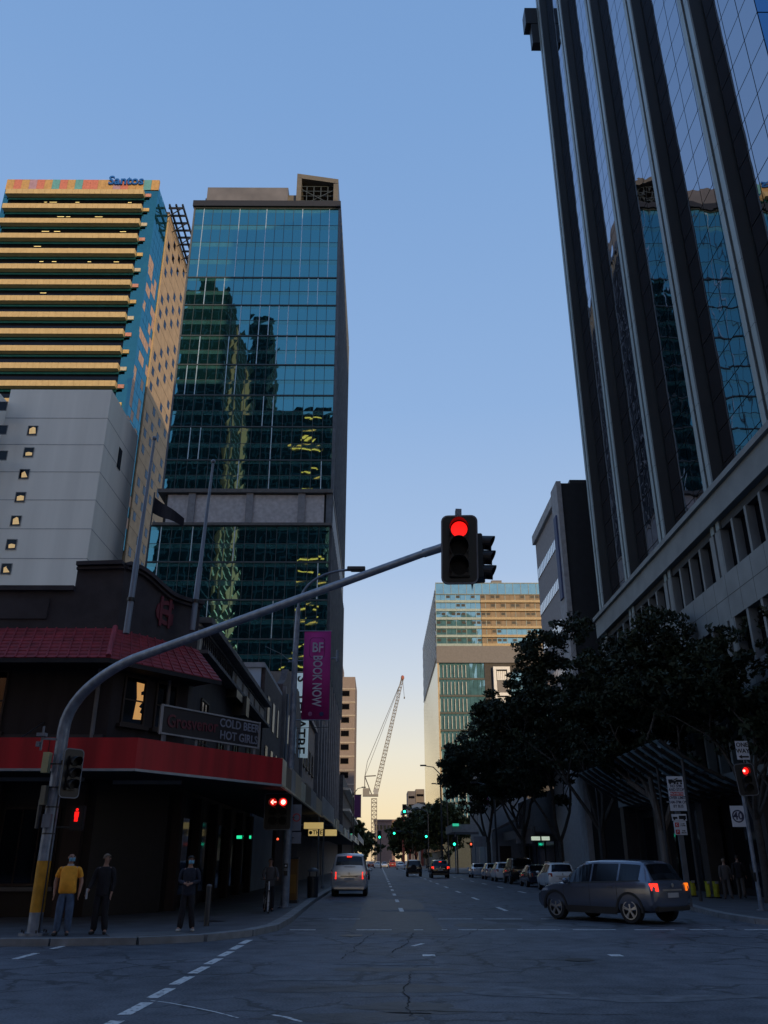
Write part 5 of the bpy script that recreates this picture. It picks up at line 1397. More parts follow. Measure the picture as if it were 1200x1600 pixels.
sh = signal_head(ma, at(750, 872, 12.95), w=.5, h=1.05, lens=.12, lit=(9, 9), board=False, rot=Euler((0, R(3), R(78))), name='side_head')
MB().slab([at(735, 905, 12.9), at(741, 905, 12.9), at(738, 922, 12.9)], (0, .03, 0)).build('lower_bracket', M_BLACK, ma)
# second head on the upright, seen from behind its edge
sp_ = at(112, 1208, 20.9)
signal_head(ma, sp_, w=.55, h=1.15, lens=.12, lit=(9, 9), rot=Euler((0, 0, R(52))), name='side_head')
MB().bar((base.x, base.y, sp_.z + .3), (sp_.x, sp_.y, sp_.z + .3), .06, .06).bar((base.x, base.y, sp_.z - .3), (sp_.x, sp_.y, sp_.z - .3), .06, .06).build('bracket', M_DARKMETAL, ma)
p = at(72, 1193, 21.1); MB().box(p.x - .07, p.x + .09, 21.0, 21.2, p.z - .22, p.z + .26).build('detector_panel', mat('pale_yellow_panel', (.48, .44, .24), .5), ma)
MB().bar((p.x, 21.1, p.z), (base.x, 21.25, p.z), .04, .04).build('bracket', M_DARKMETAL, ma)
p = at(68, 1244, 21.1); MB().box(p.x - .05, p.x + .07, 21.0, 21.2, p.z - .2, p.z + .24).build('detector_panel', mat('grey_panel', (.20, .19, .14), .5), ma)
p2 = at(61, 1270, 21.1); MB().tube([p2 + Vector((0, 0, .3)), p2 - Vector((0, 0, .35))], .055, 8).build('speaker_tube', M_DARKMETAL, ma)
p = at(66, 1154, 21.1)
ca = MB().bar((base.x, 21.25, p.z), (p.x, 21.1, p.z), .05, .05).tube([p + Vector((0, 0, -.28)), p + Vector((0, 0, .3))], .03, 6).box(p.x - .12, p.x + .1, 21.0, 21.15, p.z + .05, p.z + .13).box(p.x - .1, p.x - .02, 21.0, 21.1, p.z - .2, p.z - .08)
ca.build('camera_bracket', M_GALV, ma)

# pedestrian lamp behind
p = at(120, 1272, 21.45)
pl = thing('pedestrian_signal', 'red standing man pedestrian signal glowing under the side signal head', 'pedestrian signal', tuple(p))
MB().box(p.x - .16, p.x + .16, p.y, p.y + .2, p.z - .38, p.z + .2).build('housing', M_BLACK, pl, bevel=.02)
fig = MB().ball((p.x, p.y - .01, p.z + .10), .035, .012, .035).box(p.x - .05, p.x + .05, p.y - .02, p.y - .002, p.z - .07, p.z + .055).box(p.x - .04, p.x - .005, p.y - .02, p.y - .002, p.z - .17, p.z - .072).box(p.x + .005, p.x + .04, p.y - .02, p.y - .002, p.z - .17, p.z - .072)
fig.build('red_figure', M_LIT_R, pl)
MB().bar((p.x, p.y + .1, p.z - .3), (base.x + .15, base.y + .05, p.z - .3), .04, .04).build('bracket', M_BLACK, pl)

# arrow signal on the tall light pole, left footpath
lp = thing('light_pole_signal', 'tall grey light pole carrying a red arrow signal under the hotel awning', 'light pole', (-3.55, 33.2, .14))
bx0 = at(445, 1412, 33.2).x
MB().tube([(bx0, 33.2, .14), (bx0, 33.2, 4.0), (bx0, 33.2, 9.5), at(466, 950, 33.2)], [.155, .145, .11, .10], 14).build('pole', M_MAST, lp, smooth=True)
a = at(466, 950, 33.2); tip_ = at(548, 890, 33.2); q = []
for i in range(11):
    t = i / 10; q.append(a * (1-t)**2 + Vector((a.x + .1, a.y, tip_.z - .15)) * 2*t*(1-t) + tip_ * t*t)
MB().tube(q, .055, 8).build('outreach_arm', M_MAST, lp, smooth=True)
MB().box(tip_.x - .15, tip_.x + .62, 33.05, 33.35, tip_.z - .03, tip_.z + .11).box(tip_.x, tip_.x + .55, 33.08, 33.32, tip_.z - .08, tip_.z - .03).build('luminaire', M_DARKMETAL, lp, bevel=.02)
signal_head(lp, at(434, 1268, 32.85), w=1.03, h=1.30, lens=.15, cols=(-.17, .20), lit=(1, 0), litm=M_LIT_RH, arrow=(0, 0), name='arrow_head')
MB().bar((bx0, 33.15, 3.6), at(434, 1268, 33.05), .07, .07).build('bracket', M_DARKMETAL, lp)
for z, nm in ((1.55, 'push_button'), (1.3, 'push_button')): 
    MB().box(bx0 - .07, bx0 + .07, 32.97, 33.05, z - .08, z + .08).build(nm, M_BLACK, lp)
MB().ball((bx0, 32.965, 1.55), .035, .01, .035).build('button_face', M_SIGNW, lp)
MB().tube([(bx0, 33.2, .14), (bx0, 33.2, .19)], .26, 14).build('base_plate', M_GALV, lp)
# parking signs behind the pole
for i, (px0, px1, py0, py1, lb) in enumerate(((457, 470, 1257, 1298, 'white and red parking sign with a circle beside the arrow signal'), (455, 470, 1300, 1318, 'smaller white and red plate below the parking sign'))):
    a = at(px0, py0, 33.5); b_ = at(px1, py1, 33.5)
    t = thing('parking_sign', lb, 'sign', ((a.x + b_.x) / 2, 33.5, b_.z), group='plates on the left light pole')
    MB().box(a.x, b_.x, 33.5, 33.53, b_.z, a.z).build('plate', mat('dim_plate', (.22, .22, .26), .6), t)
    if i == 0:
        m = MB(); c = ((a.x + b_.x) / 2, (a.z + b_.z) / 2)
        for k in range(20):
            a0, a1 = 2*math.pi*k/20, 2*math.pi*(k+1)/20
            m.slab([(c[0] + .15*math.cos(a0), 33.494, c[1] + .15*math.sin(a0)), (c[0] + .15*math.cos(a1), 33.494, c[1] + .15*math.sin(a1)), (c[0] + .11*math.cos(a1), 33.494, c[1] + .11*math.sin(a1)), (c[0] + .11*math.cos(a0), 33.494, c[1] + .11*math.sin(a0))], (0, .004, 0))
        m.build('ring_mark', M_SIGNR, t)
    MB().bar((bx0, 33.3, (a.z + b_.z) / 2), (a.x + .1, 33.52, (a.z + b_.z) / 2), .05, .03).build('bracket', M_DARKMETAL, t)

# magenta banner on its own bracket
bn = thing('festival_banner', 'tall magenta banner reading BF BOOK NOW hung from the left light pole', 'banner', (-2.7, 33.2, 6.5))
a = at(476, 986, 33.2); b_ = at(514, 1125, 33.2)
MM = mat('banner_magenta', (0.50, 0.03, 0.25), .7, var=.12, scale=1.2, bump=.03, bscale=1.5)
f = MB(); n = 1
for i in range(n):
    z0 = b_.z + (a.z - b_.z) * i / n; z1 = b_.z + (a.z - b_.z) * (i + 1) / n
    yo = lambda z: 0.0
    f.add([(a.x, 33.2 + yo(z0), z0), (b_.x, 33.2 + yo(z0) - .02, z0), (b_.x, 33.2 + yo(z1) - .02, z1), (a.x, 33.2 + yo(z1), z1)], [(0, 1, 2, 3)])
bo_ = f.build('cloth', MM, bn, smooth=True); md = bo_.modifiers.new('t', 'SOLIDIFY'); md.thickness = .008
MW = mat('banner_print', (0.55, 0.50, 0.62), .7)
cxm = (a.x + b_.x) / 2
text('BF', .56, (cxm + .02, 33.12, at(495, 1013, 33.2).z), FRONT, MW, bn, 'lettering', .006, sx=.8)
text('BOOK NOW', .52, (cxm + .02, 33.12, at(495, 1064, 33.2).z), DOWN, MW, bn, 'lettering', .006, sx=.68)
zo = at(495, 1013, 33.2).z; o = rrect(.62, .85, .14); i_ = rrect(.58, .81, .12); m = MB()
for k in range(len(o)):
    A_, B_, C_, D_ = o[k], o[(k+1) % len(o)], i_[(k+1) % len(o)], i_[k]
    m.quad(*[(cxm + q_[0], 33.115, zo + q_[1]) for q_ in (A_, B_, C_, D_)])
m.build('outline_mark', mat('banner_dark', (.10, .008, .07), .7), bn)
zb_ = b_.z + .22
MB().ball((cxm + .25, 33.12, zb_), .09, .008, .09).build('crest_mark', mat('banner_navy', (.03, .03, .12), .7), bn); MB().ball((cxm - .2, 33.12, zb_), .08, .008, .09).build('crest_mark', mat('banner_mauve', (.34, .12, .26), .7), bn)
for py in (1034,): 
    p = at(450, py, 33.25); q2 = at(527, py - 6, 33.25); MB().tube([p, q2], .03, 8).tube([q2 - Vector((0,0,.15)), q2 + Vector((0,0,.32))], .055, 8).build('bracket_arm', M_MAST, bn)
for z in (a.z, b_.z): MB().tube([(bx0 + .1, 33.2, z), (b_.x + .03, 33.2, z)], .022, 8).build('banner_rod', M_MAST, bn)

# right corner signal with one way and 40 signs
rs2 = thing('corner_signal', 'three-lamp red traffic signal on a slim pole at the right corner', 'traffic signal', (13.1, 31.4, .14))
bpx = at(1190, 1422, 31.4)
MB().tube([(bpx.x, 31.4, .14), (bpx.x, 31.4, at(1163, 1200, 31.4).z)], [.075, .065], 12).build('pole', M_MAST, rs2, smooth=True)
MB().tube([(bpx.x, 31.4, .14), (bpx.x, 31.4, .18)], .18, 12).build('base_plate', M_GALV, rs2)
signal_head(rs2, at(1166, 1218, 31.2), w=.70, h=1.12, lens=.135, lit=(0, 0), rot=Euler((0, R(-3.5), R(-4))), name='signal_head', hot=True)
MB().box(bpx.x - .13, bpx.x - .05, 31.28, 31.33, 1.05, 1.35).build('push_button', M_BLACK, rs2)
a = at(1148, 1158, 31.3); b_ = at(1172, 1187, 31.3)
ow = thing('one_way_sign', 'small white one way sign with black arrow above the right corner signal', 'sign', tuple((a + b_) / 2))
MB().box(a.x, b_.x, 31.28, 31.31, b_.z, a.z).build('plate', M_SIGNW, ow)
cx = (a.x + b_.x) / 2
text('ONE', .21, (cx, 31.27, a.z - .14), FRONT, M_SIGNB, ow, 'lettering', .004); text('WAY', .21, (cx, 31.27, a.z - .36), FRONT, M_SIGNB, ow, 'lettering', .004)
z = a.z - .56; MB().slab([(cx - .19, 31.272, z), (cx - .06, 31.272, z + .07), (cx - .06, 31.272, z + .028), (cx + .19, 31.272, z + .028), (cx + .19, 31.272, z - .028), (cx - .06, 31.272, z - .028), (cx - .06, 31.272, z - .07)], (0, .005, 0)).build('arrow', M_SIGNB, ow)
MB().tube([(cx, 31.33, b_.z - .1), (cx, 31.33, a.z)], .025, 8).build('bracket', M_GALV, ow)
a = at(1140, 1259, 31.3); b_ = at(1166, 1292, 31.3)
s4 = thing('speed_sign', 'square white speed sign with 40 in a ring on the right corner pole', 'sign', tuple((a + b_) / 2))
MB().box(a.x, b_.x, 31.28, 31.31, b_.z, a.z).build('plate', M_SIGNW, s4)
c = ((a.x + b_.x) / 2, (a.z + b_.z) / 2); m = MB(); r1 = (b_.x - a.x) * .45; r0 = r1 - .045
for k in range(32):
    a0, a1 = 2*math.pi*k/32, 2*math.pi*(k+1)/32
    m.slab([(c[0] + r1*math.cos(a0), 31.274, c[1] + r1*math.sin(a0)), (c[0] + r1*math.cos(a1), 31.274, c[1] + r1*math.sin(a1)), (c[0] + r0*math.cos(a1), 31.274, c[1] + r0*math.sin(a1)), (c[0] + r0*math.cos(a0), 31.274, c[1] + r0*math.sin(a0))], (0, .004, 0))
m.build('ring', mat('sign_navy', (.03, .035, .09), .6), s4)
text('40', .36, (c[0], 31.27, c[1]), FRONT, MATS['sign_navy'], s4, 'numerals', .004)
MB().bar((c[0] + .1, 31.34, c[1] + .1), (bpx.x, 31.4, c[1] + .1), .04, .03).build('bracket', M_GALV, s4)

# towing sign post
TWY = 34.0
tw = thing('towing_sign', 'large white parking sign with tow truck picture and red band on a post', 'sign', (12.0, 34.0, .14))
a = at(1041, 1213, 34.000); b_ = at(1073, 1267, 34.000); pbx = at(1075, 1395, 34.100).x
MB().box(a.x, b_.x, 33.960, 34.000, b_.z, a.z).build('plate', M_SIGNW, tw)
cx = (a.x + b_.x) / 2; W_ = b_.x - a.x; H_ = a.z - b_.z
m = MB(); z = a.z - .20; K8 = .8
m.box(cx - .27, cx - .10, 33.950, 33.959, z - .05, z + .08).box(cx - .10, cx + .02, 33.950, 33.959, z - .05, z + .024).box(cx + .02, cx + .27, 33.950, 33.959, z - .016, z + .07).bar((cx - .1, 33.955, z + .03), (cx + .1, 33.955, z + .13), .01, .03)
for dx in (-.21, -.03, .08, .22): m.ball((cx + dx, 33.955, z - .065), .04, .008, .04)
m.build('tow_truck_picture', M_SIGNB, tw)
for s_, zz, mt in (('NO 5PM', .50, 'sign_navy'), ('AND STOP', .68, 'sign_navy'), ('OVER LIMIT', 1.08, 'sign_navy'), ('7AM-7PM ON', 1.30, 'sign_navy'), ('BY BUS', 1.50, 'sign_navy')):
    text(s_, .15, (cx, 33.955, a.z - zz * H_ / 1.72), FRONT, MATS[mt], tw, 'lettering', .004, sx=.82)
z = a.z - .88 * H_ / 1.72; MB().box(a.x + .06, b_.x - .06, 33.952, 33.959, z - .068, z + .068).build('red_band', M_SIGNR, tw)
text('PROHIBITED', .112, (cx, 33.948, z), FRONT, M_SIGNW, tw, 'lettering', .003, sx=.92)
MB().box(pbx - .09, pbx + .09, 34.020, 34.180, .14, a.z - .15).build('post', mat('post_grey', (.11, .12, .14), .5, .3), tw)
MB().box(pbx - .4, pbx + .08, 34.000, 34.020, b_.z + .3, b_.z + .36).build('bracket', M_GALV, tw)
for i, (px0, px1, py0, py1, lb) in enumerate(((1049, 1073, 1272, 1283, 'narrow white plate with black towing marks under the large sign'), (1052, 1074, 1283, 1305, 'white plate with two red squares and small text, lowest on the post'))):
    a = at(px0, py0, 34.000); b_ = at(px1, py1, 34.000)
    t = thing('parking_plate', lb, 'sign', ((a.x + b_.x) / 2, 34.000, b_.z), group='small plates under the towing sign')
    MB().box(a.x, b_.x, 33.960, 34.000, b_.z + .01, a.z).build('plate', M_SIGNW, t)
    cx = (a.x + b_.x) / 2; cz = (a.z + b_.z) / 2
    if i == 0: MB().box(cx - .25, cx - .08, 33.950, 33.959, cz - .05, cz + .03).box(cx - .02, cx + .25, 33.950, 33.959, cz - .06, cz + .07).ball((cx - .2, 33.955, cz - .06), .035, .006, .035).ball((cx + .18, 33.955, cz - .07), .035, .006, .035).build('tow_mark', M_SIGNB, t)
    else:
        for k, dz in enumerate((.12, -.135)):
            MB().box(cx - .20, cx - .05, 33.950, 33.959, cz + dz - .08, cz + dz + .08).build('red_square', M_SIGNR, t)
            text('C' if k == 0 else 'P', .12, (cx - .125, 33.945, cz + dz), FRONT, M_SIGNW, t, 'lettering', .003)
            text('2 HR\n9-5PM' if k == 0 else '7PM\n-MON', .075, (cx + .10, 33.955, cz + dz), FRONT, M_SIGNB, t, 'lettering', .003)

# distant signals and light poles
def far_signal(label, px, py, Y, pole_x=None, size=.16, both=True, arm=False, board=True):
    p = at(px, py, Y); x = pole_x if pole_x is not None else p.x + .25
    t = thing('distant_signal', label, 'traffic signal', (x, Y, 0), group='green signals down the street')
    zt_ = p.z + 1.2 if not arm else p.z + .9
    MB().tube([(x, Y + .2, 0), (x, Y + .2, zt_ if not arm else p.z - .4)], .11, 8).build('pole', M_DARKMETAL, t)
    if arm:
        z = p.z + .5; MB().tube([(x, Y + .2, p.z - 1.2), (x - .1, Y + .2, z - .6), (x + (p.x - x) * .25, Y + .2, z - .1), (p.x, Y + .2, z)], .09, 8).build('mast_arm', M_DARKMETAL, t)
    s = size
    MB().box(p.x - 1.9*s, p.x + 1.9*s, Y, Y + .15, p.z - 1.7*s, p.z + 6.2*s).build('head', M_BLACK, t, bevel=.03)
    for k, m_ in ((0, M_LIT_G), (1, M_LENS), (2, M_LENS)):
        MB().ball((p.x, Y - .02, p.z + k * 2.1 * s), s * 1.05, .03, s * 1.05).build('lens', m_, t)
    return t
far_signal('green signal at the left kerb beneath the far banner', 549, 1305, 120)
far_signal('green signal on the lower pole left of centre, beyond the parked van', 593, 1308, 215, size=.24)
far_signal('green signal left of the distant mast arm over the street centre', 616, 1302, 205, pole_x=at(645, 1302, 205).x, size=.22, arm=True)
far_signal('highest green signal with several heads over the black four wheel drive', 632, 1268, 150, pole_x=at(669, 1302, 150).x, size=.19, arm=True)
far_signal('green signal on the right pole behind the black four wheel drive', 666, 1307, 149, pole_x=at(669, 1302, 149).x, size=.17)
far_signal('green signal at the right corner beside the flat awning', 710, 1319, 127, pole_x=at(714, 1302, 127).x, size=.16)
p = at(736, 1319, 130); t = thing('distant_red_lamp', 'small red pedestrian lamp at the far right corner', 'pedestrian signal', (p.x, 130, .14))
MB().box(p.x - .22, p.x + .22, 130, 130.2, p.z - .5, p.z + .3).build('housing', M_BLACK, t); MB().ball((p.x, 129.98, p.z), .14, .03, .17).build('lens', mat('lit_dim_red', (.8, .1, .05), .4, emit=1.3, emit_col=(1, .12, .05)), t)
MB().tube([(p.x, 130.2, .14), (p.x, 130.2, p.z)], .07, 8).build('pole', M_DARKMETAL, t)
p = at(434, 1311, 40); t = thing('small_red_lamp', 'tiny orange-red lamp under the awning below the arrow signal', 'lamp', tuple(p))
MB().box(p.x - .09, p.x + .09, 40, 40.1, p.z - .1, p.z + .1).build('housing', M_BLACK, t); MB().ball((p.x, 39.98, p.z), .05, .02, .05).build('lens', MATS['lit_dim_red'], t)
MB().tube([(p.x, 40.05, p.z + .1), (p.x, 40.05, 4.12)], .015, 6).build('drop_rod', M_BLACK, t)
for i, (px, py0, Y, dx, lb) in enumerate(((688, 1210, 112, -2.2, 'thin distant lamp post against the pale side of the glazed block'), (772, 1240, 90, -2.0, 'slim dark lamp post beside the gabled hall'), (553, 1240, 160, 1.8, 'far left lamp post beside the purple banner'), (698, 1235, 150, -2.2, 'distant lamp post behind the red-lit car'))):
    p = at(px, py0, Y); t = thing('lamp_post', lb, 'lamp post', (p.x, Y, .14), group='lamp posts down the street')
    MB().tube([(p.x, Y, .14), (p.x, Y, p.z), (p.x + dx * .4, Y, p.z + .9), (p.x + dx, Y, p.z + 1.1)], [.13, .09, .06, .05], 8).build('pole', M_DARKMETAL, t)
    MB().box(p.x + dx - .4, p.x + dx + .4, Y - .15, Y + .15, p.z + 1.03, p.z + 1.2).build('luminaire', M_DARKMETAL, t)
for i, (px0, px1, py0, py1, Y, lb) in enumerate(((554, 564, 1242, 1277, 160, 'narrow purple street banner near the crane'), (755, 764, 1228, 1258, 112, 'magenta banner showing below the street trees'))):
    a = at(px0, py0, Y); b_ = at(px1, py1, Y)
    t = thing('street_banner', lb, 'banner', ((a.x + b_.x) / 2, Y, b_.z), group='street banners down the street')
    MB().box(a.x, b_.x, Y, Y + .04, b_.z, a.z).build('cloth', MM if i else mat('banner_purple', (.13, .03, .13), .7), t)
    sgn_ = -1 if i == 0 else 1
    MB().tube([(a.x - .4, Y + .02, a.z + .03), (b_.x + .1, Y + .02, a.z + .03)], .04, 6).tube([(a.x - .4, Y + .02, b_.z - .03), (b_.x + .1, Y + .02, b_.z - .03)], .04, 6).tube([((b_.x + .25) if i else (a.x - .4), Y + .02, 0), ((b_.x + .25) if i else (a.x - .4), Y + .02, a.z + .4)], .09, 8).build('banner_pole', M_DARKMETAL, t)
# ================================================================= VEHICLES
def bake(o):
    dg = bpy.context.evaluated_depsgraph_get(); dg.update()
    me = bpy.data.meshes.new_from_object(o.evaluated_get(dg), depsgraph=dg)
    o.modifiers.clear(); o.data = me
    return o
M_CARGL = glass('car_glass', (0.32, 0.37, 0.45), (0.006, 0.007, 0.009), .13, facing=.07)
M_TAIL = mat('tail_lens', (0.30, 0.02, 0.02), .25, spec=.8)
M_TAILON = mat('tail_lit', (0.9, 0.03, 0.02), .3, emit=1.5, emit_col=(1.0, 0.03, 0.015))
M_TAILORG = mat('tail_orange', (0.9, 0.25, 0.02), .3, emit=.9, emit_col=(1.0, 0.18, 0.01))
M_HEAD = mat('headlamp_clear', (0.45, 0.48, 0.52), .15, spec=.9)
M_RIM = mat('alloy_rim', (0.50, 0.52, 0.55), .3, .8)
M_PLATE = mat('number_plate', (0.45, 0.45, 0.47), .5)
M_PLAST = mat('black_plastic', (0.016, 0.016, 0.018), .6)
PROF = {  # x, underside, sill-mid z, belt z, top z, half widths: low, mid, belt, top
 'suv': dict(L=4.3, wb=(1.33, -1.34), wr=.345, s=[
  (-2.15,.52,.62,.72,.76,.62,.70,.66,.60),(-2.13,.40,.62,.92,.97,.70,.83,.78,.70),(-2.06,.32,.62,1.02,1.07,.76,.865,.83,.74),(-1.93,.30,.62,1.06,1.24,.80,.875,.845,.68),(-1.76,.28,.62,1.07,1.52,.82,.88,.85,.62),(-1.62,.28,.62,1.065,1.57,.82,.885,.855,.61),
  (-1.0,.25,.60,1.035,1.60,.83,.885,.86,.62),(-.2,.24,.58,1.01,1.605,.83,.885,.86,.62),(.3,.24,.58,.99,1.57,.83,.885,.86,.60),(.62,.24,.58,.985,1.44,.83,.885,.86,.60),(1.12,.25,.58,.97,1.05,.83,.885,.85,.72),(1.5,.26,.58,.93,.99,.83,.885,.82,.70),(1.9,.28,.56,.84,.90,.80,.86,.76,.66),(2.08,.30,.52,.70,.76,.70,.78,.68,.58),(2.15,.36,.50,.58,.62,.55,.62,.56,.46)],
  rear=(-2.06,-1.76), front=(.30,1.12), side=(-1.72,.92), pil=(-.98,-.02), seams=(-.95,.02,.98)),
 'van': dict(L=4.7, wb=(1.45, -1.45), wr=.33, s=[
  (-2.35,.42,.6,.95,1.0,.74,.80,.76,.72),(-2.33,.34,.6,1.10,1.16,.78,.84,.82,.78),(-2.27,.30,.6,1.14,1.55,.80,.86,.84,.72),(-2.18,.28,.6,1.14,1.86,.80,.87,.85,.66),(-2.0,.26,.6,1.14,1.92,.81,.875,.85,.66),(0,.25,.6,1.12,1.94,.82,.88,.86,.67),(.9,.25,.6,1.10,1.88,.82,.88,.86,.65),(1.6,.25,.6,1.06,1.30,.82,.88,.84,.70),(2.1,.27,.55,.85,.95,.76,.82,.76,.66),(2.35,.34,.5,.62,.68,.6,.68,.62,.5)],
  rear=(-2.31,-2.18), front=(.9,1.6), side=(-2.0,1.2), pil=(-1.0,.2), seams=(-.9,.3,1.2)),
 'sedan': dict(L=4.6, wb=(1.38, -1.36), wr=.32, s=[
  (-2.3,.42,.55,.72,.78,.62,.72,.68,.60),(-2.27,.32,.55,.90,.97,.72,.84,.80,.72),(-2.1,.28,.55,.94,1.01,.78,.87,.83,.74),(-1.75,.26,.55,.95,1.04,.80,.88,.84,.70),(-1.1,.24,.55,.95,1.40,.82,.89,.85,.58),(-.5,.22,.55,.94,1.46,.82,.89,.86,.59),(.1,.22,.55,.92,1.45,.82,.89,.86,.59),(.55,.22,.55,.91,1.32,.82,.89,.86,.60),(1.1,.22,.55,.89,.98,.82,.885,.84,.70),(1.7,.24,.52,.80,.88,.80,.87,.78,.66),(2.15,.28,.48,.66,.74,.70,.78,.70,.56),(2.3,.34,.46,.52,.58,.54,.62,.56,.44)],
  rear=(-1.75,-1.1), front=(.1,1.1), side=(-1.35,.85), pil=(-.75,.0), seams=(-.85,.05,.95)),
 'pickup': dict(L=4.9, wb=(1.55, -1.55), wr=.39, s=[
  (-2.4,.60,.75,1.02,1.07,.76,.86,.84,.78),(-2.38,.48,.75,1.12,1.18,.80,.90,.88,.82),(-2.2,.44,.75,1.16,1.80,.82,.92,.90,.70),(-1.9,.42,.75,1.16,1.86,.82,.92,.90,.70),(-.2,.40,.72,1.14,1.88,.84,.93,.90,.70),(.6,.40,.72,1.13,1.84,.84,.93,.90,.68),(1.15,.40,.72,1.12,1.24,.84,.93,.88,.78),(1.9,.42,.70,1.06,1.14,.84,.92,.84,.74),(2.3,.46,.66,.92,.98,.76,.84,.78,.66),(2.42,.52,.64,.80,.84,.66,.74,.68,.58)],
  rear=(-2.37,-2.2), front=(.6,1.15), side=(-1.95,.9), pil=(-1.0,.0), seams=(-.95,.05,1.0)),
}
def make_car(name, label, cat, kind, paint, loc, heading, lit=False, scale=1.0, group=None, rear_orange=False, rails=False, clad=False, detail=True, tail='mid', spare=False):
    P = PROF[kind]; S = P['s']
    root = thing(name, label, cat, loc, heading, group, world_parts=False)
    root.scale = (scale,) * 3
    def sec(x):
        for a, b in zip(S[:-1], S[1:]):
            if a[0] <= x <= b[0]:
                t = (x - a[0]) / (b[0] - a[0]); return [a[i] + (b[i] - a[i]) * t for i in range(9)]
        return list(S[0] if x < S[0][0] else S[-1])
    def ring(x):
        _, z0, zm, zb, zt, wl, wm, wb_, wt = sec(x)
        h = [(wl * .85, z0), (wl, z0 + .06), (wm * .99, z0 + .16), (wm, zm), (wm, (zm + zb) * .5 + .04), (wb_ + .012, zb - .03), (wb_, zb), (wt + .02, zt - .05), (wt * .93, zt - .008), (wt * .6, zt + .012)]
        return [(x, y, z) for y, z in h] + [(x, 0, zt + .022)] + [(x, -y, z) for y, z in reversed(h)]
    xs = sorted(set([s[0] for s in S] + [S[0][0] + (S[-1][0] - S[0][0]) * i / 34 for i in range(1, 34)]))
    b = MB(); vs = []; n = len(ring(0))
    for x in xs: vs += ring(x)
    fs = []
    for i in range(len(xs) - 1):
        for k in range(n): fs.append((i*n+k, i*n+(k+1)%n, (i+1)*n+(k+1)%n, (i+1)*n+k))
    fs += [tuple(range(n)), tuple(reversed(range((len(xs)-1)*n, len(xs)*n)))]
    b.add(vs, fs)
    body = b.build('body', [paint, M_PLAST], root)
    bm = bmesh.new(); bm.from_mesh(body.data); bmesh.ops.recalc_face_normals(bm, faces=bm.faces); bm.to_mesh(body.data); bm.free()
    W = max(s[6] for s in S); wr = P['wr']
    if detail:
        c = MB()
        for wx in P['wb']:
            for sy in (-1, 1): c.tube([(wx, sy * (W - .32), wr + .01), (wx, sy * (W + .3), wr + .01)], wr * 1.17, 26)
        co = c.build('cutter', M_PLAST)
        bm = bmesh.new(); bm.from_mesh(co.data); bmesh.ops.recalc_face_normals(bm, faces=bm.faces); bm.to_mesh(co.data); bm.free()
        md = body.modifiers.new('b', 'BOOLEAN'); md.operation = 'DIFFERENCE'; md.solver = 'EXACT'; md.object = co; md.use_self = False
        try: md.material_mode = 'TRANSFER'
        except Exception: pass
        bake(body); bpy.data.objects.remove(co)
    body.data.shade_smooth(); body.data.set_sharp_from_angle(angle=R(32))
    O = .007
    # arch lining or cladding
    for wx in P['wb']:
        for sy in (-1, 1):
            m = MB(); N_ = 18; r1 = wr * (1.32 if clad else 1.22); r0 = wr * 1.13; pr = []
            for i in range(N_ + 1):
                a = R(-8 + 196 * i / N_)
                pr.append((math.cos(a), math.sin(a)))
            yy = lambda z: sy * (W + (.012 if clad else .004))
            for i in range(N_):
                (c0, s0), (c1, s1) = pr[i], pr[i+1]
                q = [(wx + r0*c0, yy(0), wr + r0*s0), (wx + r1*c0, yy(0), wr + r1*s0), (wx + r1*c1, yy(0), wr + r1*s1), (wx + r0*c1, yy(0), wr + r0*s1)]
                m.slab(q, (0, -sy * (.06 if clad else .03), 0))
            if clad: m.build('arch_trim', M_PLAST, root)
    if clad:
        m = MB()
        for sy in (-1, 1): m.box(P['wb'][1] + wr*1.3, P['wb'][0] - wr*1.3, sy * (W - .03), sy * (W + .008), .22, .40)
        m.build('sill_trim', M_PLAST, root)
    # wheels
    for wx in P['wb']:
        for sy in (-1, 1):
            t = MB(); y0, y1 = sy * (W - .225), sy * (W - .005)
            pr = [(y0, wr * .7), (y0, wr * .95), (y0 + sy * .03, wr), (y1 - sy * .03, wr), (y1, wr * .94), (y1, wr * .68), (y1 - sy * .03, wr * .66)]
            N_ = 28; vs = []
            for (yy_, r_) in pr:
                for k in range(N_): a = 2 * math.pi * k / N_; vs.append((wx + r_ * math.cos(a), yy_, wr + r_ * math.sin(a)))
            fs = [(i*N_+k, i*N_+(k+1)%N_, (i+1)*N_+(k+1)%N_, (i+1)*N_+k) for i in range(len(pr)-1) for k in range(N_)]
            t.add(vs, fs); t.add([(wx + wr*.7*math.cos(2*math.pi*k/N_), y1 - sy*.07, wr + wr*.7*math.sin(2*math.pi*k/N_)) for k in range(N_)], [tuple(range(N_))])
            wo = t.build('wheel', M_RUBBER, root, smooth=True)
            rm = MB(); ns = 5
            for k in range(ns):
                for dd in (-.12, .12):
                    a = 2 * math.pi * k / ns + .3; p = (wx + wr * .12 * math.cos(a), y1 - sy * .015, wr + wr * .12 * math.sin(a)); q = (wx + wr * .66 * math.cos(a + dd), y1 - sy * .02, wr + wr * .66 * math.sin(a + dd))
                    rm.bar(p, q, .03, .035, up=(0, 1, 0))
            for k in range(24):
                a0, a1 = 2*math.pi*k/24, 2*math.pi*(k+1)/24
                rm.slab([(wx + wr*r_*math.cos(a_), y1 + sy*.002, wr + wr*r_*math.sin(a_)) for r_, a_ in ((.69, a0), (.69, a1), (.62, a1), (.62, a0))], (0, -sy*.03, 0))
            rm.tube([(wx, y1 - sy*.04, wr), (wx, y1 + sy*.0, wr)], wr * .15, 12)
            rm.build('rim', M_RIM, wo)
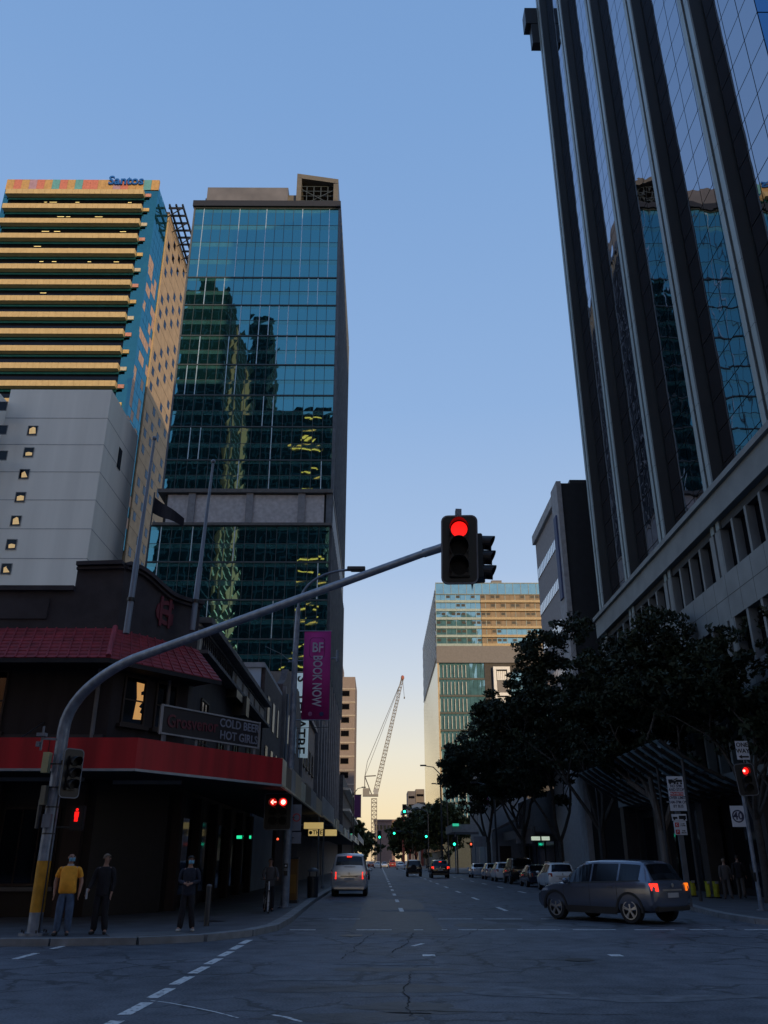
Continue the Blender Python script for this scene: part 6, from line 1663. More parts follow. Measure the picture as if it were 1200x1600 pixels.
    # side windows
    def sideq(x0, x1, t0, t1, sy, d=O):
        m = MB(); xx = sorted(set([x0, x1] + [x for x in xs if x0 < x < x1])); lo = []; hi = []
        for x in xx:
            r_ = ring(x); a = Vector(r_[6]); b_ = Vector(r_[7])
            for t, L_ in ((t0, lo), (t1, hi)):
                p = a.lerp(b_, t); p.y += d; L_.append((p.x, p.y * sy, p.z))
        for i in range(len(xx) - 1): m.quad(lo[i], lo[i+1], hi[i+1], hi[i])
        return m
    cuts = [P['side'][0]] + list(P['pil']) + [P['side'][1]]
    for sy in (-1, 1):
        for a, b_ in zip(cuts[:-1], cuts[1:]):
            sideq(a + .035, b_ - .035, .07, .93, sy).build('side_window', M_CARGL, root)
        sideq(P['side'][0] - .02, P['side'][1] + .04, .0, .07, sy, O + .002).build('window_trim', M_PLAST, root)
    def topq(x0, x1, wfr, m_, nm, d=.010):
        m = MB(); xx = sorted(set([x0, x1] + [x for x in xs if x0 < x < x1]))
        rows_ = []
        for x in xx:
            r_ = ring(x); pts = [r_[8], r_[9], r_[10], r_[11], r_[12]]
            rows_.append([Vector((p[0] + (d if nm == 'windscreen' else -d) , p[1] * wfr, p[2] + d * .7)) for p in pts])
        for i in range(len(xx) - 1):
            for k in range(4): m.quad(rows_[i][k], rows_[i][k+1], rows_[i+1][k+1], rows_[i+1][k])
        return m.build(nm, m_, root, smooth=True)
    topq(P['front'][0] + .04, P['front'][1] - .02, 1.0, M_CARGL, 'windscreen')
    rw = topq(P['rear'][0] + .015, P['rear'][1] - .02, .96, M_CARGL, 'rear_window')
    # rear details
    xr = S[0][0]; zr = {'suv': .92, 'van': .98, 'sedan': .80, 'pickup': 1.0}[kind]; wre = {'suv': .80, 'van': .80, 'sedan': .78, 'pickup': .84}[kind]
    for i, sy in enumerate((-1, 1)):
        m = MB(); z0 = zr - (.10 if kind != 'van' else .20); z1 = zr + (.10 if kind != 'van' else .12); w0 = wre - (.24 if kind == 'sedan' else .17)
        yb_ = sy * (wre + .05)
        m.slab([(xr + .035, sy * w0, z0), (xr + .10, yb_, z0 + .02), (xr + .12, yb_, z1), (xr + .05, sy * w0, z1)], (-.055, 0, 0))
        m.slab([(xr + .08, sy * (wre + .035), z0 + .02), (xr + .30, sy * (wre + .058), z0 + .07), (xr + .30, sy * (wre + .058), z1 - .01), (xr + .08, sy * (wre + .035), z1)], (0, -sy * .04, 0))
        mt = M_TAILON if lit else M_TAIL
        if rear_orange and sy == -1: mt = M_TAILORG
        m.build('tail_light', mt, root)
    if (lit and not rear_orange) or kind == 'van': 
        zz = sec(P['rear'][1])[4]; MB().box(P['rear'][1] - .16, P['rear'][1] - .10, -.12, .12, zz - .10, zz - .05).build('brake_light', M_TAILON if lit else M_TAIL, root)
    MB().box(xr - .02, xr + .03, -.24, .24, zr - .26, zr - .14).build('number_plate', M_PLATE, root)
    MB().box(xr - .012, xr + .05, -.42, .42, zr - .09, zr - .05).build('plate_garnish', M_PLAST if kind == 'van' else M_RIM, root)
    MB().box(xr - .015, xr + .14, -.74, .74, .33, .46).build('rear_bumper', M_PLAST if clad else paint, root, bevel=.03)
    MB().box(P['rear'][0] - .035, P['rear'][0] - .02, -.3, .25, sec(P['rear'][0])[4] + .03, sec(P['rear'][0])[4] + .05).build('rear_wiper', M_PLAST, root)
    MB().tube([(xr - .03, 0, zr + .05), (xr - .02, 0, zr + .05)], .05, 12).build('badge', M_RIM, root)
    xf = S[-1][0]
    for sy in (-1, 1): MB().slab([(xf - .38, sy * .79, .74), (xf - .10, sy * .60, .66), (xf - .08, sy * .60, .54), (xf - .30, sy * .80, .60)], (.03, sy * .04, 0)).build('headlight', M_HEAD, root)
    MB().box(xf - .05, xf + .01, -.45, .45, .40, .56).build('grille', M_PLAST, root)
    for sy in (-1, 1): 
        x = P['front'][1] - .35; z = sec(x)[3]
        MB().ball((x + .03, sy * (W + .10), z + .07), .07, .11, .075).box(x, x + .05, sy * (W - .04), sy * (W + .06), z + .03, z + .06).build('mirror', paint, root, smooth=True)
    # seams and handles
    m = MB()
    for x in P['seams']:
        for sy in (-1, 1):
            r_ = ring(x)
            for k in (2, 3, 4, 5): 
                a, c_ = Vector(r_[k]), Vector(r_[k+1]); a.y = sy * (a.y + .0015); c_.y = sy * (c_.y + .0015); m.bar(a, c_, .010, .004, up=(0, 1, 0))
    m.build('door_seam', M_PLAST, root)
    for x in (P['seams'][0] + .16, P['seams'][1] + .16):
        for sy in (-1, 1): z = sec(x)[3] - .12; MB().box(x, x + .17, sy * (W - .02), sy * (W + .012), z, z + .03).build('door_handle', paint, root, bevel=.006)
    if rails:
        for sy in (-1, 1): MB().tube([(-1.5, sy * .60, sec(-1.5)[4] + .0), (-1.4, sy * .60, sec(-1.4)[4] + .06), (.2, sy * .60, sec(.2)[4] + .06), (.3, sy * .60, sec(.3)[4] - .0)], .02, 6).build('roof_rail', M_RIM, root)
    if spare: MB().tube([(xr - .18, .1, 1.0), (xr + .02, .1, 1.0)], .36, 20).build('spare_wheel', M_RUBBER, root)
    return root
def paint(n, c, metal=.5, rough=.22): return mat('paint_' + n, c, rough, metal, var=.05, scale=.5, coat=.6)
P_GREY = paint('grey', (.13, .155, .215)); P_SIL = paint('silver', (.62, .62, .64), .3); P_BLK = paint('black', (.012, .013, .016), .2); P_WHT = paint('white', (.82, .84, .86), 0)
P_BLU = paint('dark_blue', (.02, .03, .06), .3); P_PBL = paint('pale_blue', (.48, .58, .72), .3); P_RED = paint('red', (.22, .02, .02), .2)
AH = R(90)
make_car('suv', 'grey compact suv turning across the near lane markings, tail lights lit', 'car', 'suv', P_GREY, (7.30, 28.7, 0.005), math.atan2(.80, -.60), lit=True, scale=1.08, rear_orange=True, clad=True)
make_car('van', 'silver people mover braking in the left lane beside the kerb', 'van', 'van', P_SIL, (-1.55, 49.6, 0.005), AH, lit=True, scale=1.07)
make_car('wagon', 'dark car with roof rack directly ahead of the silver people mover', 'car', 'suv', P_BLK, (-1.9, 59.0, 0.005), AH, rails=True, scale=1.06)
make_car('four_wheel_drive', 'black four wheel drive with spare wheel in the centre lane', 'car', 'pickup', P_BLK, (4.15, 107, 0.005), AH, spare=True, scale=.96)
make_car('braking_car', 'dark hatchback with bright brake lights in the right lane', 'car', 'suv', P_BLK, (6.55, 98, 0.005), AH, lit=True, scale=1.12)
GP = 'cars parked along the right kerb'
make_car('parked_car', 'silver sedan parked farthest along the right kerb row', 'car', 'sedan', P_PBL, (11.0, 100, 0.005), AH, group=GP)
make_car('parked_car', 'small grey hatchback parked between the silver sedan and the white wagon', 'car', 'suv', P_SIL, (11.3, 90.5, 0.005), AH, group=GP, scale=.94)
make_car('parked_car', 'white wagon parked between the small hatchback and the black truck', 'car', 'suv', P_WHT, (11.25, 82.0, 0.005), AH, group=GP)
make_car('parked_car', 'tall black truck parked behind the low black car', 'car', 'pickup', P_BLK, (11.35, 73.5, 0.005), AH, group=GP, scale=1.03)
make_car('parked_car', 'low black car parked between the black truck and the white suv', 'car', 'sedan', P_BLU, (11.3, 65.2, 0.005), AH, group=GP)
make_car('parked_car', 'white suv with roof rails parked nearest behind the turning grey suv', 'car', 'suv', P_WHT, (11.15, 56.8, 0.005), AH, group=GP, rails=True)
GD = 'cars far down the street'
for (px, Y, kind, pt, lb, h) in ((626, 190, 'sedan', P_PBL, 'pale blue car far down the street, right of the rest', AH), (613, 240, 'van', P_RED, 'reddish van far down the street', AH), (601, 235, 'sedan', P_SIL, 'silver car far down the street near the centre line', -AH),
                                 (590, 225, 'sedan', P_WHT, 'white car far down the street on the left', AH), (580, 240, 'sedan', P_RED, 'red car farthest left in the distance', AH), (571, 90, 'sedan', P_BLU, 'dark blue car at the left kerb far ahead of the van', AH)):
    x = at(px, 1340, Y).x if Y > 100 else -2.0 + .2
    make_car('distant_car', lb, 'car', kind, pt, (x, Y, 0.005), h, group=GD, detail=False)

# ================================================================= PEOPLE
def skin_mesh(name, pts, edges, m, parent, root_i=0, sub=2, smooth=True):
    me = bpy.data.meshes.new(name); me.from_pydata([p[0] for p in pts], edges, [])
    o = bpy.data.objects.new(name, me); scene.collection.objects.link(o)
    md = o.modifiers.new('s', 'SKIN'); md.use_smooth_shade = True
    if not me.skin_vertices:
        bm = bmesh.new(); bm.from_mesh(me); bm.verts.layers.skin.verify(); bm.to_mesh(me); bm.free()
    for i, p in enumerate(pts):
        r_ = p[1]; r_ = (r_, r_) if not isinstance(r_, tuple) else r_
        me.skin_vertices[0].data[i].radius = r_
        me.skin_vertices[0].data[i].use_root = (i == root_i)
    s = o.modifiers.new('u', 'SUBSURF'); s.levels = sub; s.render_levels = sub
    bake(o); o.data.materials.clear(); o.data.materials.append(m); o.data.shade_smooth(); o.name = name
    o.parent = parent
    return o
M_SKIN = mat('skin', (0.34, 0.19, 0.14), .55, var=.12, scale=8)
M_SHOE = mat('dark_shoe', (.02, .02, .022), .6)
def person(label, loc, rz, H=1.75, top=None, legs=None, shoe=None, belly=0.0, arms='side', head_turn=0.0, hair=None, mask=False, stout=1.0, long_sleeve=True, step=0.0, collar=None, holds=None, group=None):
    root = thing('person', label, 'person', loc, rz, group, world_parts=False)
    s = H / 1.75; root.scale = (s, s, s)
    ht = head_turn; cx, sx_ = math.sin(ht), -math.cos(ht)     # facing direction of the head (x, y)
    P = {}; PB = {}
    def J(n, co, r): P[n] = (Vector(co), r)
    J('pelvis', (0, 0, .95), (.135, .10 + belly * .5)); J('spine', (0, -.01 - belly * .3, 1.12), (.135 + belly * .4, .10 + belly)); J('chest', (0, .01, 1.30), (.155, .105)); J('up', (0, .012, 1.41), (.10, .07))
    J('nb', (0, .01, 1.47), .058); J('neck', (0, 0, 1.52), .053); J('jaw', (cx * .02, sx_ * .02, 1.575), (.058, .068)); J('head', (cx * .012, sx_ * .012, 1.655), (.074, .088)); J('crown', (-cx * .005, -sx_ * .005, 1.715), (.055, .065))
    fr_ = random.Random(int(H * 997)); fo_ = (fr_.uniform(-.02, .07), fr_.uniform(-.02, .07)); fx_ = (fr_.uniform(-.01, .05), fr_.uniform(-.01, .05))
    for sd, nm in ((-1, 'l'), (1, 'r')):
        J('sh' + nm, (sd * .175, .012, 1.405), .058)
        if arms == 'side': J('el' + nm, (sd * .255, .035, 1.13), .043); J('wr' + nm, (sd * .275, -.03, .89), .027)
        elif arms == 'clasp': J('el' + nm, (sd * .235, .02, 1.15), .043); J('wr' + nm, (sd * .075, -.20, 1.10), .027)
        elif arms == 'mixed':
            if sd == -1: J('el' + nm, (-.25, -.02, 1.14), .043); J('wr' + nm, (-.30, -.15, .95), .027)
            else: J('el' + nm, (.225, .03, 1.13), .043); J('wr' + nm, (.22, -.04, .89), .027)
        elif arms == 'walk': J('el' + nm, (sd * .22, .03 + sd * .06, 1.14), .043); J('wr' + nm, (sd * .23, -.04 + sd * .16, .92), .027)
        elif arms == 'bars': J('el' + nm, (sd * .25, -.12, 1.20), .043); J('wr' + nm, (sd * .24, -.36, 1.10), .027)
        J('hip' + nm, (sd * .09, 0, .88), .088); 
        k = step * sd
        J('kn' + nm, (sd * .105, -.02 - k * .5 - abs(step) * .08, .50), .056); fq = fo_[sd > 0]; fz = fx_[sd > 0]; J('an' + nm, (sd * (.115 + fz), .03 - k - fq, .10 + max(0, -k) * .25), .038); J('to' + nm, (sd * (.15 + fz * 1.4), -.11 - k - fq, .045 + max(0, -k) * .1), .036)
    for k_ in ('pelvis', 'spine', 'chest', 'up'):
        P[k_] = (P[k_][0], (P[k_][1][0] * stout * 1.08, P[k_][1][1] * stout * 1.05))
    for k_ in ('shl', 'shr', 'ell', 'elr'):
        P[k_] = (P[k_][0] + Vector(((stout * 1.05 - 1) * .15 * (1 if P[k_][0].x > 0 else -1), 0, 0)), P[k_][1] * (1 + (stout - 1) * .6) * 1.08)
    for k_ in ('wrl', 'wrr', 'hipl', 'hipr', 'knl', 'knr'):
        P[k_] = (P[k_][0], P[k_][1] * (1 + (stout - 1) * .5) * 1.06)
    order = ['pelvis', 'spine', 'chest', 'up', 'nb', 'neck', 'jaw', 'head', 'crown']
    for nm in 'lr': order += [q + nm for q in ('sh', 'el', 'wr', 'hip', 'kn', 'an', 'to')]
    E = [('pelvis', 'spine'), ('spine', 'chest'), ('chest', 'up'), ('up', 'nb'), ('nb', 'neck'), ('neck', 'jaw'), ('jaw', 'head'), ('head', 'crown')]
    for nm in 'lr': E += [('up', 'sh' + nm), ('sh' + nm, 'el' + nm), ('el' + nm, 'wr' + nm), ('pelvis', 'hip' + nm), ('hip' + nm, 'kn' + nm), ('kn' + nm, 'an' + nm), ('an' + nm, 'to' + nm)]
    # hands
    for sd, nm in ((-1, 'l'), (1, 'r')):
        w = P['wr' + nm][0]; e_ = P['el' + nm][0]; d = (w - e_).normalized(); side = Vector((0, -1, 0)) if abs(d.z) > .6 else Vector((0, 0, 1))
        side = (side - d * side.dot(d)).normalized(); flat = d.cross(side)
        J('pa' + nm, w + d * .06, (.030, .020)); order.append('pa' + nm); E.append(('wr' + nm, 'pa' + nm))
        for i, (o_, L_) in enumerate(((-.027, .062), (-.009, .075), (.009, .070), (.027, .055))):
            b0 = w + d * .088 + side * o_; b1 = b0 + d * L_ * .55 + flat * .004; b2 = b1 + (d * .85 + flat * -.5 * sd).normalized() * L_ * .5
            for q, pp_ in (('a', b0), ('b', b1), ('c', b2)): J('f%d%s%s' % (i, q, nm), pp_, .0085 if q != 'c' else .007); order.append('f%d%s%s' % (i, q, nm))
            E += [('pa' + nm, 'f%da%s' % (i, nm)), ('f%da%s' % (i, nm), 'f%db%s' % (i, nm)), ('f%db%s' % (i, nm), 'f%dc%s' % (i, nm))]
        t0 = w + d * .045 + side * .035; t1 = t0 + (d * .7 + side * .6).normalized() * .045
        J('ta' + nm, t0, .010); J('tb' + nm, t1, .009); order += ['ta' + nm, 'tb' + nm]; E += [('pa' + nm, 'ta' + nm), ('ta' + nm, 'tb' + nm)]
    ix = {k: i for i, k in enumerate(order)}
    for k_, q_ in (('pelvis', .72), ('spine', .84), ('chest', .9), ('up', .66), ('shl', .78), ('shr', .78), ('hipl', .8), ('hipr', .8)):
        PB[k_] = (P[k_][0], tuple(v * q_ for v in (P[k_][1] if isinstance(P[k_][1], tuple) else (P[k_][1],) * 2)))
    body = skin_mesh('body', [PB.get(k, P[k]) for k in order], [(ix[a], ix[b_]) for a, b_ in E], M_SKIN, root)
    def garment(nm, keys, extra, edges, m, grow=.016, sub=2, rootk=0):
        pts = []; names = list(keys)
        for k in keys:
            c, r_ = P[k]; r_ = r_ if isinstance(r_, tuple) else (r_, r_); pts.append((c, (r_[0] + grow, r_[1] + grow)))
        for k, (c, r_) in extra.items(): names.append(k); pts.append((Vector(c), r_))
        im = {k: i for i, k in enumerate(names)}
        return skin_mesh(nm, pts, [(im[a], im[b_]) for a, b_ in edges], m, root, rootk, sub)
    # upper garment: a lofted torso with sleeves, slightly creased
    rg = random.Random(int(H * 1000)); tm = MB(); N_ = 20
    hemz = .80 if long_sleeve else .86
    prof_ = [(hemz, .182, .135), (hemz + .06, .178, .132), (.99, .168, .124 + belly * .6), (1.10, .162, .122 + belly * .9), (1.20, .166, .122 + belly * .6), (1.30, .180, .122), (1.38, .178, .105), (1.435, .150, .094), (1.47, .080, .072)]
    vs = []
    for (z, rx, ry) in prof_:
        for k in range(N_):
            a = 2 * math.pi * k / N_; cc_, ss_ = math.cos(a), math.sin(a); q = 1 + rg.uniform(-.018, .018) + (.02 * math.sin(3 * a + z * 9) if z < 1.25 else 0)
            wx = rx * stout * q * (abs(cc_) ** .85) * (1 if cc_ > 0 else -1); wy = ry * stout * q * ss_
            vs.append((wx, wy - (belly * .5 if ss_ < 0 and .95 < z < 1.25 else 0) + .006, z + (0 if z > hemz else rg.uniform(-.006, .006))))
    fs = [(r0*N_+k, r0*N_+(k+1)%N_, (r0+1)*N_+(k+1)%N_, (r0+1)*N_+k) for r0 in range(len(prof_)-1) for k in range(N_)] + [tuple(reversed(range(N_))), tuple(range((len(prof_)-1)*N_, len(prof_)*N_))]
    tm.add(vs, fs)
    for nm in 'lr':
        sd = -1 if nm == 'l' else 1
        a, b_, c = P['sh' + nm][0], P['el' + nm][0], P['wr' + nm][0]
        a0 = Vector((a.x - sd * .07, a.y, a.z + .005)); a1 = Vector((a.x - sd * .01, a.y, a.z + .0))
        k_ = 1 + (stout - 1) * .8
        if long_sleeve: tm.tube([a0, a1, a.lerp(b_, .25), a.lerp(b_, .6), b_, b_.lerp(c, .35), b_.lerp(c, .7), b_.lerp(c, .95)], [.052*k_, .070*k_, .070*k_, .060*k_, .060*k_, .053, .047, .041], 14)
        else: tm.tube([a0, a1, a.lerp(b_, .25), a.lerp(b_, .5), a.lerp(b_, .74)], [.048, .064, .066, .065, .069], 14)
    tg_ = tm.build('jacket' if long_sleeve else 'shirt', top, root, smooth=True)
    sd_ = tg_.modifiers.new('s', 'SUBSURF'); sd_.levels = 1; sd_.render_levels = 1
    ex = {}; ed = [('pelvis', 'hipl'), ('pelvis', 'hipr'), ('wa', 'pelvis')]
    ex['wa'] = ((0, 0, 1.0), (.145, .11 + belly * .5))
    for nm in 'lr':
        k_, a_ = P['kn' + nm][0], P['an' + nm][0]
        ex['k' + nm] = (k_, (.085 * stout, .085 * stout)); ex['c' + nm] = (a_ + Vector((0, -.005, -.05)), (.075, .078)); ed += [('hip' + nm, 'k' + nm), ('k' + nm, 'c' + nm)]
    garment('trousers', ['pelvis', 'hipl', 'hipr'], ex, ed, legs, .018)
    for nm in 'lr':
        a_, t_ = P['an' + nm][0], P['to' + nm][0]
        skin_mesh('shoe', [(a_ + Vector((0, .03, -.055)), .045), (a_ + Vector((0, -.04, -.05)), (.048, .042)), (t_ + Vector((0, -.03, -.005)), (.046, .034))], [(0, 1), (1, 2)], shoe or M_SHOE, root)
    # head features
    f = Vector((cx, sx_, 0)); r_ = Vector((-sx_, cx, 0)); hc = Vector((0, 0, 1.64)) + f * .012
    MB().ball(tuple(hc + f * .088 + Vector((0, 0, -.005))), .014, .018, .022).build('nose', M_SKIN, root, smooth=True)
    for q in (-1, 1):
        MB().ball(tuple(hc + f * .074 + r_ * .031 * q + Vector((0, 0, .022))), .012, .010, .007).build('eye', M_SIGNB, root)
        MB().ball(tuple(hc + r_ * .078 * q + Vector((0, 0, .0))), .012, .018, .030).build('ear', M_SKIN, root, smooth=True)
    MB().ball(tuple(hc + f * .078 + Vector((0, 0, -.045))), .022, .010, .006).build('mouth', mat('lips', (.22, .08, .07), .6), root)
    if mask:
        m = MB(); n_ = 8
        for k in range(4):
            for i in range(n_):
                def pt(i_, k_):
                    a = R(-62 + 124 * i_ / n_); z = -.082 + .075 * k_ / 4 + .008 * math.cos(a * 1.4) * (k_ > 2)
                    bulge = .012 * math.sin(math.pi * k_ / 4)
                    return hc + (f * math.cos(a) * (.092 + bulge) + r_ * math.sin(a) * .080) + Vector((0, 0, z))
                m.quad(pt(i, k), pt(i + 1, k), pt(i + 1, k + 1), pt(i, k + 1))
        mo_ = m.build('face_mask', mat('mask_blue', (.18, .42, .58), .7), root, smooth=True); md = mo_.modifiers.new('t', 'SOLIDIFY'); md.thickness = .004
    if hair:
        m = MB(); n_ = 14
        vs = []; fs = []
        for k in range(7):
            ph = R(5 + 85 * k / 6)
            for i in range(n_):
                a = 2 * math.pi * i / n_; d = f * math.cos(a) + r_ * math.sin(a)
                back = -math.cos(a); low = (.02 if k == 6 else 0) 
                rad = math.sin(ph); z = math.cos(ph) * .10 - max(0, back) * .035 * (k / 6)
                p = Vector((0, 0, 1.655)) + f * .0 + d * rad * (.090 if abs(math.cos(a)) < .6 else .098) + Vector((0, 0, z + (.035 if back < -.3 and k > 4 else 0)))
                vs.append(p)
        for k in range(6):
            for i in range(n_): fs.append((k*n_+i, k*n_+(i+1)%n_, (k+1)*n_+(i+1)%n_, (k+1)*n_+i))
        fs.append(tuple(range(n_)))
        m.add(vs, fs); m.build('hair', hair, root, smooth=True)
    if collar:
        m = MB(); ring_ = []
        for i in range(12):
            a = 2 * math.pi * i / 12; ring_.append((.072 * math.sin(a), .010 - .068 * math.cos(a)))
        for i in range(12):
            a, b_ = ring_[i], ring_[(i + 1) % 12]; m.quad((a[0] * 1.15, a[1] * 1.15, 1.455), (b_[0] * 1.15, b_[1] * 1.15, 1.455), (b_[0], b_[1], 1.505), (a[0], a[1], 1.505))
        m.build('collar', collar, root)
    if holds:
        w = P['wrl'][0] + Vector((-.01, -.06, -.08)); MB().box(w.x - .012, w.x + .012, w.y - .05, w.y + .05, w.z - .11, w.z + .12).build('paper_cup', holds, root, bevel=.006)
    return root
ORANGE = mat('orange_cloth', (0.85, 0.36, 0.03), .85, var=.15, scale=7, bump=.01)
DENIM = mat('denim', (0.07, 0.11, 0.19), .9, var=.25, scale=9, bump=.008)
DARKC = mat('dark_cloth_black', (0.014, 0.013, 0.018), .9, var=.3, scale=8, bump=.008)
NAVY = mat('navy_cloth', (0.018, 0.022, 0.04), .9, var=.3, scale=8, bump=.008)
HAIRG = mat('grey_hair', (.16, .12, .09), .8, var=.3, scale=20); HAIRD = mat('dark_hair', (.02, .015, .012), .7)
p = gp(104, 1464); p1 = at(104, 1464, 21.2)
person('bald man in orange polo shirt and jeans wearing a blue face mask', (at(104, 1400, 21.15).x, 21.15, .14), R(8), 1.76, ORANGE, DENIM, M_SHOE, belly=.04, stout=1.16, arms='side', head_turn=R(28), mask=True, long_sleeve=False, collar=mat('pale_collar', (.4, .4, .42), .8))
person('grey-haired man in dark clothes looking away to the right, holding something pale', (at(160, 1400, 21.5).x, 21.5, .14), R(0), 1.74, DARKC, DARKC, M_SHOE, arms='mixed', head_turn=R(75), hair=HAIRG, holds=mat('pale_cup', (.4, .4, .45), .6))
person('person in dark coat, blue face mask and white shoes with hands clasped in front', (at(294, 1400, 22.3).x, 22.3, .14), R(5), 1.70, NAVY, DARKC, mat('white_shoe', (.42, .42, .42), .6), arms='clasp', head_turn=R(20), hair=HAIRD, mask=True)
GREYC = mat('grey_cloth', (.075, .07, .075), .9)
person('grey-clothed pedestrian walking on the right footpath under the canopy, left of the pair', (at(1135, 1380, 40).x, 40, .14), R(160), 1.68, GREYC, GREYC, M_SHOE, arms='walk', hair=HAIRG, step=.22)
person('taller dark-topped pedestrian in pale trousers on the right footpath, right of the pair', (at(1157, 1380, 40.6).x, 40.6, .14), R(150), 1.82, DARKC, mat('pale_trousers', (.10, .09, .085), .9), M_SHOE, arms='walk', hair=HAIRD, step=.28)

# person with a bicycle near the pole
bxk = at(411, 1400, 30.2)
person('dim figure standing over a bicycle by the hotel side entrance', (bxk.x + .12, 30.9, .14), R(12), 1.66, GREYC, DARKC, M_SHOE, arms='bars', hair=HAIRD)
bk = thing('bicycle', 'bicycle seen end-on with pale front wheel beside the left light pole', 'bicycle', (bxk.x + .12, 30.3, .14), R(14), world_parts=False)
def cyc_wheel(y):
    m = MB(); n_ = 24
    m.tube([(0, y + .33 * math.cos(2*math.pi*i/n_), .345 + .33 * math.sin(2*math.pi*i/n_)) for i in range(n_ + 1)], .022, 6, caps=False)
    w = m.build('wheel', M_RUBBER, bk); r_ = MB()
    r_.tube([(0, y + .30 * math.cos(2*math.pi*i/n_), .345 + .30 * math.sin(2*math.pi*i/n_)) for i in range(n_ + 1)], .012, 5, caps=False)
    for i in range(10): a = 2*math.pi*i/10; r_.tube([(0, y, .345), (0, y + .3*math.cos(a), .345 + .3*math.sin(a))], .004, 4)
    r_.build('rim', M_SIGNW, w)
cyc_wheel(-.52); cyc_wheel(.52)
MB().tube([(0, -.52, .345), (0, -.38, .95)], .02, 8).build('fork', M_SIGNW, bk)
MB().tube([(0, -.40, .88), (0, -.02, .32), (0, .18, .88), (0, -.39, .84)], .02, 8).tube([(0, .18, .86), (0, .52, .345), (0, -.02, .32)], .014, 6).build('frame', M_DARKMETAL, bk)
MB().tube([(-.28, -.30, 1.02), (-.1, -.38, 1.0), (.1, -.38, 1.0), (.28, -.30, 1.02)], .016, 8).build('handlebar', M_BLACK, bk)
MB().box(-.07, .07, .08, .32, .93, .98).build('saddle', M_BLACK, bk, bevel=.02)
MB().tube([(-.12, -.02, .25), (-.12, -.02, .42), (.12, -.02, .22)], .012, 6).build('crank', M_GALV, bk)

# ================================================================= SMALL STREET OBJECTS
OB = mat('orange_box_paint', (0.26, 0.12, 0.03), .7, var=.2)
a = at(451, 1342, 37); b_ = at(463, 1404, 37)
ph = thing('payphone_pillar', 'orange-brown upright pillar box standing just right of the left light pole', 'phone box', ((a.x + b_.x) / 2, 37, .14))
MB().box(a.x, b_.x, 37, 37.6, .14, a.z).build('pillar', OB, ph, bevel=.03); MB().box(a.x + .04, b_.x - .04, 36.98, 36.997, .5, 1.2).build('panel', mat('orange_panel', (.40, .18, .03), .6), ph)
MB().box(a.x - .04, b_.x + .04, 36.95, 37.65, .141, .25).build('plinth', M_DARKMETAL, ph); MB().box(a.x - .03, b_.x + .03, 36.96, 37.64, a.z + .001, a.z + .07).build('cap', M_DARKMETAL, ph)
a = at(480, 1350, 42); b_ = at(497, 1392, 42)
bi = thing('litter_bin', 'dark round litter bin with hooded top near the kerb under the awning', 'bin', ((a.x + b_.x) / 2, 42.3, .14))
cxb = (a.x + b_.x) / 2; rb_ = (b_.x - a.x) / 2
MB().tube([(cxb, 42.3, .14), (cxb, 42.3, 1.05)], [rb_ * .9, rb_], 18).build('drum', M_DARKMETAL, bi, smooth=True)
MB().tube([(cxb, 42.3, 1.25), (cxb, 42.3, 1.33), (cxb, 42.3, 1.42)], [rb_ * 1.02, rb_ * .9, rb_ * .3], 18).build('hood', mat('bin_hood', (.09, .09, .10), .5), bi, smooth=True)
for i in range(4): an = R(45 + 90 * i); MB().bar((cxb + rb_ * .85 * math.cos(an), 42.3 + rb_ * .85 * math.sin(an), 1.05), (cxb + rb_ * .85 * math.cos(an), 42.3 + rb_ * .85 * math.sin(an), 1.26), .04, .04).build('strut', M_DARKMETAL, bi)
a = at(328, 1372, 24.2)
bl_ = thing('bollard', 'dark slim bollard standing right of the person with white shoes', 'bollard', (a.x, 24.2, .14))
MB().tube([(a.x, 24.2, .14), (a.x, 24.2, 1.1)], .07, 12).build('post', M_DARKMETAL, bl_); MB().ball((a.x, 24.2, 1.1), .075, .075, .05).build('cap', mat('bollard_cap', (.10, .10, .11), .5), bl_)
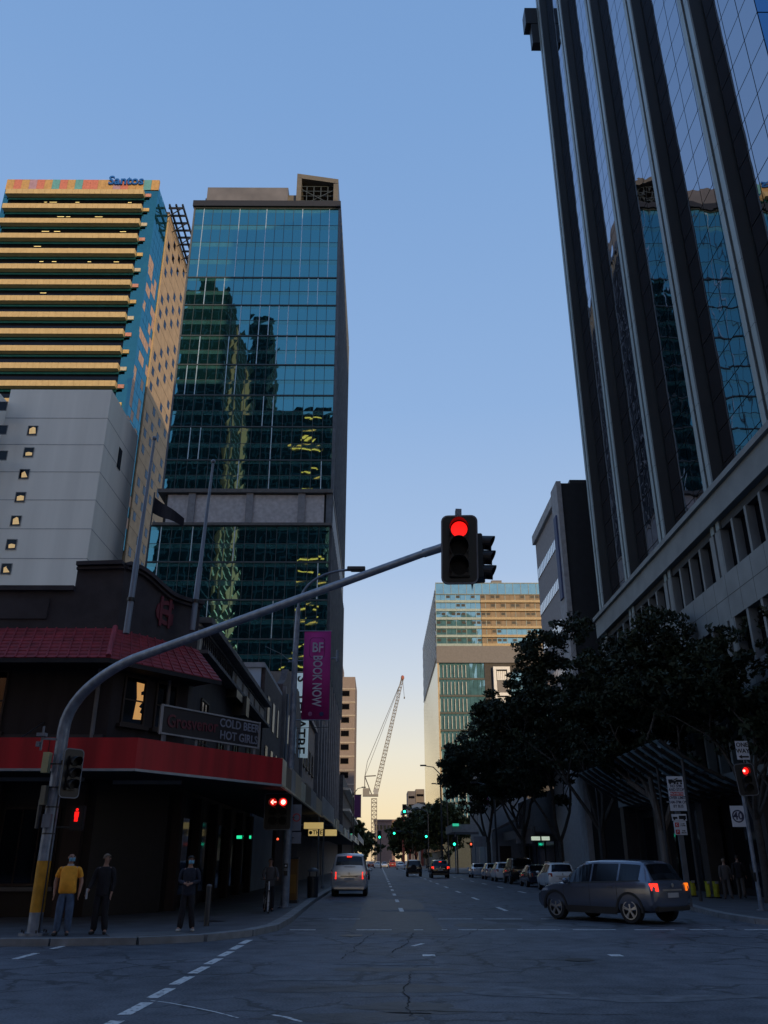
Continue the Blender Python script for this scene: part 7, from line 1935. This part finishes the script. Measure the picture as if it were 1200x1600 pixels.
# yellow wrapped barriers on the right footpath
YL = mat('hi_vis_yellow', (0.42, 0.40, 0.02), .7, var=.3, scale=6, bump=.02)
for i, (px0, px1, Y, lb) in enumerate(((1076, 1089, 43.4, 'yellow wrapped barrier leg nearest the towing sign post'), (1101, 1112, 41.8, 'yellow wrapped barrier in the middle of the three'), (1113, 1126, 41.6, 'yellow wrapped barrier farthest right of the three'))):
    a = at(px0, 1377, Y); b_ = at(px1, 1408, Y); cx = (a.x + b_.x) / 2; w = b_.x - a.x
    t = thing('barrier', lb, 'barrier', (cx, Y, .14), group='yellow barriers on the right footpath')
    m = MB(); n_ = 7; vs = []; N_ = 10
    r_ = random.Random(i)
    for k in range(n_ + 1):
        z = .2 + (a.z - .2) * k / n_
        for j in range(N_): an = 2*math.pi*j/N_; q = 1 + r_.uniform(-.14, .14); vs.append((cx + w/2 * q * math.cos(an), Y + .16 * q * math.sin(an), z))
    fs = [(k*N_+j, k*N_+(j+1)%N_, (k+1)*N_+(j+1)%N_, (k+1)*N_+j) for k in range(n_) for j in range(N_)] + [tuple(range(n_*N_, (n_+1)*N_))]
    m.add(vs, fs); m.build('yellow_cover', YL, t)
    MB().box(cx - w/2, cx + w/2, Y - .22, Y + .22, .14, .2).build('foot', M_RUBBER, t)
    MB().box(cx - w * .3, cx + w * .3, Y - .19, Y - .165, .75, .85).build('reflective_band', mat('reflect_grey', (.35, .36, .38), .4), t)
# street corner drain and pit covers
dc = MB()
for px, py, w, l in ((330, 1448, .8, .5), (548, 1462, .6, .6), (905, 1500, .55, .55)):
    p = gp(px, py); z = .147 if py < 1455 else .008; dc.add([(p.x + w/2*math.cos(2*math.pi*i/18), p.y + l/2*math.sin(2*math.pi*i/18), z) for i in range(18)], [tuple(range(18))])
tag(dc.build('pit_cover', mat('cast_iron', (.03, .03, .033), .5, .4)), kind='structure')
# tactile ramp at the left corner
tg = MB().prism([(-6.0, 20.75), (-4.4, 21.55), (-4.9, 22.5), (-6.4, 21.7)], .1405, .1505)
tag(tg.build('kerb_ramp', mat('ramp_concrete', (0.14, 0.145, 0.155), .8, var=.2)), kind='structure')
# overhead span wire to the left pole
wr_ = thing('span_wire', 'thin dark service wire crossing from the hotel to the banner pole', 'wire', (-5, 33, 9))
MB().tube([at(415, 1010, 40), at(440, 1022, 37), (bx0, 33.2, 9.0)], .012, 5).tube([at(455, 1138, 36), at(514, 1136, 33.3)], .012, 5).build('wire', M_BLACK, wr_)

for o in scene.objects:
    if o.type == 'MESH' and o.parent is None and 'kind' not in o: print('untagged', o.name)
